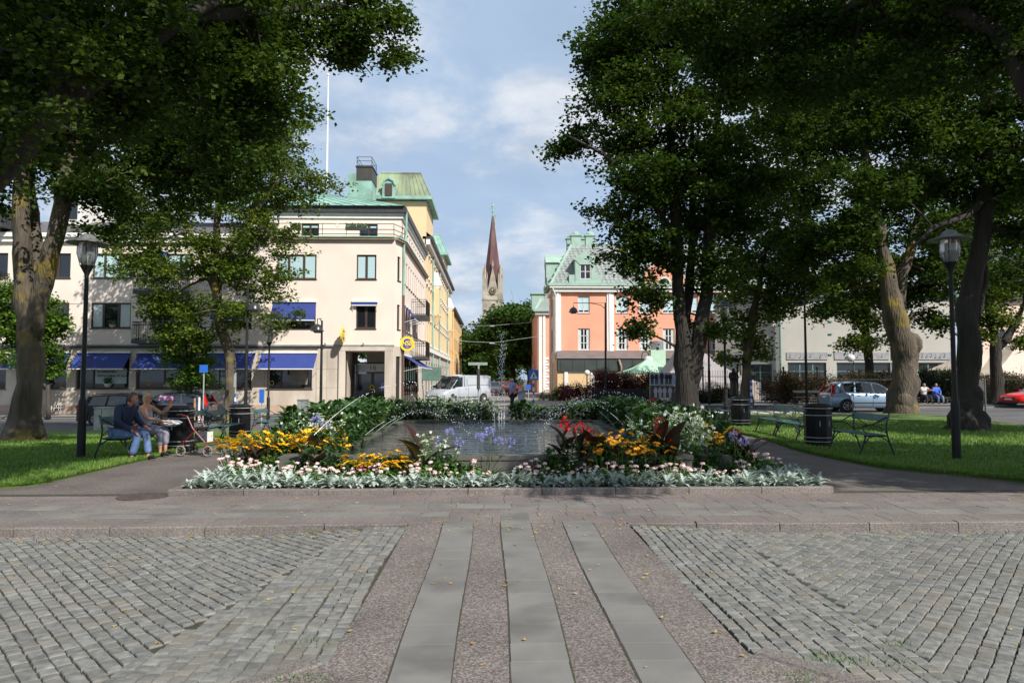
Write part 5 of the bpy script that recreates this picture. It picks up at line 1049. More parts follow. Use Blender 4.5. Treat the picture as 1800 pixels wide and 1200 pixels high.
tree('thin dark tree in front of the turquoise framed windows', bp, [([bp, S(1528, 640, Y), S(1522, 580, Y), S(1515, 520, Y)], [.36, .3, .24, .1])],
    [(1510, 600, Y, 40, 14, 1.5), (1530, 560, Y, 50, 20, 1.8), (1500, 535, Y, 60, 26, 2), (1550, 520, Y, 50, 30, 2), (1490, 480, Y, 70, 40, 2.6), (1570, 470, Y, 60, 40, 2.4), (1545, 600, Y, 26, 10, 1.2), (1440, 500, Y, 40, 26, 2)], M_lf2, M_barkn, size=.2, seed=26, dens=.45, spread=.26)
# R7 near tree at the right frame edge, its crown overhead
b7 = V((at(1885, 850, 11.2).x, 11.2, 0)); Y = 11.2
tree('near linden at the right edge whose crown fills the upper right corner', b7, [
    ([b7, V((b7.x + .02, 11.2, 2)), V((b7.x + .2, 11.1, 3.6)), V((b7.x + .3, 11, 6)), V((b7.x, 11, 10)), V((b7.x - .2, 11, 13))], [.3, .27, .26, .25, .2, .1]),
    ([V((b7.x + .3, 11.1, 4.5)), L(1760, 60, 11.5), L(1600, -20, 12), L(1400, 40, 13), L(1300, 60, 13.5)], [.16, .13, .1, .07, .03]), ([V((b7.x, 11, 8)), V((b7.x - 2, 9, 9)), V((b7.x - 3.5, 7, 9.5))], [.15, .1, .04])],
    [(1700, 20, 12, 120, 60, 1.2), (1560, 30, 12.5, 110, 60, 1.2), (1420, 50, 13, 100, 65, 1.2), (1300, 60, 13.5, 90, 60, 1.1), (1200, 20, 14, 70, 55, 1.0), (1360, 140, 13.2, 80, 50, .9), (1480, 140, 12.8, 80, 45, .9), (1760, 110, 11.8, 80, 50, 1), (1620, 120, 12.2, 80, 45, .9), (1380, -40, 13, 120, 60, 1.4), (1280, 160, 13.5, 55, 35, .7), (1240, 110, 14, 50, 40, .8),
     ('w', 8.5, 10, 10.5, 2.6, 1.9, 2.6), ('w', 6.3, 9.5, 10.8, 1.8, 1.3, 2), ('w', 7.2, 6.0, 9.3, 1.6, 1.1, 1.5), ('w', 10.5, 7, 9, 2.2, 1.6, 2), ('w', 11, 12, 9.5, 2.5, 2, 2.5), ('w', 11.5, 6.6, 8, 1.7, 1.1, 1.5), ('w', 12, 10, 9, 1.9, 1.3, 1.8), ('w', 13.5, 8, 8.5, 1.7, 1.2, 1.5), ('w', 7.2, 3.3, 8.6, 1.5, .8, .9), ('w', 8.6, 4.4, 9, 1.2, .8, .8)],  # out-of-view clumps, some added so their shadow falls on bed and path
    M_lf, M_barkn, size=.075, seed=31, dens=2.8, per=26, spread=.105)
# trees outside the frame on the right that shade the path and lawn
b8 = V((15.5, 4.5, 0)); tree('linden outside the right edge shading the right path', b8, [([b8, V((15.5, 4.5, 4)), V((15.3, 4.8, 9)), V((15, 5, 12))], [.4, .34, .22, .08])],
    [('w', 14.5, 5.0, 8, 2.6, 1.8, 2.2), ('w', 17, 6, 9, 3, 2, 2.6), ('w', 15, 4.5, 11, 3, 2, 2.5), ('w', 13.0, 6.5, 9.8, 1.6, 1.2, 1.5), ('w', 11.8, 5.8, 9, 2.1, 1.4, 2), ('w', 12.5, 8.7, 9.5, 2.2, 1.4, 2), ('w', 10.4, 4.3, 8.8, 1.3, 1, 1.1), ('w', 13.6, 3.3, 9, 1.6, 1.1, 1.3), ('w', 15.5, 8, 10, 2.4, 1.6, 2.2), ('w', 16.5, 5, 9.5, 2.2, 1.5, 2), ('w', 18.8, 8, 9.5, 2.2, 1.5, 2), ('w', 19.5, 5.2, 9, 1.8, 1.3, 1.8)], M_lf, M_barkn, size=.12, seed=32, dens=.9)
b9 = V((21.5, 15, 0)); tree('linden outside the right edge shading the lawn and knobbly trunk', b9, [([b9, V((21.4, 15, 4)), V((21, 15.2, 9)), V((20.6, 15.4, 13))], [.45, .38, .24, .08])],
    [('w', 19.5, 15, 8.5, 3, 2, 3), ('w', 23, 17, 9, 3.2, 2.4, 3), ('w', 20, 14.5, 12, 3.2, 2.4, 3), ('w', 18, 16, 10.5, 2.2, 1.6, 2)], M_lf, M_barkn, size=.14, seed=33, dens=.7, spread=.18)
b10 = V((-16.5, 11, 0)); tree('linden outside the left edge shading the left lawn', b10, [([b10, V((-16.4, 11, 4)), V((-16, 11.5, 9))], [.45, .38, .1])],
    [('w', -14.5, 12, 8.5, 2.4, 1.8, 2.6), ('w', -17, 13, 9, 3, 2.4, 3)], M_lf, M_barkn, size=.14, seed=34, dens=.7, spread=.18)
# avenue trees at the end of the street
av = [(902, 106, 66, 60, 515), (858, 120, 40, 48, 545), (930, 128, 40, 50, 530), (825, 140, 34, 40, 572), (880, 150, 40, 50, 560), (838, 170, 26, 34, 590)]
for i, (px, Y, rx, rz, top) in enumerate(av):
    c = at(px, top + rz, Y); bp = V((c.x, Y, 0)); lb = ['broad round tree filling the right half of the street gap below the church', 'round tree left of the fountain jet at the street end', 'tree against the far pink block at the street end', 'lower tree beside the ochre block', 'tree behind the centre of the avenue', 'small far tree at the left foot of the avenue'][i]
    bl = [(px, top + rz, Y, rx * .8, rz * .8, 3.6), (px - rx * .5, top + rz * 1.3, Y - 1, rx * .55, rz * .6, 3), (px + rx * .5, top + rz * 1.2, Y - 1, rx * .55, rz * .6, 3), (px + rx * .1, top + rz * .7, Y, rx * .6, rz * .6, 3), (px - rx * .3, top + rz * 1.9, Y - 1, rx * .6, rz * .45, 3), (px + rx * .45, top + rz * 1.8, Y - 1, rx * .5, rz * .5, 3)]
    tree(lb, bp, [([bp, V((c.x, Y, c.z * .5)), V((c.x, Y, c.z))], [.4, .3, .1])], bl, M_lf4, M_barkn, size=.42, seed=40 + i, dens=.16, spread=.5, name='avenue_tree', group='trees along the avenue', twigs=1)
for i, (x, Y) in enumerate(((-26, 125), (22, 150), (-14, 190), (13, 200), (0, 215), (34, 110))):
    bp = V((x, Y, 0)); tree('distant street tree mostly hidden behind the buildings', bp, [([bp, V((x, Y, 5)), V((x, Y, 9))], [.4, .3, .1])], [('w', x, Y, 8, 5, 5, 5), ('w', x + 2, Y, 11, 3.6, 3.2, 3.6), ('w', x - 3, Y, 6, 3.5, 3, 3.5)], M_lf4, M_barkn, size=.45, seed=60 + i, dens=.12, spread=.5, name='avenue_tree', group='distant street trees', twigs=1)
# ------------------------------------------------------------ pool, fountain and flower bed
PX0, PX1, PY0, PY1 = -2.55, 2.97, 11.55, 21.1
M_rim = mat('pool_concrete', (.075, .07, .062), (.12, .112, .10), 2.5, .8, .004, 30, c3=(.07, .08, .06), sc3=1.2)
M_wat = mat('water', (.012, .018, .012), rough=.03, spec=1.0); t = M_wat.node_tree; b_ = t.nodes['Principled BSDF']; b_.inputs['IOR'].default_value = 1.45
tcn = N(t, 'ShaderNodeTexCoord'); hs_ = []
for sc_, st, w_ in ((1.5, (.7, 2.4, 1), 1.0), (6, (1, 2.0, 1), .12)):
    mp = N(t, 'ShaderNodeMapping'); mp.inputs['Scale'].default_value = st; n = N(t, 'ShaderNodeTexNoise'); n.inputs['Scale'].default_value = sc_; n.inputs['Detail'].default_value = 4; n.inputs['Distortion'].default_value = .6
    t.links.new(tcn.outputs['Object'], mp.inputs[0]); t.links.new(mp.outputs[0], n.inputs['Vector']); m_ = N(t, 'ShaderNodeMath', operation='MULTIPLY'); m_.inputs[1].default_value = w_; t.links.new(n.outputs[0], m_.inputs[0]); hs_.append(m_)
ad = N(t, 'ShaderNodeMath', operation='ADD'); t.links.new(hs_[0].outputs[0], ad.inputs[0]); t.links.new(hs_[1].outputs[0], ad.inputs[1]); bp = N(t, 'ShaderNodeBump'); bp.inputs['Distance'].default_value = .085; t.links.new(ad.outputs[0], bp.inputs['Height']); t.links.new(bp.outputs[0], b_.inputs['Normal'])
pool = thing('fountain_pool', 'long rectangular concrete pool with low walls in the middle of the flower bed', 'pool', (.21, 16, .05))
for x0, x1, y0, y1 in ((PX0 - .22, PX1 + .22, PY0 - .22, PY0), (PX0 - .22, PX1 + .22, PY1, PY1 + .22), (PX0 - .22, PX0, PY0, PY1), (PX1, PX1 + .22, PY0, PY1)):
    mb = MB(); mb.box(x0, x1, y0, y1, .05, .37); mb.build('wall', M_rim, pool, world=True); mb = MB(); mb.box(x0 - .02, x1 + .02, y0 - .02, y1 + .02, .372, .45, bev=.01); mb.build('rim', M_rim, pool, world=True)
wt = sheet('water', M_wat, PX0, PX1, PY0, PY1, .40, 4, 4, zf=lambda x, y: 0)
sheet('flowerbed_soil', M_soil, -4.5, 4.9, 10.42, 23.1, .07, 40, 50, zf=lambda x, y: .03 * noise.noise(V((x * 2, y * 2, 0))))
slb = []
for x, y, lb in ((-3.15, 12.0, 'square concrete nozzle slab at the front left corner of the pool'), (3.62, 12.0, 'square concrete nozzle slab at the front right corner of the pool')):
    b = MB(); b.box(-.33, .33, -.33, .33, .05, .40, bev=.01); o = b.build('nozzle_plinth', M_rim); o.location = (x, y, 0); tag(o, lb, 'plinth')
    b = MB(); b.lathe([(.04, 0), (.03, .08), (.012, .12)], 10); n_ = b.build('nozzle', M_dark, o); n_.location = (0, 0, .4)
# water jets: strings of drops along parabolas
M_jet = mat('spray_water', (.78, .82, .86), rough=.2, spec=1.0); MT['spray_water'].node_tree.nodes['Principled BSDF'].inputs['Transmission Weight'].default_value = .25
def jet(p0, p1, h, r=.0055, n=150, lab='', solid=.22):
    b = MB(); p0, p1 = V(p0), V(p1); pts = [p0.lerp(p1, i / n) + V((0, 0, 4 * h * (i / n) * (1 - i / n))) for i in range(n + 1)]
    k = int(n * solid); b.tube(pts[:k:3] , [r * (1 - .3 * i / (k / 3)) * random.uniform(.8, 1.1) for i in range(len(pts[:k:3]))], 5)
    for i in range(k, n):
        for _ in range(1 + (i > n * .6)):
            if random.random() < .75:
                q = pts[i].lerp(pts[i + 1], random.random()) + V((random.gauss(0, 1), random.gauss(0, 1), random.gauss(0, 1))) * .012 * (1 + 4 * (i / n - solid)); b.ball(q, r * random.uniform(1.0, 2.1), 6)
    o = b.build('water_jet', M_jet, smooth='all'); o['group'] = 'arching side jets of the fountain'; return tag(o, lab, 'water jet', 'arching side jets of the fountain')
jet((-3.15, 12.0, .52), (.0, 15.2, .4), 1.12, lab='arching jet rising from the front left nozzle slab past the entrance', solid=.25)
jet((3.62, 12.0, .52), (.9, 15.3, .4), .95, lab='arching jet rising from the front right nozzle slab over the white star flowers')
for i, y in enumerate((14.6, 16.4, 18.2)):
    jet((PX0 - .1, y, .46), (-.4, y + 1.0, .4), .55 - .05 * i, r=.0045, n=110, lab='%s of the low jets from the left pool edge over orange flowers' % ('nearest', 'middle', 'farthest')[i])
    jet((PX1 + .1, y - .6, .46), (.95, y + .6, .4), .80 - .06 * i, r=.0045, n=110, lab='%s of the low jets curving in from the right pool edge' % ('nearest', 'middle', 'farthest')[i])
# central plume
cx = at(882, 700, 16.5).x; b = MB()
for sx_, top, n in ((0, ZY(583, 16.5, 882), 230), (-.07, ZY(625, 16.5, 882), 110), (-.19, ZY(665, 16.5, 882), 80), (.06, ZY(605, 16.5, 882), 120)):
    b.tube([(cx + sx_ * .8, 16.5, .38), (cx + sx_ * .9, 16.5, .9)], [.006, .005], 6)
    for i in range(n):
        t_ = random.random(); z = .42 + (top - .42) * t_ ** .75; a = random.random() * 6.28; s_ = .012 + .045 * t_ ** 3 * (1 if sx_ == 0 else .7)
        b.ball((cx + sx_ + random.gauss(0, s_), 16.5 + random.gauss(0, s_), z), random.uniform(.003, .008) * (1 + .4 * t_), 6, M=None, sq=random.uniform(1, 2.4))
tag(b.build('fountain_plume', M_jet, smooth='all'), 'tall broken central water plume in the pool before the dark street trees', 'water jet')
# ---- plants
M_silv = mat('silver_leaf', (.30, .36, .33), (.42, .48, .45), 30, .75, trans=.12, tint=.22)
M_gfol = mat('geranium_leaf', (.045, .12, .018), (.07, .16, .025), 20, .55, trans=.2, tint=.3); M_bfol = mat('bedding_leaf', (.03, .075, .016), (.05, .11, .022), 8, .5, trans=.22, tint=.35)
M_nfol = mat('tobacco_leaf', (.07, .15, .03), (.10, .19, .045), 8, .55, trans=.25, tint=.3)
M_pk = mat('pink_petal', (.76, .44, .50), (.84, .76, .76), 45, .6, trans=.2); M_pkd = mat('deep_pink_petal', (.55, .08, .15)); M_crim = mat('crimson_petal', (.42, .01, .03), rough=.5)
M_yl = mat('yellow_petal', (.90, .60, .012), (.86, .48, .01), 25, .55, trans=.2); M_or = mat('orange_petal', (.84, .38, .012), (.86, .46, .02), 25, .55, trans=.2); M_cone = mat('flower_cone', (.20, .10, .01))
M_red = mat('red_petal', (.62, .010, .006), (.50, .006, .006), 20, .5, trans=.2); M_canna = mat('bronze_leaf', (.045, .018, .018), (.03, .035, .014), 3, .35, trans=.15, spec=.6); M_cang = mat('green_canna_leaf', (.02, .06, .02), (.035, .09, .03), 3, .35, trans=.2)
M_lil = mat('lilac_petal', (.26, .25, .62), (.38, .38, .74), 30, .6, trans=.2); M_wp = mat('white_petal', (.74, .77, .72), rough=.6, trans=.2); M_stem = mat('stem', (.05, .10, .02), (.08, .13, .03), 10, .6); M_wst = mat('pale_trumpet', (.42, .50, .25), (.5, .56, .34), 10, .6)
def ribbon(b, p, az, L, wd, up0, up1, prof, seg=7, tw=0, fold=.15):
    """leaf strip: starts at p heading az with slope up0, ending slope up1; prof(t) relative half width"""
    c = V(p); h = V((math.cos(az), math.sin(az), 0)); s_ = V((-h.y, h.x, 0)); o = len(b.v)
    for i in range(seg + 1):
        t_ = i / seg; w_ = wd * prof(t_); e = up0 + (up1 - up0) * t_; d = h * math.cos(e) + V((0, 0, math.sin(e))); nrm = d.cross(s_)
        b.v += [tuple(c - s_ * w_ - nrm * w_ * fold * -1), tuple(c), tuple(c + s_ * w_ + nrm * w_ * fold)]; c = c + d * (L / seg)
    for i in range(seg):
        q = o + i * 3; b.f += [(q, q + 1, q + 4, q + 3), (q + 1, q + 2, q + 5, q + 4)]
rd = random.Random(99)
def addtint(o):
    me = o.data; n = len(me.vertices); a = me.attributes.new('tint', 'FLOAT', 'POINT'); v = np.array([c for q in me.vertices for c in q.co]).reshape(-1, 3); a.data.foreach_set('value', (np.sin(v[:, 0] * 91 + v[:, 1] * 57 + v[:, 2] * 73) * .5 + .5).astype(np.float32)); return o
def dusty(seed):
    r = random.Random(seed); b = MB(); pr = lambda t_: (.3 + .7 * math.sin(PI * min(1, t_ * .9 + .1))) * (1 if int(t_ * 9.01) % 2 else .28)
    for i in range(34):
        az = r.random() * 6.28; e = r.uniform(.2, 1.35); L = r.uniform(.13, .22); ribbon(b, (math.cos(az) * .02, math.sin(az) * .02, r.uniform(.0, .13)), az, L, r.uniform(.035, .05), e, e - r.uniform(.6, 1.1), pr, 9)
    return addtint(b.build('silver_ragwort', M_silv))
DP = [dusty(i) for i in range(4)]; first = [True] * 4
def put(protos, first, x, y, z, label, cat, group, smin=.85, smax=1.2, rz=None):
    k = rd.randrange(len(protos)); s_ = rd.uniform(smin, smax); z -= .02 * rd.random(); a = rd.random() * 6.28 if rz is None else rz
    p = protos[k]
    if first[k]: first[k] = False; p.location = (x, y, z); p.rotation_euler = (0, 0, a); p.scale = (s_,) * 3; o = p; tag(o, label, cat, group); return o
    return dup(p, (x, y, z), a, label, s_)
LBD = 'silvery lobed-leaf bedding plant in the edging along the kerb'
def dput(x, y): put(DP, first, x, y, .06, LBD, 'plant', 'silver foliage plants edging the flower bed', .62, 1.05)
for row, y in enumerate((10.56, 10.76)):
    x = -4.38 + row * .1
    while x < 4.85: dput(x + rd.uniform(-.04, .04), y + rd.uniform(-.04, .04)); x += .205
for y in (10.96, 11.16, 11.36, 11.56):
    k = (y - 10.96) / .6; x = -4.35
    while x < -2.6 - k * .9: dput(x + rd.uniform(-.05, .05), y + rd.uniform(-.05, .05)); x += .215
    x = 4.82
    while x > 3.9 + k * .2: dput(x + rd.uniform(-.05, .05), y + rd.uniform(-.05, .05)); x -= .215
# geraniums
def geranium(seed, heads, pm, hname='flower_head'):
    r = random.Random(seed); root = thing('geranium_plant', 'x', 'plant', (0, 0, -50)); b = MB()
    for i in range(95):
        a = r.random() * 6.28; q = r.random() ** .5 * .19; z = .17 * (1 - (q / .22) ** 2) + r.uniform(-.04, .03) + .02; s_ = r.uniform(.018, .034); c = V((math.cos(a) * q, math.sin(a) * q, z)); n = V((math.cos(a) * q * 4 + r.gauss(0, .3), math.sin(a) * q * 4 + r.gauss(0, .3), 1)).normalized(); u = n.orthogonal().normalized(); v = n.cross(u)
        b.add([c - n * s_ * .3] + [c + (u * math.cos(k * 1.0472) + v * math.sin(k * 1.0472)) * s_ for k in range(6)], [(0, 1 + k, 1 + (k + 1) % 6) for k in range(6)])
    addtint(b.build('foliage', M_gfol, root))
    for i in range(heads):
        a = r.random() * 6.28; q = r.uniform(.03, .17); h = r.uniform(.17, .27); c = V((math.cos(a) * q, math.sin(a) * q, h)); fr_ = r.uniform(.7, 1.15); b = MB()
        for k in range(34):
            d = V((r.gauss(0, 1), r.gauss(0, 1), abs(r.gauss(0, .8)))).normalized(); p = c + V((d.x, d.y, d.z * .55)) * r.uniform(.012, .046) * fr_; u = d.orthogonal().normalized(); v = d.cross(u); s_ = .013; rot = r.random() * 6
            for w_ in range(5): t_ = rot + w_ * 1.257; e = u * math.cos(t_) + v * math.sin(t_); f_ = d.cross(e); b.add([p, p + e * s_ * .7 + f_ * s_ * .4, p + e * s_ * 1.3, p + e * s_ * .7 - f_ * s_ * .4], [(0, 1, 2, 3)])
        b.tube([c, V((c.x * .6, c.y * .6, .1))], .003, 4, cap=False)
        b.build(hname, pm, root)
    return root
for _n in (1,): pass
GP = [geranium(1, 5, M_pk), geranium(2, 6, M_pk), geranium(3, 4, M_pk)]; gf = [True] * 3
GC = [geranium(5, 5, M_crim)]; gcf = [True]; GD = [geranium(6, 3, M_pkd)]; gdf = [True]
LBG = 'pale pink and white geranium behind the silver edging'
gg = 'pale pink geraniums in the flower bed'
x = -3.2
while x < 3.9:
    if not (-.08 < x < .35): put(GP, gf, x, 11.0 + rd.uniform(-.10, .08), .06, LBG, 'flower', gg, .72, 1.2)
    x += .26
x = -3.9
while x < 4.2:
    if rd.random() < .85 and not (-.15 < x < .55): put(GP, gf, x, 11.22 + rd.uniform(-.03, .03), .09, LBG, 'flower', gg, .9, 1.2)
    x += .36
for x, y in ((-4.3, 11.9), (-4.15, 12.2), (-4.35, 12.5), (-4.0, 11.8), (-4.3, 12.8), (4.55, 12.0), (4.7, 12.3), (4.4, 12.4), (4.65, 12.7), (4.5, 13.0), (4.75, 11.8)): put(GP, gf, x, y, .1, LBG.replace('behind the silver edging', 'at the outer side of the flower bed'), 'flower', gg, .9, 1.2)
put(GC, gcf, -3.62, 11.9, .12, 'crimson geranium at the front left corner of the bed', 'flower', 'crimson geraniums at the left front of the bed', 1, 1.1); put(GC, gcf, -3.3, 11.9, .1, 'crimson geranium at the front left corner of the bed', 'flower', None, 1, 1.1)
put(GD, gdf, -1.9, 11.05, .1, 'deep pink geranium among the pale pink ones, left', 'flower', None)
# bushy filler plants
def bush(seed, n, r0, h, ls, m, name, lw=.4):
    r = random.Random(seed); b = MB(); pr = lambda t_: math.sin(PI * (t_ * .92 + .08)) ** .8
    for i in range(n):
        a = r.random() * 6.28; z = h * r.random() ** .8; q = r0 * (.25 + .75 * r.random()) * (1 - .45 * (z / h) ** 2); e = r.uniform(-.1, 1.1); L = ls * r.uniform(.7, 1.3); ribbon(b, (math.cos(a) * q * .6, math.sin(a) * q * .6, z), a + r.gauss(0, .6), L, L * lw * .5, e, e - r.uniform(.4, 1.2), pr, 4)
    for i in range(8): a = r.random() * 6.28; b.tube([(0, 0, 0), (math.cos(a) * r0 * .5, math.sin(a) * r0 * .5, h * r.uniform(.6, 1))], .006, 4, cap=False)
    return addtint(b.build(name, m))
BP = [bush(i, 150, .30, .62, .13, M_bfol, 'bedding_plant') for i in range(3)]; bf = [True] * 3
BL = [bush(i + 9, 120, .22, .30, .10, M_gfol, 'low_bedding_plant') for i in range(2)]; blf = [True] * 2
def daisy(b, c, n, s_, m=12, droop=.25):
    u = n.orthogonal().normalized(); v = n.cross(u)
    for k in range(m):
        t_ = 2 * PI * k / m; e = u * math.cos(t_) + v * math.sin(t_); f_ = n.cross(e); w_ = s_ * .24
        b.add([c + e * s_ * .15, c + e * s_ * .6 + f_ * w_ + n * .004, c + e * s_ - n * s_ * droop, c + e * s_ * .6 - f_ * w_ + n * .004], [(0, 1, 2, 3)])
def rudbeckia(seed, nf, h, spread, m, s0=.064):
    r = random.Random(seed); root = thing('coneflower_plant', 'x', 'plant', (0, 0, -50)); b = MB(); pr = lambda t_: math.sin(PI * (t_ * .9 + .1))
    heads = []
    for i in range(nf): a = r.random() * 6.28; q = spread * r.random() ** .5; heads.append(V((math.cos(a) * q, math.sin(a) * q, h * (1 - .35 * (q / spread) ** 2) + r.uniform(-.12, .05))))
    for p in heads: b.tube([(p.x * .3, p.y * .3, 0), (p.x * .75, p.y * .75, p.z * .55), p], .005, 4, cap=False)
    for i in range(150): a = r.random() * 6.28; z = h * .85 * r.random(); q = spread * (.2 + .6 * r.random()); e = r.uniform(-.2, 1); ribbon(b, (math.cos(a) * q, math.sin(a) * q, z), r.random() * 6.28, r.uniform(.07, .13), .018, e, e - 1, pr, 4)
    addtint(b.build('foliage', M_bfol, root))
    for p in heads:
        n = V((r.gauss(0, .3), r.gauss(-.35, .3), 1)).normalized(); b = MB(); daisy(b, V((0, 0, 0)), n, s0 * r.uniform(.8, 1.15)); o = b.build('flower', m, root); o.location = p
        b = MB(); b.ball(n * .008, .012, 6); b.build('cone', M_cone, o)
    return root
RY = [rudbeckia(1, 26, .62, .34, M_yl), rudbeckia(2, 22, .58, .30, M_yl)]; ryf = [True] * 2
RO = [rudbeckia(3, 20, .70, .32, M_or, .052), rudbeckia(4, 16, .66, .30, M_or, .052)]; rof = [True] * 2
ylb = 'yellow coneflower clump in the big front left cluster'
for x, y in ((-4.1, 12.55), (-3.8, 12.35), (-3.5, 12.55), (-3.15, 12.65), (-3.8, 12.9), (-3.4, 12.95), (-4.15, 12.95), (-2.95, 12.35), (-4.3, 12.3), (-3.0, 12.95), (-3.6, 13.2), (-2.75, 12.6)): put(RY, ryf, x, y, .08, ylb, 'flower', 'yellow coneflowers at the front left', 1.08, 1.2)
for x, y in ((-2.1, 11.28), (-1.85, 11.18), (-1.6, 11.24), (-1.35, 11.30)): put(RY, ryf, x, y, .02, 'yellow coneflower clump in front of the pool wall left of centre', 'flower', 'yellow coneflowers at the front left', .86, .95)
for x, y in ((1.75, 11.3), (2.0, 11.2), (2.25, 11.28), (2.5, 11.22), (2.1, 11.4), (2.65, 11.38), (1.6, 11.22)): put(RO, rof, x, y, .05, 'orange coneflower clump in front of the pool wall on the right', 'flower', 'orange coneflowers in the right bed', 1.02, 1.12)
for x, y in ((3.75, 12.6), (3.95, 13.1), (4.1, 12.3)): put(RO, rof, x, y, .1, 'orange coneflower clump beside the white star flowers on the right', 'flower', 'orange coneflowers in the right bed', 1, 1.1)
for x, y in ((3.6, 14.4), (3.4, 15.2), (3.7, 16.2), (3.5, 17.5), (3.9, 18.6)): put(RO, rof, x, y, .1, 'orange coneflower clump along the far part of the right bed', 'flower', 'orange coneflowers in the right bed', 1.0, 1.25)
for x, y in ((-3.15, 14.6), (-3.2, 16.4), (-3.0, 17.4), (-3.3, 18.2), (-3.1, 19.4)): put(RO, rof, x, y, .1, 'orange coneflower clump along the left pool wall', 'flower', 'orange coneflowers in the left bed', 1.05, 1.25)
# cannas
def canna(seed, nl, h, m, red=0, L=.42, wd=.085):
    r = random.Random(seed); root = thing('canna_plant', 'x', 'plant', (0, 0, -50)); pr = lambda t_: max(.04, math.sin(PI * (t_ ** .8)) ** .8); b = MB(); b.tube([(0, 0, 0), (.01, 0, h * .6), (.02, .01, h)], [.016, .013, .009], 6); b.build('stem', M_stem, root)
    for i in range(nl): a = i * 2.3 + r.random(); z = h * (.12 + .75 * i / nl); e = r.uniform(.75, 1.35); b = MB(); ribbon(b, (0, 0, z), a, L * r.uniform(.8, 1.1), wd * r.uniform(.8, 1.15), e, e - r.uniform(.4, 1.0), pr, 9, fold=.35); b.build('leaf', m, root, smooth='all')
    if red:
        b = MB()
        for k in range(22): d = V((r.gauss(0, 1), r.gauss(0, 1), r.gauss(0, 1.1))).normalized(); c = V((.02, .01, h + .05)) + V((d.x * .05, d.y * .05, d.z * .08)); u = d.orthogonal().normalized(); v = d.cross(u); b.add([c, c + u * .035 + d * .02, c + d * .07, c + v * .035 + d * .02], [(0, 1, 2, 3)])
        b.build('flower_head', M_red, root)
    return root
def cput(o, x, y, lab, rz=0, s_=1, z=.08, first=False):
    if first: o.location = (x, y, z); o.rotation_euler = (0, 0, rz); o.scale = (s_,) * 3; o['label'] = lab; o['category'] = 'plant'; return o
    return dup(o, (x, y, z), rz, lab, s_)
c1 = canna(1, 6, .42, M_canna, 0, .40, .09); cput(c1, -3.9, 12.0, 'low dark bronze canna under the yellow coneflowers', .3, first=True)
c2 = canna(2, 5, .30, M_canna, 0, .48, .075); cput(c2, -1.1, 11.28, 'upright bronze canna spikes in front of the pool wall left of centre', 1.1, 1.6, first=True)
cput(c1, -3.05, 12.25, 'bronze canna with broad leaves by the left nozzle slab', 2.0, 1.15)
cput(c1, -2.75, 11.35, 'low bronze canna between the two yellow flower clusters', 4.0, .9)
c3 = canna(3, 7, .72, M_canna, 1); cput(c3, 1.38, 11.35, 'dark canna with red flowers at the right front of the pool', 0, first=True)
cput(c3, 1.55, 11.28, 'second red flowered canna right of the pool centre', 2, .92); cput(c3, 2.72, 11.42, 'tall dark canna with red flowers beside the orange coneflowers', 3, 1.08); cput(c3, 2.85, 11.32, 'shorter red flowered canna under the tall one', 1.2, .72); cput(c3, 4.2, 12.35, 'dark canna with a red flower at the right end of the bed', 5, .82); cput(c1, 4.35, 12.1, 'broad bronze canna leaves at the right end of the bed', .6, 1.25); cput(c1, 2.0, 11.4, 'low bronze canna behind the orange coneflowers', 3.3, 1.1)
cput(c3, 3.9, 17.0, 'red flowered canna in the far right bed', 3, 1.25)
c4 = canna(4, 6, .75, M_cang, 0, .5, .10); cput(c4, -3.6, 15.8, 'green leaved canna in the left bed behind the white trumpets', 0, 1.1, first=True); cput(c4, -3.5, 19.0, 'green leaved canna at the far end of the left bed', 2, 1.15); cput(c4, -3.9, 13.6, 'green leaved canna behind the yellow coneflowers', 1, .75)
cput(c3, 1.15, 11.42, 'tall dark leaved canna at the left edge of the red canna group', 4.4, 1.12); cput(c1, 1.7, 11.38, 'broad bronze canna leaves between the first red cannas and the orange flowers', 5.2, 1.5); cput(c1, 2.85, 11.5, 'broad bronze canna leaves under the tall red canna', 2.2, 1.6); cput(c4, 3.0, 11.9, 'green canna beside the right nozzle slab', 2.2, .85); cput(c4, -2.75, 12.6, 'green canna by the left pool rim', .4, .8)
for x, y, s_ in ((1.3, 11.42, .95), (1.95, 11.42, .9), (2.45, 11.4, 1.0), (2.75, 11.42, .95), (3.05, 12.2, 1.2), (3.1, 13.0, 1.3), (-2.75, 13.2, 1.1), (-2.8, 12.2, .8), (-2.8, 14.2, 1.2), (-2.75, 15.3, 1.2), (-2.6, 12.0, .95), (-2.6, 12.9, 1.0), (-2.6, 13.9, 1.05), (-3.55, 12.35, .9), (-2.95, 11.55, .8), (-2.55, 11.35, .8), (-3.9, 13.3, 1.1), (-4.2, 13.8, 1.1), (.95, 11.36, .75), (4.0, 12.0, .9), (4.3, 12.8, 1.1), (3.6, 11.5, .75), (2.9, 13.8, 1.2), (2.95, 14.8, 1.2)): put(BP, bf, x, y, .05, 'leafy green plant against the pool wall', 'plant', 'leafy green bedding plants', s_, s_ * 1.1)
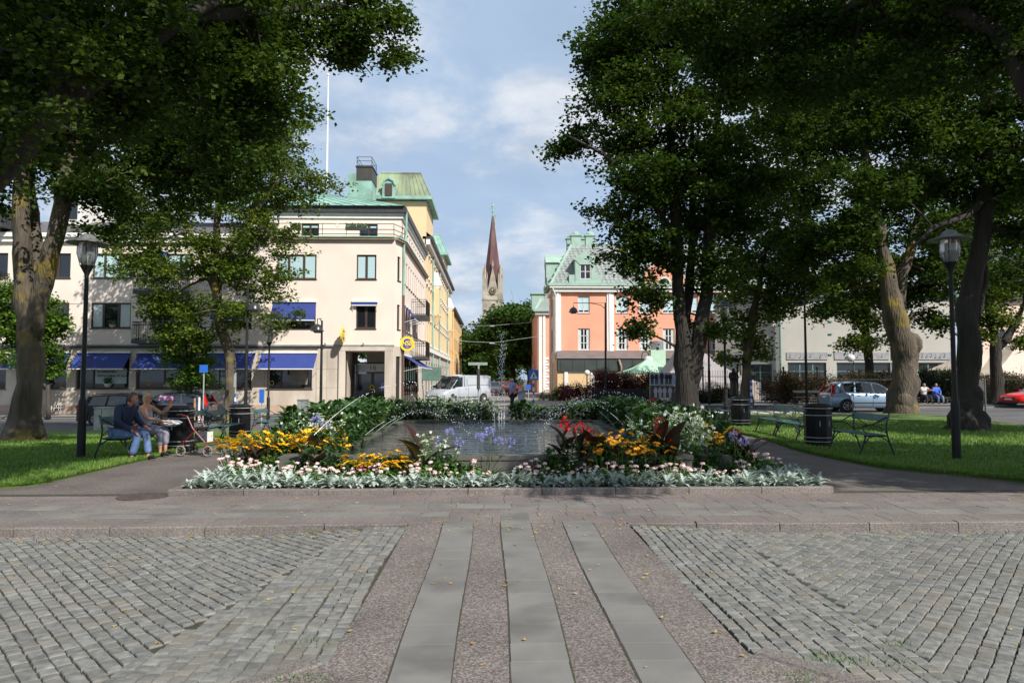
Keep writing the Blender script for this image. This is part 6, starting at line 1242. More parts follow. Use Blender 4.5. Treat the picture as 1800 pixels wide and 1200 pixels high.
# agapanthus
def agap(seed, hs__, strap=26):
    r = random.Random(seed); root = thing('agapanthus_plant', 'x', 'plant', (0, 0, -50)); b = MB(); pr = lambda t_: 1 - t_ ** 2 * .9
    for i in range(strap): a = r.random() * 6.28; e = r.uniform(.6, 1.4); ribbon(b, (math.cos(a) * .03, math.sin(a) * .03, 0), a, r.uniform(.25, .42), .013, e, e - r.uniform(1.1, 1.9), pr, 7, fold=.3)
    addtint(b.build('strap_leaves', M_bfol, root))
    for (dx, dy, h) in hs__:
        c = V((dx, dy, h)); b = MB(); b.tube([(dx * .15, dy * .15, 0), (dx * .5, dy * .5, h * .55), c], [.006, .005, .004], 5); st = b.build('flower_stem', M_stem, root); b = MB()
        for k in range(38):
            d = V((r.gauss(0, 1), r.gauss(0, 1), r.gauss(.25, .8))).normalized(); p = c + d * r.uniform(.055, .085); u = d.orthogonal().normalized(); v = d.cross(u)
            for w_ in range(5): t_ = w_ * 1.257 + k; e = u * math.cos(t_) + v * math.sin(t_); b.add([p - d * .03, p + e * .009, p + e * .02 + d * .014, p + d * .004], [(0, 1, 2, 3)])
        b.build('flower_head', M_lil, root)
    return root
a1 = agap(1, [(-.18, .05, .66), (.12, .0, .60), (-.02, .1, .75), (.30, -.03, .60)]); a1.location = (-.02, 11.22, .08); tag(a1, 'blue agapanthus with leaning stems before the middle of the pool', 'flower')
a2 = agap(2, [(-.05, 0, .74), (.10, .05, .58), (-.2, .05, .60)]); a2.location = (-.62, 11.24, .08); tag(a2, 'blue agapanthus left of the pool centre beside the white trumpets', 'flower')
a3 = agap(3, [(-.05, 0, .62), (.12, 0, .52)]); a3.location = (4.05, 11.75, .1); tag(a3, 'lilac agapanthus at the right end of the bed', 'flower')
dup(a3, (-3.15, 13.1, .2), 1, 'lilac agapanthus behind the yellow coneflowers', 1.15); dup(a3, (1.55, 11.25, 0), 2, 'low lilac agapanthus under the first red canna', .75)
dup(a2, (3.25, 11.25, .02), 2, 'grassy leaved agapanthus under the white star flowers', .3)
# flowering tobacco
def tobacco(seed, n, h, spr, fl=26, m=M_wp):
    r = random.Random(seed); root = thing('flowering_tobacco', 'x', 'plant', (0, 0, -50)); b = MB(); pr = lambda t_: math.sin(PI * (t_ * .92 + .08)); f_ = MB()
    tips = []
    for i in range(n):
        a = r.random() * 6.28; q = spr * r.random() ** .5; hh = h * r.uniform(.6, 1.05); p = V((math.cos(a) * q, math.sin(a) * q, hh)); mid = V((p.x * .5, p.y * .5, hh * .55)); b.tube([(p.x * .15, p.y * .15, 0), mid, p], [.007, .005, .003], 4, cap=False)
        for k in range(9): t_ = r.random() * .9; c = V((p.x * t_, p.y * t_, hh * t_)); e = r.uniform(0, .9); ribbon(b, c, r.random() * 6.28, r.uniform(.07, .17) * (1.2 - t_), .03 * (1.3 - t_), e, e - 1.1, pr, 4)
        tips.append((p, mid))
    addtint(b.build('foliage', M_nfol, root)); b = MB()
    for i in range(fl):
        p, mid = r.choice(tips); c = mid.lerp(p, r.uniform(.3, 1.05)); a = r.random() * 6.28; d = V((math.cos(a), math.sin(a), r.uniform(-.7, .3))).normalized(); e = c + d * r.uniform(.05, .085); f_.tube([c, e], [.004, .007], 5, cap=False); s_ = r.uniform(.018, .028)
        u = d.orthogonal().normalized(); v = d.cross(u)
        for w_ in range(5): t_ = w_ * 1.257; q = u * math.cos(t_) + v * math.sin(t_); g2 = d.cross(q); b.add([e, e + q * s_ * .5 + g2 * s_ * .4, e + q * s_ * 1.25, e + q * s_ * .5 - g2 * s_ * .4], [(0, 1, 2, 3)])
    f_.build('trumpets', M_wst, root); b.build('flowers', m, root); return root
TB = [tobacco(1, 12, .85, .28), tobacco(2, 10, .78, .26), tobacco(3, 14, .9, .3, 34)]; tf = [True] * 3
gt = 'white flowering tobacco plants'
for x, y, s_ in ((3.15, 12.1, 1.15), (3.4, 12.5, 1.25), (3.0, 12.6, 1.15), (3.6, 12.9, 1.3), (3.3, 13.4, 1.3), (3.05, 11.6, .95), (3.3, 11.75, 1.05), (3.5, 12.2, 1.2), (2.8, 12.9, 1.2)): put(TB, tf, x, y, .08, 'white star-flowered tobacco plant in the right bed', 'flower', gt, s_, s_ * 1.05)
for x, y, s_ in ((-3.4, 13.7, 1.1), (-3.1, 14.0, 1.15), (-3.6, 14.5, 1.25), (-2.9, 13.2, .95), (-3.9, 14.0, 1.1), (-2.85, 12.8, .9), (-2.9, 14.4, 1.1), (-3.2, 13.4, 1.05)): put(TB, tf, x, y, .08, 'white trumpet-flowered tobacco plant in the left bed', 'flower', gt, s_, s_ * 1.05)
[put(TB, tf, x_, 11.32, .05, 'white trumpets in front of the pool left of centre', 'flower', gt, .8, .95) for x_ in (-1.1, -.9, -.72)]; put(TB, tf, 1.25, 11.36, .05, 'pale tobacco plant between the pool and the first red canna', 'flower', gt, .75, .78)
x = -2.9
while x < .0: put(TB, tf, x, 21.75 + rd.uniform(-.1, .9), .08, 'white flowering tobacco in the hedge-like row behind the pool', 'flower', gt, 1.1, 1.35); x += .17
x = -2.8
while x < 4.2:
    if not (.05 < x < .55): put(BP, bf, x, 22.0 + rd.uniform(-.3, .7), .06, 'leafy green plant in the row behind the pool', 'plant', 'leafy green bedding plants', 1.2, 1.55)
    x += .27
for x in (.1, .3, .5): put(BL, blf, x, 21.9, .08, 'low green plant in the gap of the row behind the pool', 'plant', 'low green bedding plants', 1, 1.2)
# side beds
for side in (-1, 1):
    y = 12.9
    while y < 22.6:
        for k in range(3):
            x = (-2.95 - k * .5) if side < 0 else (3.35 + k * .5); put(BP, bf, x + rd.uniform(-.15, .15), y + rd.uniform(-.2, .2), .06, 'leafy green plant in the %s side bed' % ('left' if side < 0 else 'right'), 'plant', 'leafy green bedding plants', .95 + (y > 14) * .35, 1.3 + (y > 14) * .4)
        y += .46
        if y > 14.5 and rd.random() < .3: put(TB, tf, (-3.3 if side < 0 else 3.8) + rd.uniform(-.5, .5), y, .08, 'white tobacco plant along the %s pool side' % ('left' if side < 0 else 'right'), 'flower', gt, 1, 1.2)
for x, y in [(-4.2, 13.1), (-3.2, 11.5), (-3.6, 11.65), (-2.9, 11.7), (-3.4, 12.1), (-2.5, 11.28), (-.6, 11.3), (-.85, 11.2), (.85, 11.3), (1.1, 11.25), (2.3, 11.38), (3.0, 11.4), (3.5, 11.45), (3.9, 11.5), (3.3, 11.7), (4.2, 11.9), (3.8, 11.9), (2.75, 11.25), (-3.8, 12.2), (-2.3, 11.3)]: put(BL, blf, x, y, .06, 'low green plant between the flowers at the front of the pool', 'plant', 'low green bedding plants', .9, 1.25)
# ------------------------------------------------------------ street furniture
M_bench = mat('bench_green_paint', (.045, .125, .125), (.065, .155, .15), 6, .45, .001, 40, spec=.4); M_iron = mat('bench_iron', (.018, .024, .025), (.028, .034, .034), 12, .5, spec=.25)
M_bin = mat('bin_black', (.008, .008, .009), (.012, .012, .012), 5, .4, spec=.2); M_ltr = mat('light_strip', (.35, .36, .37), (.28, .28, .29), 6, .5)
def make_bench(nm='park_bench', seatm=None, L=1.5):
    t = thing(nm, 'x', 'bench', (0, 0, 0)); sm = seatm or M_bench   # faces +X, length along Y
    b = MB(); 
    for i in range(3): b.box(-.19 + i * .14, -.06 + i * .14, -L / 2, L / 2, .44 + (0 if i else .0), .465, bev=.006)
    b.build('seat', sm, t)
    b = MB(); M_ = Matrix.Translation((-.27, 0, .80)) @ Matrix.Rotation(R(-14), 4, 'Y'); b.box(-.018, .018, -L / 2, L / 2, -.075, .075, M=M_, bev=.008); b.build('backrest', sm, t)
    for s_ in (-1, 1):
        y = s_ * (L / 2 - .06); b = MB()
        b.tube([(-.42, y, 0), (-.34, y, .22), (-.27, y, .43), (-.25, y, .62), (-.29, y, .87), (-.33, y, .90)], [.02, .018, .018, .016, .015, .018], 6)
        b.tube([(.36, y, 0), (.27, y, .2), (.22, y, .36), (.2, y, .43)], [.022, .018, .018, .02], 6); b.tube([(-.3, y, .30), (-.16, y, .40), (.0, y, .425), (.12, y, .40), (.25, y, .24)], .014, 6)
        b.tube([(-.24, y, .43), (.24, y, .43)], .018, 6)
        b.tube([(-.28, y, .84), (-.12, y, .76), (.05, y, .66), (.22, y, .655), (.27, y, .63), (.25, y, .55), (.19, y, .50), (.2, y, .44)], [.015, .014, .014, .018, .016, .014, .014, .014], 6)
        b.tube([(-.25, y, .5), (-.1, y, .62), (.04, y, .655)], .011, 5); b.build('side_frame', M_iron, t)
    b = MB(); 
    for s_ in (-1, 1): b.tube([(-.27, s_ * (L / 2 - .08), .76), (-.24, s_ * .2, .66), (-.24, 0, .60), (-.24, -s_ * .2, .56), (-.24, -s_ * (L / 2 - .08), .49)], .010, 5)
    b.build('back_brace', M_iron, t); return t
gb_ = 'green park benches along the paths'
bench = make_bench()
BS = [(-7.72, 15.55, 0, 'green bench on the left lawn edge carrying the seated pair, nearest on the left'), (-7.55, 18.95, 0, 'green bench just beyond the near left litter bin'), (-7.6, 20.65, 0, 'green bench second from the near left litter bin'), (-7.95, 25.6, 0, 'green bench behind the second left litter bin'),
      (8.18, 15.75, PI, 'dark green bench on the lawn edge nearest on the right, alone beside the lamp post'), (8.28, 19.2, PI, 'dark green bench just beyond the near right litter bin'), (8.4, 21.0, PI, 'dark green bench between the two right litter bins, the farther one'), (8.9, 26.6, PI, 'dark bench beyond the far right litter bin by the double tree')]
bench.location = (BS[0][0], BS[0][1], g(*BS[0][:2]) + .02); bench['label'] = BS[0][3]; bench['group'] = gb_
for x, y, a, lb in BS[1:]: dup(bench, (x, y, g(x, y) + .02), a, lb)
wbn = make_bench('park_bench', mat('weathered_white_wood', (.40, .38, .34), (.30, .28, .25), 6, .8, stretch=(1, 6, 6)), 1.7); p = at(1421, 712, 44); wbn.location = (p.x, 44.0, .1); wbn.rotation_euler = (0, 0, R(-95)); wbn['label'] = 'weathered white bench by the hedge left of the pale blue car'
def make_bin():
    t = thing('litter_bin', 'x', 'litter bin', (0, 0, 0)); n = 8; b = MB(); M_ = Matrix.Rotation(PI / 8, 4, 'Z')
    b.lathe([(.28, 0), (.33, .03), (.33, .86)], 8, M=M_); b.build('body', M_bin, t)
    b = MB(); b.lathe([(.30, .861), (.30, .90), (.345, .902), (.345, .99), (.30, 1.02), (.22, 1.05), (.05, 1.06)], 8, M=M_); b.build('lid', M_bin, t)
    for z in (.12, .22, .76, .93):
        b = MB(); b.lathe([(.334 if z < .9 else .348, z), (.340 if z < .9 else .354, z + .004), (.340 if z < .9 else .354, z + .016), (.334 if z < .9 else .348, z + .02)], 8, M=M_); b.build('band', M_ltr, t)
    for k in (5, 6): a = k * PI / 4; b = MB(); M2 = Matrix.Rotation(a, 4, 'Z'); b.box(.306, .318, -.035, -.015, .5, .64, M=M2); b.build('handle', M_ltr, t)
    return t
bn = make_bin()
BN = [(-7.4, 17.1, 'black litter bin behind the woman with the walking frame'), (-7.75, 22.2, 'black litter bin farther along the left path between benches'), (8.05, 17.45, 'black litter bin on the right between the nearest and the second bench'), (8.75, 24.9, 'black litter bin on the right beside the double-stemmed tree')]
for i, (x, y, lb) in enumerate(BN):
    if i == 0: bn.location = (x, y, g(x, y) + .01); bn['label'] = lb; bn['group'] = 'black litter bins by the benches'
    else: dup(bn, (x, y, g(x, y) + .01), .3 * i, lb)
M_pole = mat('pole_dark', (.012, .013, .013), (.02, .02, .019), 5, .5, spec=.25); M_lglass = mat('lamp_glass', (.50, .52, .50), rough=.12, spec=.8); MT['lamp_glass'].node_tree.nodes['Principled BSDF'].inputs['Transmission Weight'].default_value = .75
def make_lamp():
    t = thing('street_lamp', 'x', 'street lamp', (0, 0, 0)); b = MB(); b.lathe([(.085, 0), (.085, 1.15), (.075, 1.22), (.05, 1.27), (.042, 3.85), (.05, 3.9), (.10, 4.0), (.14, 4.08)], 14); b.build('pole', M_pole, t, smooth=True)
    b = MB(); b.lathe([(.10, 4.08), (.17, 4.2), (.19, 4.32), (.185, 4.52), (.17, 4.56)], 18); b.build('glass_bowl', M_lglass, t, smooth=True)
    b = MB(); b.lathe([(.06, 4.09), (.085, 4.3), (.08, 4.31)], 12); b.lathe([(.065, 4.315), (.065, 4.47)], 12); b.build('lamp_insert', mat('lamp_reflector', (.35, .36, .36), rough=.3, metal=.6), t, smooth=True)
    b = MB(); b.lathe([(.41, 4.545), (.41, 4.56), (.28, 4.60), (.16, 4.66), (.13, 4.72), (.06, 4.76), (.01, 4.77)], 28); b.build('shade', mat('lamp_shade', (.16, .16, .155), (.11, .11, .11), 4, .5), t, smooth=True)
    b = MB(); 
    for k in range(4): a = k * PI / 2 + .4; b.tube([(math.cos(a) * .13, math.sin(a) * .13, 4.08), (math.cos(a) * .195, math.sin(a) * .195, 4.33), (math.cos(a) * .19, math.sin(a) * .19, 4.56)], .007, 4)
    b.build('cage', M_pole, t); return t
lp = make_lamp(); LPS = [(142, 806, 'street lamp with wide flat shade at left beside the thick forked trunk'), (1682, 809, 'street lamp with wide flat shade at right in front of the knobbly trunk'), (471, 740, 'smaller looking street lamp by the second left litter bin'), (1276, 741, 'street lamp by the far right litter bin and statue')]
for i, (px, py, lb) in enumerate(LPS):
    q = gnd(px, py); o = lp if i == 0 else None
    if i == 0: lp.location = q; lp['label'] = lb; lp['group'] = 'park lamps with flat round shades'
    else: dup(lp, tuple(q), .5 * i, lb)
def bell_lamp(px, pytop, Y, pxl, pyl, lab, arch=False):
    p = at(px, 700, Y); z0 = g(p.x, Y); top = at(px, pytop, Y).z; l = at(pxl, pyl, Y); t = thing('street_light', lab, 'street lamp', (p.x, Y, z0)); b = MB(); H = top - z0
    b.tube([(0, 0, 0), (0, 0, H * .35), (0, 0, H)], [.085, .075, .05], 8); b.build('pole', M_pole, t)
    dx = l.x - p.x; zl = l.z - z0; b = MB(); b.tube([(0, 0, zl + .15), (dx * .15, 0, zl + .42), (dx * .5, 0, zl + .55), (dx, 0, zl + .55), (dx, 0, zl + .25)], .025, 6); b.tube([(0, 0, zl + .55), (dx * .6, 0, zl + .56)], .015, 5); b.build('arm', M_pole, t)
    b = MB(); b.lathe([(.36, 0), (.36, .02), (.30, .06), (.27, .2), (.16, .33), (.06, .38)], 18, c=(dx, 0, zl - .12)); b.build('lamp_head', mat('bell_shade', (.03, .03, .032), rough=.3), t, smooth=True)
    b = MB(); b.lathe([(.16, -.10), (.24, -.02), (.26, .0)], 12, c=(dx, 0, zl - .12)); b.build('diffuser', M_lglass, t, smooth=True); return t
bell_lamp(432, 500, 33, 447, 541, 'tall dark pole with bell lamp in front of the upper blue awning, left')
bell_lamp(564, 563, 38, 558, 578, 'slim dark pole with a small bell lamp left of the entrance')
bell_lamp(1418, 470, 40, 1405, 532, 'tall dark pole with bell lamp before the pale hall, left of the blue car')
bell_lamp(1065, 532, 50, 1008, 546, 'dark pole with long side arm and bell lamp in front of the pink building')
bell_lamp(1247, 560, 44, 1253, 586, 'thin dark pole with small bell lamp right of the double-stemmed tree')
def globe_lamp(px, py, Y, dpx, lab, r=.2):
    l = at(px, py, Y); p = at(px - dpx, 700, Y); t = thing('globe_lamp', lab, 'street lamp', (p.x, Y, 0)); b = MB(); dx = l.x - p.x; zt_ = l.z + .75
    b.tube([(0, 0, 0), (0, 0, zt_ - .3)] + [(dx / 2 - dx / 2 * math.cos(a), 0, zt_ - .3 + abs(dx) * .5 * math.sin(a)) for a in (.6, 1.2, 1.57, 2, 2.6, 3.14)] + [(dx, 0, l.z + r)], .035, 6) if abs(dx) > .1 else b.tube([(0, 0, 0), (0, 0, l.z - r)], .05, 6)
    b.build('post', M_pole, t); b = MB(); b.ball((dx, 0, l.z), r, 16); b.build('globe', mat('globe_glass', (.62, .62, .62), rough=.3), t, smooth='all'); return t
globe_lamp(1140, 633, 58, 11, 'arched post with round white globe before the green parasol', .36); globe_lamp(1032, 655, 60, 0, 'round white globe lamp beside the annex window', .24); globe_lamp(1495, 629, 56, -7, 'arched post with white globe in front of the frieze on the pale hall', .32)
# cabinets
def cabinet(px0, px1, pyt, pyb, m, lab):
    a = gnd((px0 + px1) / 2, pyb); Y = a.y; w_ = (px1 - px0) * Y / F; h = (pyb - pyt) * Y / F; t = thing('utility_cabinet', lab, 'utility cabinet', tuple(a)); b = MB(); b.box(-w_ / 2, w_ / 2, -.2, .2, 0, h * .95, bev=.01); b.build('housing', m, t)
    b = MB(); b.box(-w_ / 2 - .03, w_ / 2 + .03, -.24, .24, h * .952, h, bev=.01); b.build('top', m, t); b = MB(); b.box(-.008, .008, -.207, -.202, .08, h * .93); b.box(.04, .07, -.215, -.202, h * .45, h * .55); b.build('door_seam', M_dark, t)
cabinet(169, 195, 716, 757, mat('cabinet_grey', (.42, .43, .40), (.33, .34, .31), 3, .7, c3=(.25, .26, .24), sc3=2), 'pale grey utility cabinet on the lawn in front of the black estate car')
cabinet(524, 540, 702, 739, mat('cabinet_green', (.24, .27, .26), (.19, .21, .20), 3, .7), 'small grey utility cabinet behind the white trumpet flowers')
# signs
def pole_at(px, pyt, pyb, m, r=.035): q = gnd(px, pyb); return q, at(px, pyt, q.y).z - q.z
M_galv = mat('galvanised', (.42, .43, .44), (.34, .35, .36), 5, .45, metal=.3); M_sb = mat('sign_blue', (.02, .12, .48), rough=.4); M_wsg = mat('sign_white', (.75, .75, .75), rough=.5); M_blk = mat('sign_black', (.01, .01, .01), rough=.5)
def banded(t, H, r=.035, n=9, m1=None):
    b = MB(); b.tube([(0, 0, 0), (0, 0, H)], r, 8); b.build('pole', M_galv, t)
    b = MB()
    for k in range(0, n, 2): b.tube([(0, 0, .15 + k * .19), (0, 0, .15 + (k + 1) * .19)], r + .006, 8)
    b.build('blue_bands', M_sb, t); b = MB()
    for k in range(1, n, 2): b.tube([(0, 0, .15 + k * .19), (0, 0, .15 + (k + 1) * .19)], r + .006, 8)
    b.build('white_bands', M_wsg, t)
q = gnd(938, 713); q.y = 33.5; q = at(938, 700, 33.5); q.z = 0; zt_ = at(938, 650, 33.5).z
t = thing('crossing_sign', 'blue pedestrian crossing sign on a blue and white banded pole', 'sign', tuple(q)); banded(t, zt_ + .25)
zc_ = at(938, 659, 33.5).z; b = MB(); b.box(-.24, .24, -.06, -.045, zc_ - .24, zc_ + .24, bev=.004); b.build('plate', M_sb, t)
b = MB(); b.prism([(-.19, zc_ - .18), (.19, zc_ - .18), (0, zc_ + .17)], .062, .068, lambda u, v, d: (u, -d, v)); b.build('triangle', M_wsg, t)
b = MB()
for pl in ([(-.02, zc_ + .02), (.04, zc_ + .02), (.03, zc_ - .06), (-.03, zc_ - .06)], [(-.03, zc_ - .06), (0, zc_ - .06), (-.04, zc_ - .15), (-.07, zc_ - .15)], [(.0, zc_ - .06), (.03, zc_ - .06), (.07, zc_ - .14), (.04, zc_ - .15)], [(.03, zc_ + .01), (.08, zc_ - .04), (.07, zc_ - .055), (.02, zc_ - .01)]): b.prism(pl, .069, .073, lambda u, v, d: (u, -d, v))
b.ball((.01, -.07, zc_ + .045), (.022, .004, .022), 10)
for k in range(5): b.box(-.16 + k * .07, -.125 + k * .07, -.073, -.069, zc_ - .175, zc_ - .155)
b.build('walking_figure', M_blk, t)
# direction arm sign seen near edge on
Y = 29.; q = at(841, 730, Y); q.z = 0; t = thing('direction_sign', 'street name sign on a grey post behind the pool, left of the fountain jet', 'sign', (q.x, Y, 0)); zt_ = at(840, 638, Y).z; b = MB(); b.tube([(0, 0, 0), (0, 0, zt_ - .05)], .035, 8); b.build('post', M_galv, t)
b = MB(); b.box(-.42, .36, -.02, .02, zt_ - .09, zt_ + .03, bev=.005); b.build('name_plate', mat('sign_backside', (.25, .33, .28), (.2, .27, .23), 4, .5), t); b = MB(); b.box(-.07, .06, -.14, .10, at(840, 685, Y).z, at(840, 648, Y).z, bev=.03); b.build('signal_box', M_dark, t)
# left signs
def bluesign(px, pyt, pyb, w_, h_, lab, text_=None, Y=None, band=False, round_=False):
    q = gnd(px, pyb) if Y is None else at(px, pyb, Y); q.z = g(q.x, q.y); zt_ = at(px, pyt, q.y).z; t = thing('blue_sign', lab, 'sign', tuple(q)); H = zt_ - q.z
    if band: banded(t, H - h_ * .5, n=7)
    else: b = MB(); b.tube([(0, 0, 0), (0, 0, H)], .035, 8); b.build('pole', M_galv, t)
    b = MB(); b.box(-w_ / 2, w_ / 2, -.06, -.04, H - h_, H, bev=.004); pl = b.build('plate', M_sb, t)
    if text_: text('symbol', text_, h_ * .7, M_wsg, pl, Matrix(((1, 0, 0, 0), (0, 0, -1, -.065), (0, 1, 0, H - h_ / 2), (0, 0, 0, 1))), bold=.01)
    return t
bluesign(357, 641, 722, .42, .40, 'small blue sign on a grey post by the small street tree', None, Y=36.5)
q = gnd(413, 724); q = at(413, 720, 35.); q.z = g(q.x, 35); t = thing('banded_post', 'blue and white banded post with a folded arm in front of the shop window', 'post', tuple(q)); banded(t, at(413, 655, 35).z - q.z, n=7); b = MB(); zz = at(413, 670, 35).z - q.z; b.box(-.06, .06, -.08, -.05, zz - .3, zz + .35, bev=.02); b.build('reflector', M_galv, t)
t = bluesign(460, 684, 722, .22, .62, 'narrow blue cycle sign on a post before the shop plinth', None, Y=33.5)
for nm, (px, pyt, pyb, r, m, lb) in {'a': (342, 700, 723, .05, mat('wood_post', (.45, .25, .12), (.35, .2, .1), 6, .8), 'short orange-brown timber post behind the grey estate car'), 'b': (350, 698, 724, .06, M_wsg, 'white topped post with rusty foot behind the grey estate car')}.items():
    q = at(px, pyb, 36.8); q.z = g(q.x, 36.8); b = MB(); b.lathe([(r, 0), (r, at(px, pyt, 36.8).z - q.z - .05), (r * .6, at(px, pyt, 36.8).z - q.z)], 10); o = b.build('bollard', m); o.location = q; tag(o, lb, 'bollard')
t = bluesign(929, 676, 700, .36, .40, 'little blue sign far down the street right of the walking couple', None, Y=58)
q = at(1321, 712, 41.); q.z = 0; t = thing('banded_post', 'blue and white banded post beside the slim mossy trunk', 'post', tuple(q)); banded(t, 1.6, n=7, r=.06)
# notice board
q = at(1719, 736, 30.); q.z = 0; Y = 30.; t = thing('notice_board', 'dark framed notice board on metal legs behind the knobbly trunk', 'notice board', tuple(q)); zt_ = at(1725, 667, Y).z
b = MB(); b.tube([(-.35, 0, 0), (-.35, 0, zt_), (.35, 0, zt_), (.35, 0, 0)], .04, 8); b.build('frame', mat('board_frame', (.09, .10, .10), rough=.4), t); b = MB(); b.box(-.31, .31, -.02, .02, zt_ - .85, zt_ - .05); b.build('panel', mat('board_panel', (.06, .05, .05), (.12, .10, .09), 5, .5), t)
# ------------------------------------------------------------ vehicles
M_tyre = mat('tyre', (.012, .012, .012), rough=.8); M_rimm = mat('alloy_rim', (.42, .43, .44), rough=.3, metal=.7); M_cg = glassmat('car_glass', (.014, .018, .020)); M_trim = mat('black_trim', (.015, .015, .016), rough=.5); M_hl = mat('headlight_glass', (.55, .58, .6), rough=.1, spec=1.); M_tl = mat('tail_light', (.45, .008, .006), rough=.2); M_plate = mat('number_plate', (.65, .65, .63), rough=.4)
def paint(name, c, metal=.0): 
    m = mat(name, c, rough=.28, metal=metal, spec=.35 if sum(c) > .1 else .15); b = m.node_tree.nodes['Principled BSDF']; b.inputs['Coat Weight'].default_value = .5 if sum(c) > .1 else .12; b.inputs['Coat Roughness'].default_value = .04; return m
def car(name, label, cat, loc, rz, paintm, side, roof, W, belt, wheels, R_w, L, ztop, tum=.16, extras='estate', glass_rows=None, pillars=(), glassend=None, rimn=7):
    """side: lower body outline [(x, zbot, ztop, halfwidth)], nose at +x; roof: [(x, z, halfwidth)] from windscreen foot to tail"""
    t = thing(name, label, cat, loc, rz); xs = [q[0] for q in side]
    b = MB(); n = 0; ring = []
    for (x, z0, z1, hw) in side:
        zm = z0 + (z1 - z0) * .45; r_ = [(x, -hw * .86, z0), (x, -hw * .97, z0 + .08), (x, -hw, zm), (x, -hw * .985, z1 - .10), (x, -hw * .93, z1 - .03), (x, -hw * .80, z1), (x, 0, z1 + .015), (x, hw * .80, z1), (x, hw * .93, z1 - .03), (x, hw * .985, z1 - .10), (x, hw, zm), (x, hw * .97, z0 + .08), (x, hw * .86, z0)]; ring.append(r_)
    k = len(ring[0])
    for r_ in ring: b.v += r_
    for i in range(len(ring) - 1):
        for j in range(k): b.f.append((i * k + j, i * k + (j + 1) % k, (i + 1) * k + (j + 1) % k, (i + 1) * k + j))
    b.f.append(tuple(range(k))); b.f.append(tuple((len(ring) - 1) * k + j for j in reversed(range(k))))
    b.build('body', paintm, t, smooth=50)
    # greenhouse: glass shell, painted roof and pillars
    beltz = lambda x: np.interp(x, xs, [q[2] for q in side]); bw = lambda x: np.interp(x, xs, [q[3] for q in side]) * .88
    gl = MB(); m = len(roof)
    for (x, z, hw) in roof: zb_ = beltz(x) - .03; w_ = bw(x) * .98; f_ = min(1, max(0, (z - zb_) / .45)); gl.v += [(x, -w_, zb_), (x, -hw, z - .03), (x, -hw * .9, z), (x, hw * .9, z), (x, hw, z - .03), (x, w_, zb_)]
    for i in range(m - 1):
        for j in range(5): gl.f.append((i * 6 + j, i * 6 + j + 1, i * 6 + 7 + j, i * 6 + 6 + j))
    gl.f.append(tuple(range(6))[::-1]); gl.f.append(tuple((m - 1) * 6 + j for j in range(6))); gl.build('windows', M_cg, t, smooth=35)
    rf = MB(); full = [q for q in roof if q[1] > ztop - .16]
    for (x, z, hw) in full: rf.v += [(x, -hw - .012, z - .07), (x, -hw - .008, z - .02), (x, -hw * .88, z + .012), (x, 0, z + .022), (x, hw * .88, z + .012), (x, hw + .008, z - .02), (x, hw + .012, z - .07)]
    for i in range(len(full) - 1):
        for j in range(6): rf.f.append((i * 7 + j, i * 7 + j + 1, i * 7 + 8 + j, i * 7 + 7 + j))
    rf.build('roof', paintm, t, smooth=50)
    rr_ = [(x, z, hw) for x, z, hw in roof]
    def rz_(x): return np.interp(x, [q[0] for q in rr_][::-1] if rr_[0][0] > rr_[-1][0] else [q[0] for q in rr_], [q[1] for q in rr_][::-1] if rr_[0][0] > rr_[-1][0] else [q[1] for q in rr_])
    def rh_(x): return np.interp(x, [q[0] for q in rr_][::-1], [q[2] for q in rr_][::-1])
    for s_ in (-1, 1):
        pb = MB()
        for (xb, xt, w_) in pillars:
            zb_, zt2 = beltz(xb) - .02, rz_(xt) - .04; yb, yt = bw(xb) * .98 + .012, rh_(xt) + .014
            pb.add([(xb - w_, s_ * yb, zb_), (xb + w_, s_ * yb, zb_), (xt + w_ * .8, s_ * yt, zt2), (xt - w_ * .8, s_ * yt, zt2), (xb - w_, s_ * (yb - .03), zb_), (xb + w_, s_ * (yb - .03), zb_), (xt + w_ * .8, s_ * (yt - .03), zt2), (xt - w_ * .8, s_ * (yt - .03), zt2)], [(0, 1, 2, 3), (7, 6, 5, 4), (0, 4, 5, 1), (1, 5, 6, 2), (2, 6, 7, 3), (3, 7, 4, 0)])
        pb.build('pillars', paintm, t)
        for wi, wx in enumerate(wheels):
            y = s_ * (np.interp(wx, xs, [q[3] for q in side]) - .09); Mw = Matrix.Translation((wx, y, R_w)) @ Matrix.Rotation(R(90) * -s_, 4, 'X')
            ar = MB(); ar.lathe([(R_w + .055, -.12), (R_w + .055, .095), (R_w + .04, .097), (.01, .097)], 28, M=Mw); ar.build('wheel_arch', M_trim, t)
            tb = MB(); tb.lathe([(R_w * .66, -.10), (R_w - .02, -.10), (R_w, -.07), (R_w, .09), (R_w - .02, .118), (R_w * .66, .122)], 28, M=Mw); w_ = tb.build('wheel', M_tyre, t, smooth=40)
            rb = MB(); rb.lathe([(R_w * .67, .10), (R_w * .66, .128), (R_w * .60, .122), (R_w * .58, .10)], 28, M=Mw); rb.lathe([(.05, .10), (.05, .13), (.01, .132)], 12, M=Mw)
            for q in range(rimn): rb.box(.03, R_w * .62, -.022, .022, .108, .126, M=Mw @ Matrix.Rotation(2 * PI * q / rimn, 4, 'Z'))
            rb.build('rim', M_rimm, w_)
        y1 = s_ * np.interp(wheels[0] * .4, xs, [q[3] for q in side])
        d = MB(); xm = (wheels[0] + wheels[-1]) / 2
        for xd in (wheels[0] - .55, xm + .05, wheels[-1] + .35): zt2 = beltz(xd); d.box(xd - .006, xd + .006, min(y1, y1 + s_ * .006), max(y1, y1 + s_ * .006), .32, zt2 - .1)
        d.box(wheels[-1] + .4, wheels[0] - .42, min(y1, y1 + s_ * .012), max(y1, y1 + s_ * .012), .46, .50); d.build('door_lines', M_trim, t)
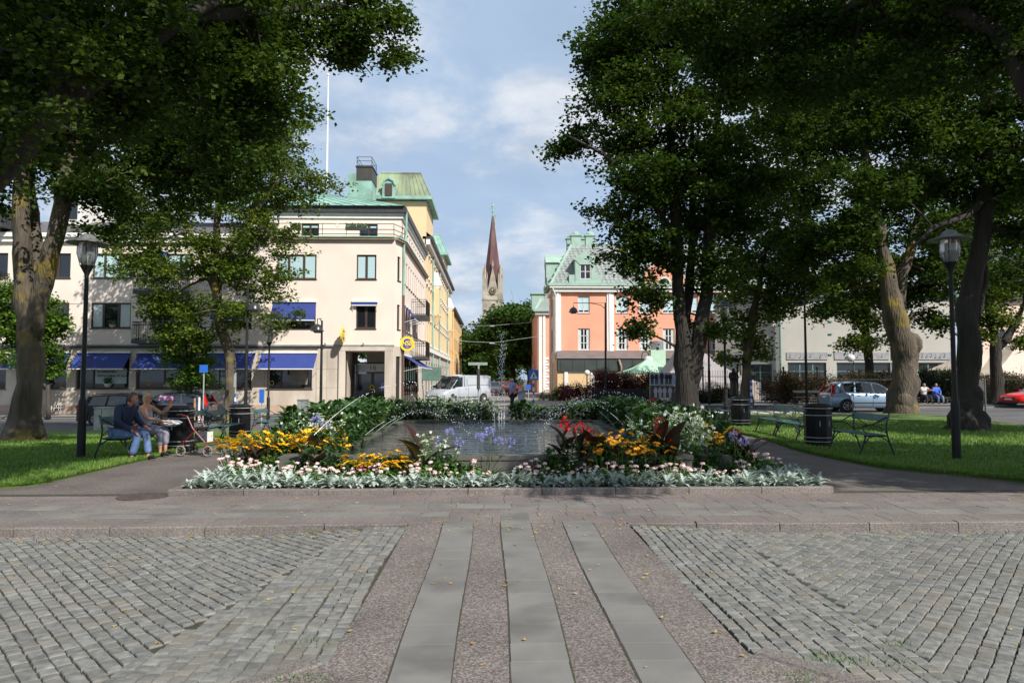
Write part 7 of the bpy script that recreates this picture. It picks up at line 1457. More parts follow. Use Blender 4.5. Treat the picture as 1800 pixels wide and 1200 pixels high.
        for xd in (xm + .28, wheels[-1] + .62): d = MB(); d.box(xd - .09, xd + .09, min(y1 * .985, y1 * .985 + s_ * .03), max(y1 * .985, y1 * .985 + s_ * .03), beltz(xd) - .19, beltz(xd) - .155, bev=.008); d.build('door_handle', paintm, t)
        xm_ = roof[0][0] - .35; d = MB(); d.box(xm_ - .07, xm_ + .07, s_ * bw(xm_) + (0 if s_ > 0 else -.2), s_ * bw(xm_) + (.2 if s_ > 0 else 0), beltz(xm_) + .02, beltz(xm_) + .15, bev=.03); d.build('wing_mirror', paintm if extras != 'van' else M_trim, t)
    xn, xt = xs[-1], xs[0]; hwn = side[-2][3]; hwt = side[1][3]; zh = side[-2][2]
    for s_ in (-1, 1):
        d = MB(); M_ = Matrix.Translation((side[-2][0] + .02, s_ * hwn * .72, zh - .13)) @ Matrix.Rotation(s_ * R(22), 4, 'Z'); d.ball((-.03, 0, 0), (.11, .17, .07), 12, M=M_); d.build('headlight', M_hl, t, smooth='all')
        d = MB(); z0, z1 = (.75, side[1][2] + .45) if extras in ('estate', 'mpv') else (.7, .95); xt_ = roof[-1][0]
        d.prism([(side[1][0] - .05, z0 + .06), (side[1][0] + .14, z0 + .06), (side[1][0] + .16, side[1][2] - .02), (roof[-2][0] - .10, z1), (roof[-2][0] - .17, z1), (side[1][0] - .02, side[1][2])] if extras in ('estate', 'mpv') else [(xt - .01, z0), (xt + .12, z0), (xt + .12, z1), (xt - .01, z1)], s_ * (hwt * 1.0), s_ * (hwt * .90), lambda u, v, dd: (u, dd * (1 - .42 * max(0, v - side[1][2]) / .5), v)); d.build('tail_light', M_tl, t)
    d = MB(); d.box(xt - .035, xt - .01, -.26, .26, .72, .83); d.build('number_plate', M_plate, t); d = MB(); d.box(xn + .005, xn + .03, -.26, .26, .42, .53); d.build('number_plate', M_plate, t)
    d = MB(); d.box(xn - .02, xn + .012, -.42, .42, .58, zh - .16, bev=.01); d.build('grille', M_trim, t); d = MB(); d.box(xt - .02, xn + .0, -.7, .7, .2, .34); d.build('underbody', M_trim, t)
    if extras in ('estate',):
        for s_ in (-1, 1): d = MB(); f_ = full; d.tube([(q[0], s_ * (q[2] - .06), q[1] + .05) for q in f_[1:-0 or None]], .016, 6); d.build('roof_rail', M_trim, t)
    return t
def est(name, label, loc, rz, pm):
    side = [(-2.36, .38, .80, .72), (-2.30, .26, .93, .84), (-1.9, .22, .97, .90), (-.9, .20, .96, .92), (.4, .20, .95, .92), (1.0, .20, .95, .92), (1.5, .22, .90, .90), (2.0, .24, .80, .85), (2.28, .28, .70, .74), (2.38, .34, .60, .60)]
    roof = [(1.05, .95, .74), (.35, 1.36, .64), (.05, 1.44, .63), (-.8, 1.47, .63), (-1.6, 1.43, .62), (-1.95, 1.36, .61), (-2.28, .98, .70)]
    return car(name, label, 'car', loc, rz, pm, side, roof, .92, .9, (1.42, -1.35), .33, 4.7, 1.47, pillars=((.95, .33, .035), (-.02, -.05, .04), (-.98, -.92, .045), (-1.95, -1.75, .10)))
P_ = at(230, 740, 35.6); est('estate_car', 'black estate car parked behind the seated pair, nose to the right', (P_.x + .15, 35.6, g(P_.x, 35.6) - .04), R(2), paint('paint_black', (.004, .005, .008)))
P_ = at(300, 722, 38.6); e2 = est('estate_car', 'dark grey estate car with tall red tail light and pink sunshade', (P_.x - .3, 38.9, g(P_.x, 38.6) - .04), R(184), paint('paint_grey', (.06, .07, .10), .4))
b = MB(); b.prism([(-1.55 + .75 * a, .99 + .38 * c) for a, c in ((0.05, 0), (.95, .03), (1.0, .5), (.9, 1), (.6, .85), (.45, .9), (.3, 1), (.0, .75))], .765, .772, lambda u, v, d: (u + 1.0, d - .045 * 1.0, v)); b.build('sunshade', mat('pink_shade', (.75, .25, .42), (.55, .4, .6), 5, .6), e2)
P_ = at(1500, 722, 37.6); side = [(-2.12, .36, .86, .72), (-2.06, .26, 1.0, .84), (-1.7, .22, 1.02, .90), (-.8, .20, 1.02, .915), (.4, .20, 1.0, .915), (1.0, .20, .99, .91), (1.45, .22, .92, .88), (1.85, .24, .82, .82), (2.06, .28, .72, .70), (2.14, .34, .6, .58)]
roof = [(1.30, .98, .74), (.55, 1.44, .65), (.2, 1.54, .64), (-.6, 1.59, .64), (-1.4, 1.55, .63), (-1.75, 1.47, .62), (-2.05, 1.05, .70)]
car('people_carrier', 'pale blue people carrier parked by the stout trunk on the right', 'car', (P_.x + .62, 37.6, -.03), R(-3), paint('paint_pale_blue', (.24, .34, .46), .35), side, roof, .9, .95, (1.28, -1.32), .32, 4.3, 1.59, extras='mpv', pillars=((1.15, .5, .035), (.12, .05, .04), (-.85, -.8, .045), (-1.78, -1.6, .10)), rimn=5)
P_ = at(1768, 716, 42); side = [(-2.2, .38, .8, .74), (-2.1, .26, .92, .86), (-1.2, .22, .92, .92), (0, .20, .90, .93), (1.0, .20, .88, .93), (1.5, .22, .82, .92), (1.95, .22, .74, .88), (2.2, .26, .66, .80), (2.3, .32, .58, .66)]
roof = [(1.0, .88, .74), (.2, 1.3, .62), (-.3, 1.37, .6), (-.9, 1.34, .6), (-1.9, .95, .66)]
car('red_coupe', 'bright red coupe cut off by the right edge of the photo', 'car', (P_.x + 2.45, 42.3, .02), R(188), paint('paint_red', (.62, .012, .008)), side, roof, .92, .9, (1.35, -1.35), .33, 4.6, 1.37, extras='coupe', pillars=((.92, .2, .03), (-.4, -.4, .04), (-1.5, -.95, .08)), rimn=10)
# white van
P_ = at(812, 712, 46.2); side = [(-2.45, .38, 1.05, .86), (-2.42, .28, 1.25, .93), (-1.0, .24, 1.25, .95), (.5, .22, 1.20, .95), (1.2, .22, 1.16, .95), (1.75, .24, 1.02, .93), (2.2, .28, .88, .88), (2.42, .34, .72, .74), (2.48, .4, .6, .6)]
roof = [(1.75, 1.04, .80), (1.0, 1.66, .76), (.75, 1.86, .76), (.3, 1.94, .77), (-2.3, 1.94, .78), (-2.42, 1.86, .78)]
PM = paint('paint_white_silver', (.42, .45, .49), .15)
vn = car('delivery_van', 'silvery white delivery van turning out of the street behind the pool', 'van', (P_.x - .35, 48.6, -.0), R(231), PM, side, roof, .95, 1.2, (1.55, -1.55), .34, 4.9, 1.94, extras='van', pillars=((1.62, .95, .04), (.42, .38, .07)), rimn=8)
b = MB()
for s_ in (-1, 1): b.prism([(.32, 1.2), (.32, 1.9), (-2.42, 1.9), (-2.42, 1.2)], s_ * .845, s_ * .78, lambda u, v, d: (u, d + (0.06 if s_ > 0 else -.06) * (1.95 - v) , v))
b.box(-2.46, -2.40, -.8, .8, 1.15, 1.9); b.build('cargo_panels', PM, vn)
b = MB()
for s_ in (-1, 1): b.box(-2.1, -1.15, *sorted((s_ * .90, s_ * .912)), 1.3, 1.72, bev=.004); b.box(-.85, .1, *sorted((s_ * .90, s_ * .912)), 1.3, 1.72, bev=.004)
b.build('panel_recess', paint('paint_van_recess', (.48, .51, .55), .1), vn)
# far parked cars along the avenue
for i, (px, Y, pc, lb) in enumerate(((866, 78, (.25, .26, .27), 'small silver car parked far down the street beside the jet'), (880, 92, (.03, .035, .04), 'small dark car parked far down the street behind the jet'), (893, 84, (.30, .03, .03), 'small dark red car parked far down the street by the couple'), (858, 100, (.4, .41, .42), 'pale car farthest down the street'))):
    P_ = at(px, 690, Y); est('parked_car', lb, (P_.x, Y, 0), R(270 + 8 * i), paint('paint_far_%s' % 'abcd'[i], pc))
# ------------------------------------------------------------ right side: hedge, fence, tent, parasols, statue
def hedge(name, lab, x0, x1, y0, y1, h, m, n, ls, seed, cat='hedge', ragged=.35):
    r = np.random.RandomState(seed); rr = random.Random(seed); t = thing(name, lab, cat, ((x0 + x1) / 2, (y0 + y1) / 2, 0)); cx, cy = (x0 + x1) / 2, (y0 + y1) / 2; cs = []
    while len(cs) < n:
        x = rr.uniform(x0, x1); y = rr.uniform(y0, y1); z = h * rr.random() ** .7; top = h * (1 - ragged + ragged * 1.6 * (noise.noise(V((x * .8, y, seed))) + .3)); 
        if z < top: cs.append((x - cx, y - cy, z))
    b = MB()
    for i in range(int((x1 - x0) * 3)): x = rr.uniform(x0, x1) - cx; y = rr.uniform(y0, y1) - cy; b.tube([(x, y, 0), (x + rr.gauss(0, .15), y, h * .5), (x + rr.gauss(0, .4), y + rr.gauss(0, .1), h * rr.uniform(.8, 1.25))], [.02, .014, .006], 4, cap=False)
    b.build('branches', M_barkn, t); leaves('foliage', cs, ls, m, t, r, per=16, spread=ls * 1.6); return t
M_purp = leafmat('purple_leaf', (.075, .022, .030), (.11, .035, .040), tr=.2); M_hedge = leafmat('hedge_leaf', (.028, .05, .012), (.045, .06, .015)); M_rose = leafmat('rose_leaf', (.05, .055, .02), (.09, .045, .03), tr=.2)
X = lambda px, Y: at(px, 690, Y).x
hedge('purple_hedge', 'purple-leaved hedge in front of the green parasol', X(1048, 52), X(1150, 52), 51.5, 53, 2.35, M_purp, 900, .11, 1)
hedge('purple_hedge', 'low purple shrub at the foot of the yellow annex wall', X(988, 55), X(1042, 55), 54.5, 55.6, 1.7, M_purp, 300, .11, 2, cat='shrub', ragged=.6)
hedge('shrub', 'small dark green shrub at the pink corner', X(950, 56), X(1000, 56), 55.5, 57, 1.1, M_hedge, 200, .1, 3, cat='shrub', ragged=.6)
hedge('hedge', 'dark hedge behind the double tree under the tent', X(1150, 46), X(1300, 46), 46.3, 47.6, 1.15, M_hedge, 700, .12, 4)
hedge('rose_hedge', 'tall straggly rose hedge behind the white bench and blue car', X(1345, 48), X(1600, 48), 47.2, 48.8, 2.2, M_rose, 1500, .12, 5)
hedge('hedge', 'dark hedge behind the two men sitting on the far pavement', X(1604, 48), X(1700, 48), 47.3, 48.8, 2.35, M_hedge, 800, .12, 6)
hedge('hedge', 'reddish dark hedge at the far right behind the red car', X(1716, 48), X(1830, 48), 47.3, 48.8, 2.2, M_rose, 900, .12, 7)
hedge('shrub', 'dry reddish shrub under the wooden post left of the white bench', X(1368, 45.5), X(1405, 45.5), 45, 46, 1.9, M_rose, 200, .11, 8, cat='shrub', ragged=.6)
def iron_fence(x0, x1, Y, h, lab):
    t = thing('iron_fence', lab, 'fence', ((x0 + x1) / 2, Y, .05)); n = int((x1 - x0) / .16); b = MB(); w_ = (x1 - x0) / 2
    for z in (.25, h - .3): b.tube([(-w_, 0, z), (w_, 0, z)], .018, 5)
    for i in range(n + 1): x = -w_ + 2 * w_ * i / n; b.tube([(x, 0, 0), (x, 0, h)], .011, 4); b.tube([(x, 0, h), (x, 0, h + .12)], [.02, .003], 4)
    b.build('bars', M_blackiron, t)
    for i in range(0, n + 1, 14): x = -w_ + 2 * w_ * i / n; b = MB(); b.tube([(x, 0, 0), (x, 0, h + .2)], .05, 6); b.ball((x, 0, h + .28), .09, 8); b.build('post', M_blackiron, t)
iron_fence(X(1236, 45.8), X(1310, 45.8), 45.8, 2.1, 'black iron fence in front of the grey tent'); iron_fence(X(1318, 46.6), X(1450, 46.6), 46.6, 2.1, 'black iron fence right of the slim mossy trunk'); iron_fence(X(1452, 46.6), X(1830, 46.6), 46.6, 1.9, 'long black iron fence in front of the rose hedge and pale hall')
# tent and parasols
def canopy(name, lab, cat, px0, px1, pye, pyt, Y, dep, m, px_peak=None, skirt=.25, legs=True, side=None):
    a, c = X(px0, Y), X(px1, Y); ze_, zt_ = at((px0 + px1) / 2, pye, Y).z, at((px0 + px1) / 2, pyt, Y).z; pk = X(px_peak, Y) if px_peak else (a + c) / 2; t = thing(name, lab, cat, (pk, Y, 0)); b = MB(); hw, hd = (c - a) / 2, dep / 2; mx = (a + c) / 2 - pk
    cr_ = [(a - pk, -hd, ze_), (c - pk, -hd, ze_), (c - pk, hd, ze_), (a - pk, hd, ze_)]; n = 8; 
    for i in range(4):
        p, q = V(cr_[i]), V(cr_[(i + 1) % 4]); o = V((0, 0, zt_)); rows_ = []
        for k in range(n + 1):
            s_ = k / n; sag = .14 * math.sin(PI * s_) * (zt_ - ze_); rows_.append([(p.lerp(q, j / 6)).lerp(o, s_) - V((0, 0, sag)) for j in range(7)])
        for k in range(n):
            for j in range(6): b.add([rows_[k][j], rows_[k][j + 1], rows_[k + 1][j + 1], rows_[k + 1][j]], [(0, 1, 2, 3)])
        b.add([p, q, q - V((0, 0, skirt)), p - V((0, 0, skirt))], [(0, 1, 2, 3)])
    b.build('canopy', m, t, smooth='all'); b = MB()
    if legs:
        for q in cr_: b.tube([(q[0], q[1], 0), (q[0], q[1], ze_)], .04, 6)
    else: b.tube([(0, 0, 0), (0, 0, zt_)], .05, 8)
    b.build('poles', M_galv, t)
    if side: b = MB(); b.box(a - pk, c - pk, -hd - .01, -hd + .01, 0, ze_ - skirt); b.build('side_sheet', side, t)
    return t
M_tent = mat('tent_fabric', (.34, .31, .31), (.28, .26, .265), 1.2, .8, trans=.1); M_gp = mat('green_parasol_fabric', (.42, .62, .46), (.36, .55, .41), 1, .8, trans=.15); M_pp = mat('beige_parasol_fabric', (.62, .50, .42), (.55, .45, .38), 1, .8, trans=.15)
M_par = mat('dark_interior', (.02, .018, .018), rough=.9)
canopy('marquee_tent', 'grey marquee tent behind the double-stemmed tree', 'tent', 1148, 1310, 672, 590, 54, 6, M_tent, px_peak=1205, side=mat('tent_side', (.40, .34, .30), (.3, .26, .24), .9, .8))
canopy('parasol', 'pale green parasol in front of the annex left of the tent', 'parasol', 1090, 1190, 655, 629, 57, 4, M_gp, skirt=.12, legs=False, px_peak=1140); canopy('parasol', 'pale green parasol behind the ventilation shaft', 'parasol', 1150, 1230, 655, 625, 60.5, 3, M_gp, skirt=.12, legs=False)
canopy('parasol', 'wide beige parasol behind the far right hedge', 'parasol', 1700, 1840, 660, 590, 54, 5, M_pp, skirt=.2, legs=False, px_peak=1800); canopy('parasol', 'beige parasol just right of the knobbly trunk', 'parasol', 1655, 1735, 650, 600, 56, 4, M_pp, skirt=.2, legs=False, px_peak=1716)
b = MB(); Y = 49.; b.box(X(1040, Y), X(1150, Y), Y - .05, Y + .05, 0, 1.0); o = b.build('windscreen_fence', M_par); tag(o, 'low dark screen under the purple hedge', 'screen')
# banner with group pictures
Y = 45.; a, c = X(1143, Y), X(1206, Y); zt_, zm, zb = at(1175, 655, Y).z, at(1175, 678, Y).z, at(1175, 705, Y).z; t = thing('banner', 'printed banner of two rows of people with white lettering beside the double tree', 'banner', ((a + c) / 2, Y, 0)); w_ = (c - a) / 2
b = MB(); b.box(-w_, w_, -.01, .01, zm + .03, zt_); b.build('upper_print', mat('print_pale', (.36, .40, .50), (.25, .26, .33), 2.5, .6), t); b = MB(); b.box(-w_, w_, -.01, .01, zb, zm); b.build('lower_print', mat('print_dark', (.05, .035, .04), (.09, .05, .06), 2.5, .6), t)
b = MB(); 
for s_ in (-1, 1): b.tube([(s_ * w_, .03, 0), (s_ * w_, .03, zt_ + .1)], .03, 6)
b.build('posts', M_galv, t)
M_pd, M_plt, M_sk = mat('print_figure_dark', (.02, .02, .03)), mat('print_figure_light', (.42, .40, .44)), mat('print_skin', (.40, .28, .24))
def pfig(x, z0, h, m):
    b = MB(); w2 = h * .15; b.prism([(x - w2 * .7, z0), (x - w2 * .1, z0), (x, z0 + h * .42), (x + w2 * .1, z0), (x + w2 * .7, z0), (x + w2 * .8, z0 + h * .5), (x + w2 * 1.3, z0 + h * .45), (x + w2 * .9, z0 + h * .8), (x + w2 * .3, z0 + h * .85), (x - w2 * .3, z0 + h * .85), (x - w2 * .9, z0 + h * .8), (x - w2 * 1.3, z0 + h * .45), (x - w2 * .8, z0 + h * .5)], .011, .013, lambda u, v, d: (u, -d, v)); b.build('printed_figure', m, t)
    b = MB(); b.prism([(x + math.cos(k * .785) * h * .05, z0 + h * .92 + math.sin(k * .785) * h * .07) for k in range(8)], .011, .014, lambda u, v, d: (u, -d, v)); b.build('printed_face', M_sk, t)
for i, x in enumerate((-.88, -.65, -.35, -.08, .12, .5, .8)): pfig(x * w_, zm + .1, (zt_ - zm) * (.9 if i != 2 else 1.0), M_pd if i < 5 else M_plt)
for i, x in enumerate((-.7, -.45, -.2, .1, .45, .75)): pfig(x * w_, zb + .22, (zm - zb) * .75, M_plt)
text('lettering', 'scotts', .34, M_wsg, t, Matrix(((1, 0, 0, -.25 * w_), (0, 0, -1, -.014), (0, 1, 0, zb + .14), (0, 0, 0, 1))), bold=.012)
# statue
Y = 43.; q = at(1290, 706, Y); t = thing('statue', 'dark bronze standing figure with folded arms on a stone plinth before the tent', 'statue', (q.x, Y, 0)); b = MB(); b.box(-.5, .5, -.45, .45, 0, .35, bev=.02); b.box(-.4, .4, -.36, .36, .352, .5, bev=.02); b.build('plinth', M_conc, t)
z0 = .5; H = at(1290, 645, Y).z - z0; s_ = H / 1.75; nd = {}
def nn_(k, x, y, z, r): nd[k] = ((x * s_, y * s_, z0 + z * s_), (r * s_, r * s_) if not isinstance(r, tuple) else tuple(q * s_ for q in r))
for k, v in dict(p=(0, 0, .9, (.2, .17)), w=(0, 0, 1.08, (.17, .13)), c=(0, 0, 1.3, (.21, .15)), n=(0, 0, 1.48, .07), h=(0, -.02, 1.60, .10), hh=(0, -.02, 1.70, .08), s1=(.2, 0, 1.38, .08), e1=(.25, -.05, 1.12, .06), h1=(.02, -.2, 1.15, .05), s2=(-.2, 0, 1.38, .08), e2=(-.25, -.05, 1.12, .06), h2=(-.02, -.22, 1.2, .05), k=(0, 0, .5, (.23, .2)), f=(0, 0, .03, (.27, .24))).items(): nn_(k, *v)
skin('figure', nd, [('p', 'w'), ('w', 'c'), ('c', 'n'), ('n', 'h'), ('h', 'hh'), ('c', 's1'), ('s1', 'e1'), ('e1', 'h1'), ('c', 's2'), ('s2', 'e2'), ('e2', 'h2'), ('p', 'k'), ('k', 'f')], mat('bronze', (.025, .03, .026), (.05, .045, .035), 4, .4, metal=.3), t, 2)
# wires over the street
for i, (pa, pb, ya, yb_, lb) in enumerate((((808, 571), (868, 572), 95, 95, 'upper span wire with lamp across the street gap'), ((803, 596), (868, 602), 80, 80, 'lower span wire with lamp across the street gap'))):
    a, c = at(*pa, ya), at(*pb, yb_); e = V((5.75, ya, a.z + .4)); a.x = -5.6; b = MB(); b.tube([a, a.lerp(c, .5) - V((0, 0, .08)), c, e], .022, 5); o = b.build('span_wire', M_galv); tag(o, lb, 'cable'); b = MB(); b.box(c.x - .5, c.x + .1, c.y - .12, c.y + .12, c.z - .15, c.z + .0, bev=.03); b.build('lamp', M_galv, o)
# ------------------------------------------------------------ people
M_skin = mat('skin', (.52, .27, .17), (.46, .23, .15), 8, .55, spec=.4); M_skin2 = mat('skin_ruddy', (.42, .20, .13), (.36, .17, .11), 8, .55)
M_eye = mat('eye_dark', (.02, .015, .012), rough=.3)
def person(label, loc, rz, J, clothes, hair, skinm, scale=1, hand=(1, 1), extra=None, name='person'):
    """J: joints in metres, figure faces -Y. clothes: [(name, material, keys/radii, edges)]"""
    t = thing(name, label, 'person', loc, rz); nd = {}; E = []
    def add(k, p, r): nd[k] = (tuple(p), r)
    P = {k: V(v) for k, v in J.items()}
    add('pelvis', P['pelvis'], (.15, .11)); add('belly', P['pelvis'].lerp(P['chest'], .45), (.14, .11)); add('chest', P['chest'], (.15, .11)); add('neckb', P['chest'].lerp(P['head'], .42), (.065, .065)); add('neck', P['chest'].lerp(P['head'], .58), (.055, .058))
    up = V(J.get('up', (0, -.12, 1))).normalized(); fw = P.get('face', V((0, -1, 0))).normalized(); fw = (fw - up * fw.dot(up)).normalized(); sd = up.cross(fw)
    E += [('pelvis', 'belly'), ('belly', 'chest'), ('chest', 'neckb'), ('neckb', 'neck')]; add('skull', P['head'] - up * .01 - fw * .01, (.05, .05)); E.append(('neck', 'skull'))
    for s_, L in ((1, 'l'), (-1, 'r')):
        add('sh' + L, P['sh' + L], .058); add('el' + L, P['el' + L], .042); add('wr' + L, P['wr' + L], .028); E += [('chest', 'sh' + L), ('sh' + L, 'el' + L), ('el' + L, 'wr' + L)]
        hd = V(J.get('hd' + L, P['wr' + L] - P['el' + L])).normalized(); pn = V(J.get('pn' + L, (0, 0, 1))); pn = (pn - hd * pn.dot(hd)).normalized(); hs2 = hd.cross(pn); pm = P['wr' + L] + hd * .055
        add('palm' + L, pm, (.036, .018)); E.append(('wr' + L, 'palm' + L))
        for i, (o, ln) in enumerate(((-.030, .062), (-.010, .072), (.010, .068), (.029, .052))):
            k0 = P['wr' + L] + hd * .095 + hs2 * o; k1 = k0 + hd * ln * .5 - pn * ln * .12; k2 = k1 + hd * ln * .30 - pn * ln * .35
            for q, (kk, rr_) in enumerate(((k0, .0095), (k1, .0088), (k2, .0075))): add('f%s%d%d' % (L, i, q), kk, rr_)
            E += [('palm' + L, 'f%s%d0' % (L, i)), ('f%s%d0' % (L, i), 'f%s%d1' % (L, i)), ('f%s%d1' % (L, i), 'f%s%d2' % (L, i))]
        th = P['wr' + L] + hd * .035 - hs2 * .045 * (1 if L == 'l' else 1) - pn * .01; add('t0' + L, th, .012); add('t1' + L, th + hd * .035 - hs2 * .012 - pn * .012, .010); E += [('palm' + L, 't0' + L), ('t0' + L, 't1' + L)]
        add('hip' + L, P['hip' + L], .085); add('kn' + L, P['kn' + L], .055); add('an' + L, P['an' + L], .036); E += [('pelvis', 'hip' + L), ('hip' + L, 'kn' + L), ('kn' + L, 'an' + L)]
        ft = V(J.get('ft' + L, (0, -1, -.35))).normalized(); add('heel' + L, P['an' + L] + V((0, 0, -.05)), .034); add('toe' + L, P['an' + L] + V((0, 0, -.05)) + V((ft.x, ft.y, 0)).normalized() * .16, (.034, .022)); E += [('an' + L, 'heel' + L), ('heel' + L, 'toe' + L)]
    body = skin('body', nd, E, skinm, t, 2); bm = bmesh.new(); bm.from_mesh(body.data)   # the head is sculpted into the body mesh
    hb = bmesh.new(); bmesh.ops.create_icosphere(hb, subdivisions=4, radius=1); HC_ = P['head'] - up * .005; vm_ = []
    def hp(x, f_, u_, k=1.0):
        gs = lambda dx, du, w1, w2: math.exp(-(dx / w1) ** 2 - (du / w2) ** 2)
        side = x * .076 * (1 - .26 * max(0, -u_) ** 1.3); fo = f_ * (.094 if f_ < 0 else .088 + .012 * max(0, -u_)); uu = u_ * (.112 if u_ > 0 else .122)
        if f_ > 0: fo += .026 * gs(x, u_ + .16, .13, .20) + .006 * gs(x, u_ + .48, .28, .10) - .010 * (gs(x - .38, u_ - .02, .2, .14) + gs(x + .38, u_ - .02, .2, .14)) + .005 * gs(x, u_ - .22, .6, .1) + .006 * gs(x, u_ + .85, .3, .2)
        return HC_ + sd * side * k + fw * fo * k + up * uu * k
    for v in hb.verts: vm_.append(bm.verts.new(hp(*v.co)))
    for f_ in hb.faces: bm.faces.new([vm_[v.index] for v in f_.verts])
    for s_ in (-1, 1):
        r_ = bmesh.ops.create_icosphere(bm, subdivisions=2, radius=1)
        for v in r_['verts']: c_ = v.co.copy(); v.co = HC_ + sd * (s_ * .074 + c_.x * .008) + fw * (-.006 + c_.y * .016) + up * (-.012 + c_.z * .030)
    bm.to_mesh(body.data); bm.free(); body.data.polygons.foreach_set('use_smooth', [True] * len(body.data.polygons))
    for (nm, m, ks, ed) in clothes:
        n2 = {}
        for k, v in ks.items():
            if isinstance(v, tuple) and len(v) == 2 and isinstance(v[0], V): n2[k] = v
            else: n2[k] = (nd[k][0], v) if k in nd else None
        skin(nm, n2, ed, m, t, 2)
    for s_ in (1, -1):
        b = MB(); c = HC_ + up * .004 + fw * .078 + sd * s_ * .029; b.ball(c, .0085, 8); b.build('eye', M_eye, t)
        b = MB(); c = nd['heel' + ('l' if s_ > 0 else 'r')][0]; c2 = nd['toe' + ('l' if s_ > 0 else 'r')][0]
        skin('shoe', {'a': (tuple(V(c) + V((0, 0, .0))), (.045, .042)), 'b': (tuple(V(c).lerp(V(c2), .55)), (.047, .036)), 'c': (tuple(V(c2) + (V(c2) - V(c)).normalized() * .03), (.042, .026))}, [('a', 'b'), ('b', 'c')], J.get('shoem', M_blk), t, 1)
    b = MB(); b.tube([HC_ - up * .060 + fw * .083 - sd * .022, HC_ - up * .062 + fw * .0945, HC_ - up * .060 + fw * .083 + sd * .022], .0055, 5); b.build('mouth', mat('lips', (.35, .10, .08)), t)
    if hair:
        m, ks = hair; b = MB(); vi = {}; nape = -.75
        for f_ in hb.faces:
            c_ = f_.calc_center_median()
            if c_.z > (.42 + .25 * c_.y if c_.y > .25 else .1 if c_.y > -.1 else nape): b.add([hp(v.co.x, v.co.y, v.co.z, 1.07 + .05 * noise.noise(v.co * 5)) + up * .006 for v in f_.verts], [(0, 1, 2)])
        if ks:
            run = [q for q in ks]; cur = []
            for q in run + [None]:
                if q is None or (q[4] and cur):
                    if len(cur) > 1: b.tube([P['head'] + up * c_[1] + fw * c_[0] + sd * c_[2] for c_ in cur], [c_[3][0] for c_ in cur], 8, wob=.2)
                    cur = []
                if q is not None: cur.append(q)
        b.build('hair', m, t, smooth='all')
    hb.free()
    t.scale = (scale,) * 3; return t, P, up, fw, sd
def shirt(r=1.0, arms='short', jn=None): 
    ks = {'pelvis': (.165 * r, .13 * r), 'belly': (.165 * r, .13 * r), 'chest': (.172 * r, .128 * r), 'neckb': (.075, .075)}
    ed = [('pelvis', 'belly'), ('belly', 'chest'), ('chest', 'neckb')]
    for L in 'lr':
        ks['sh' + L] = .075 * r; ed.append(('chest', 'sh' + L))
        if arms == 'long': ks['el' + L] = .058 * r; ks['wr' + L] = .043 * r; ed += [('sh' + L, 'el' + L), ('el' + L, 'wr' + L)]
        elif arms == 'short': ks['slv' + L] = jn[L]; ed.append(('sh' + L, 'slv' + L))
    return ks, ed
def sleeves(J, t_=.55, r=.062): return {L: (V(J['sh' + L]).lerp(V(J['el' + L]), t_), (r, r)) for L in 'lr'}
def trousers(r=1.0, an=True):
    ks = {'pelvis': (.165 * r, .128 * r)}; ed = []
    for L in 'lr': ks['hip' + L] = .105 * r; ks['kn' + L] = .078 * r; ks['an' + L] = .062 * r; ed += [('pelvis', 'hip' + L), ('hip' + L, 'kn' + L), ('kn' + L, 'an' + L)]
    return ks, ed
def fixk(ks): return {k: (v if not (isinstance(v, tuple) and isinstance(v[0], V)) else (tuple(v[0]), v[1])) for k, v in ks.items()}
M_jean = mat('denim', (.06, .11, .24), (.10, .17, .32), 4, .85, .014, 13, c3=(.14, .22, .38), sc3=2.5); M_jack = mat('navy_jacket', (.008, .014, .045), (.014, .026, .07), 6, .75, .016, 11); M_lb = mat('light_blue_shirt', (.20, .30, .58), (.17, .26, .50), 5, .8); M_navy = mat('navy_cloth', (.012, .014, .03), (.02, .022, .04), 5, .85)
M_greyc = mat('grey_top', (.36, .37, .42), (.28, .29, .34), 14, .85, .010, 16); M_lilt = mat('grey_lilac_trousers', (.28, .28, .36), (.24, .24, .31), 6, .85, .012, 13); M_hbr = mat('hair_brown', (.07, .035, .02), (.10, .055, .03), 40, .6, stretch=(6, 6, 1)); M_hbl = mat('hair_blond', (.55, .36, .17), (.45, .28, .12), 40, .6, stretch=(6, 6, 1)); M_hgr = mat('hair_grey', (.25, .22, .19), (.35, .31, .27), 40, .7)
# --- seated pair on the near left bench (facing +X towards the pool). local frame: face -Y, so rz = 90 deg
zb_ = g(-7.72, 15.5) + .02
J = dict(pelvis=(0, .02, .56), chest=(0, -.12, .98), head=(.0, -.25, 1.24), face=(.30, -1, .05), shl=(.19, -.10, 1.05), shr=(-.19, -.08, 1.05), ell=(.27, -.18, .78), elr=(-.28, -.12, .78), wrl=(.14, -.42, .66), wrr=(-.20, -.38, .60), hipl=(.10, -.02, .54), hipr=(-.10, -.02, .54), knl=(.13, -.46, .53), knr=(-.12, -.46, .52), anl=(.13, -.52, .10), anr=(-.14, -.36, .10), hdl=(-.1, -1, -.25), hdr=(.1, -1, -.5))
ks, ed = shirt(1.12, 'long'); kt, et = trousers(1.08); kt['anl'] = kt['anr'] = .075
man, P, up, fw, sd = person('man in navy jacket and jeans sitting at the near end of the left bench', (-7.70, 15.05, zb_ - .02), R(90), J, [('jacket', M_jack, ks, ed), ('jeans', M_jean, kt, et)], (M_hbr, None), M_skin2, 1.03)
man.rotation_euler = (0, 0, R(82))
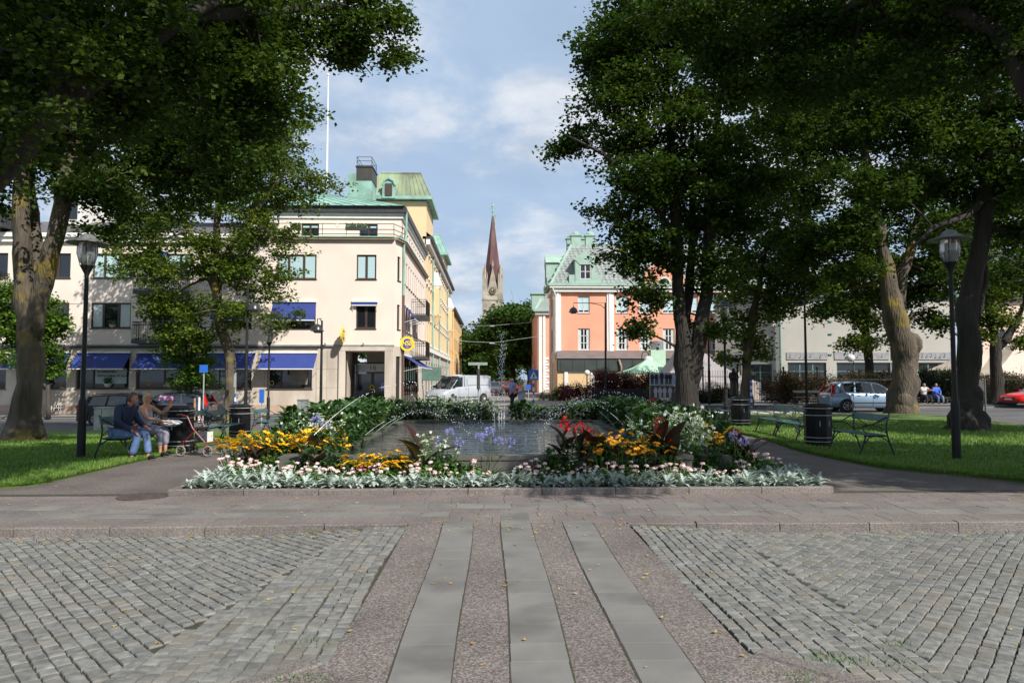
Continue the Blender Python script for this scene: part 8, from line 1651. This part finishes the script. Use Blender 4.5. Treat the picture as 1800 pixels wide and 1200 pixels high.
J2 = dict(pelvis=(0, .0, .56), chest=(0, -.05, 1.0), head=(0, -.07, 1.25), face=(.15, -1, .22), shl=(.20, -.04, 1.06), shr=(-.20, -.04, 1.06), ell=(.30, -.24, .90), elr=(-.26, -.22, .82), wrl=(.16, -.46, 1.02), wrr=(-.06, -.46, .76), hipl=(.10, -.04, .54), hipr=(-.10, -.04, .54), knl=(.14, -.44, .55), knr=(-.12, -.44, .54), anl=(.15, -.42, .11), anr=(-.13, -.46, .11), hdl=(-.2, -.6, 1), hdr=(.3, -1, -.1), pnl=(0, -1, 0))
ks = {'pelvis': (.19, .16), 'belly': (.19, .165), 'chest': (.178, .14), 'sl': (V((.14, -.03, 1.10)), (.045, .045)), 'sr': (V((-.14, -.03, 1.10)), (.045, .045))}; ed = [('pelvis', 'belly'), ('belly', 'chest'), ('chest', 'sl'), ('chest', 'sr')]; kt, et = trousers(1.08); kt['anl'] = .05; kt['anr'] = .05
for L in 'lr': kt['an' + L] = (V(J2['kn' + L]).lerp(V(J2['an' + L]), .75), (.062, .062))
wom, P, up, fw, sd = person('blond woman with glasses in a grey top eating ice cream on the left bench', (-7.62, 15.85, zb_ - .02), R(86), J2, [('top', M_greyc, ks, ed), ('trousers', M_lilt, kt, et)], (M_hbl, [(-.03, -.02, .075, (.030, .026), 1), (-.01, -.12, .085, (.026, .024), 0), (.02, -.22, .09, (.02, .018), 0), (.03, -.28, .09, (.010, .018), 0), (-.03, -.02, -.075, (.030, .026), 1), (-.01, -.12, -.085, (.026, .024), 0), (.02, -.22, -.09, (.02, .018), 0), (.03, -.28, -.09, (.01, .018), 0)]), M_skin)
b = MB()
for s_ in (-1, 1): c = P['head'] + up * .022 + fw * .097 + sd * s_ * .032; b.tube([c + sd * (.026 * math.cos(k * .5236)) + up * (.020 * math.sin(k * .5236)) for k in range(13)], .0025, 5); b.tube([c + sd * s_ * .026, c + sd * s_ * .055 - fw * .03, c + sd * s_ * .06 - fw * .1], .0025, 5)
b.build('glasses', M_blk, wom)
# ice cream held in the raised hand
hp = wom.matrix_basis if False else None
bpy.context.view_layer.update()
hw = wom.matrix_world @ (V(J2['wrl']) + V((-.03, -.07, .10))); b = MB(); b.lathe([(.012, -.07), (.028, .01), (.030, .02)], 10); ic = b.build('ice_cream', mat('wafer', (.75, .50, .15), (.6, .38, .1), 20, .8)); ic.location = hw; tag(ic, 'red-tipped ice cream held up in the woman\'s raised hand', 'ice cream'); b = MB(); b.lathe([(.026, .021), (.028, .045), (.018, .075), (.004, .09)], 10); b.build('scoop', mat('red_ice', (.75, .06, .10), (.8, .2, .2), 20, .4), ic, smooth='all')
# folded garment on her lap, cup and bag belong to the pair
b = MB(); bm = bmesh.new(); bmesh.ops.create_icosphere(bm, subdivisions=3, radius=1)
for v in bm.verts: v.co = V((v.co.x * .20, v.co.y * .17, v.co.z * .07)) * (1 + .35 * noise.noise(v.co * 2.3)); v.co.z += .02 * noise.noise(v.co * 14)
b.add([v.co.copy() for v in bm.verts], [[v.index for v in f.verts] for f in bm.faces]); bm.free(); o = b.build('folded_cardigan', mat('pale_grey_knit', (.42, .43, .46), (.34, .35, .38), 20, .9)); o.location = (-7.06, 15.93, zb_ + .68); tag(o, 'pale grey cardigan bundled on the lap of the woman', 'garment')
b = MB(); b.lathe([(.03, 0), (.038, .11), (.038, .12)], 14); cup = b.build('drink_can', mat('can_red', (.30, .03, .03), (.02, .015, .012), 9, .3)); cup.location = (-7.24, 14.72, zb_ + .60); tag(cup, 'red and black drink can resting by the man\'s near arm', 'can')
b = MB(); b.lathe([(.037, .121), (.03, .13), (.005, .131)], 14); b.build('lid', mat('gold_lid', (.5, .4, .15), rough=.3, metal=.5), cup)
# walking frame
M_rr = mat('maroon_tube', (.16, .012, .02), rough=.35); rx, ry = -6.42, 15.95; t = thing('walking_frame', 'maroon four-wheeled walking frame parked in front of the seated woman', 'walking frame', (rx, ry, g(rx, ry) + .0), R(-8))
b = MB()
for s_ in (-1, 1): b.tube([(.30, s_ * .24, .12), (.24, s_ * .24, .30), (-.05, s_ * .24, .60), (-.18, s_ * .24, .86), (-.34, s_ * .24, .90)], .014, 6); b.tube([(-.32, s_ * .24, .12), (-.25, s_ * .24, .3), (.02, s_ * .24, .56), (.04, s_ * .24, .64)], .014, 6)
b.tube([(.26, -.24, .28), (.26, .24, .28)], .012, 6); b.tube([(-.05, -.24, .6), (-.05, .24, .6)], .012, 6); b.build('frame', M_rr, t)
for sx_ in (-1, 1):
    for s_ in (-1, 1):
        Mw = Matrix.Translation((sx_ * .31, s_ * .25, .115)) @ Matrix.Rotation(R(90), 4, 'X'); b = MB(); b.tube([Mw @ V((math.cos(k * PI / 10) * .10, math.sin(k * PI / 10) * .10, 0)) for k in range(21)], .017, 8); w_ = b.build('wheel', mat('grey_rubber', (.20, .19, .17), rough=.8), t, smooth='all')
        b = MB(); b.lathe([(.03, -.02), (.03, .02)], 10, M=Mw)
        for k in range(5): b.box(.0, .09, -.012, .012, -.008, .008, M=Mw @ Matrix.Rotation(k * 1.257, 4, 'Z'))
        b.build('hub', M_trim, w_); b = MB(); b.tube([(sx_ * .31, s_ * .25, .115), (sx_ * .30, s_ * .24, .25)], .012, 6); b.build('fork', M_rr, t)
b = MB(); b.box(-.16, .10, -.20, .20, .57, .61, bev=.012); b.build('seat', M_trim, t)
b = MB(); b.box(-.05, .22, -.19, .19, .30, .52, bev=.03); b.build('bag', mat('black_net_bag', (.02, .02, .025), (.08, .08, .1), 30, .8), t)
b = MB(); b.box(.225, .235, -.13, .10, .30, .52); ca = b.build('card', M_wsg, t); b = MB(); b.ball((.238, .03, .44), (.004, .04, .035), 10); b.build('yellow_sticker', mat('neon_yellow', (.75, .80, .02)), ca)
for s_ in (-1, 1): b = MB(); b.tube([(-.30, s_ * .24, .90), (-.42, s_ * .24, .895)], .019, 8); b.build('handgrip', M_trim, t)
# --- walking couple behind the pool (heading left, away to the street side)
J = dict(pelvis=(0, 0, .95), chest=(0, .0, 1.36), head=(0, -.03, 1.62), face=(0, -1, 0), shl=(.20, 0, 1.44), shr=(-.20, 0, 1.44), ell=(.25, -.04, 1.16), elr=(-.24, .03, 1.15), wrl=(.22, -.22, 1.0), wrr=(-.22, -.12, .95), hipl=(.10, 0, .90), hipr=(-.10, 0, .90), knl=(.10, -.12, .50), knr=(-.10, .02, .49), anl=(.10, -.14, .09), anr=(-.10, .22, .12))
ks, ed = shirt(1.14, 'short', sleeves(J)); ks['belly'] = (.19, .17); kt, et = trousers(1.05)
q = at(903, 722, 35.6); M_short = M_hgr
m2, *_ = person('bald man in a light blue shirt and dark trousers walking left behind the pool', (q.x - .05, 35.6, .0), R(-62), J, [('shirt', M_lb, ks, ed), ('trousers', M_navy, kt, et)], None, M_skin, 1.0)
J3 = dict(pelvis=(0, 0, .88), chest=(0, .0, 1.25), head=(0, -.03, 1.49), face=(0, -1, 0), shl=(.17, 0, 1.32), shr=(-.17, 0, 1.32), ell=(.24, -.10, 1.08), elr=(-.21, -.02, 1.06), wrl=(.10, -.34, 1.05), wrr=(-.12, -.26, 1.0), hipl=(.09, 0, .84), hipr=(-.09, 0, .84), knl=(.09, -.10, .47), knr=(-.09, .02, .46), anl=(.09, -.10, .09), anr=(-.09, .16, .11))
ks = {'pelvis': (.19, .16), 'belly': (.165, .14), 'chest': (.165, .13), 'shl': .06, 'shr': .06, 'hem1': (V((0, -.03, .62)), (.22, .19)), 'hem2': (V((0, -.03, .42)), (.24, .21))}; ed = [('pelvis', 'belly'), ('belly', 'chest'), ('chest', 'shl'), ('chest', 'shr'), ('pelvis', 'hem1'), ('hem1', 'hem2')]
q = at(918, 722, 35.0); w2, *_ = person('grey haired woman in a pale patterned dress walking beside the man in blue', (q.x - .02, 35.2, .0), R(-68), J3, [('dress', mat('pale_print_dress', (.40, .46, .56), (.28, .33, .42), 16, .85), ks, ed)], (M_hgr, None), M_skin)
# --- two men sitting on the far right pavement
J4 = dict(pelvis=(0, .02, .50), chest=(0, -.04, .93), head=(.0, -.08, 1.19), face=(.2, -1, 0), shl=(.20, -.04, 1.01), shr=(-.20, -.04, 1.01), ell=(.26, -.12, .76), elr=(-.26, -.12, .76), wrl=(.06, -.38, .66), wrr=(-.06, -.38, .66), hipl=(.10, -.02, .48), hipr=(-.10, -.02, .48), knl=(.16, -.44, .48), knr=(-.15, -.44, .48), anl=(.18, -.46, .10), anr=(-.14, -.42, .10))
ks, ed = shirt(1.12, 'long'); kt, et = trousers(1.05); q = at(1645, 712, 45.2); person('man in a bright blue jacket and jeans sitting before the far right hedge', (q.x, 45.2, .10), R(5), J4, [('jacket', mat('bright_blue_jacket', (.02, .10, .55), (.03, .13, .6), 5, .6), ks, ed), ('jeans', M_jean, kt, et)], (M_hgr, None), M_skin2)
J5 = dict(J4); J5.update(ell=(.30, -.25, .88), wrl=(.50, -.38, .86), elr=(-.27, -.2, .78), wrr=(.0, -.42, .84)); ks, ed = shirt(1.12, 'short', sleeves(J5)); q = at(1624, 712, 45.2); person('man in a white T-shirt with outstretched arm beside the one in blue', (q.x, 45.2, .10), R(10), J5, [('t_shirt', mat('white_cotton', (.55, .55, .56), (.45, .45, .47), 8, .85), ks, ed), ('trousers', M_navy, kt, et)], (M_hgr, None), M_skin2)
bb = MB(); q = at(1636, 712, 45.35); bb.box(-1.2, 1.2, -.2, .28, .40, .46, bev=.01); bb2 = bb.build('wall_bench', mat('dark_wood', (.05, .035, .025), (.07, .05, .035), 6, .8)); bb2.location = (q.x, 45.35, .05); tag(bb2, 'dark backless bench under the two men by the far right hedge', 'bench')
for x in (-1.0, 1.0): b = MB(); b.box(x - .04, x + .04, -.16, .22, .05, .399); b.build('leg', M_dark, bb2)
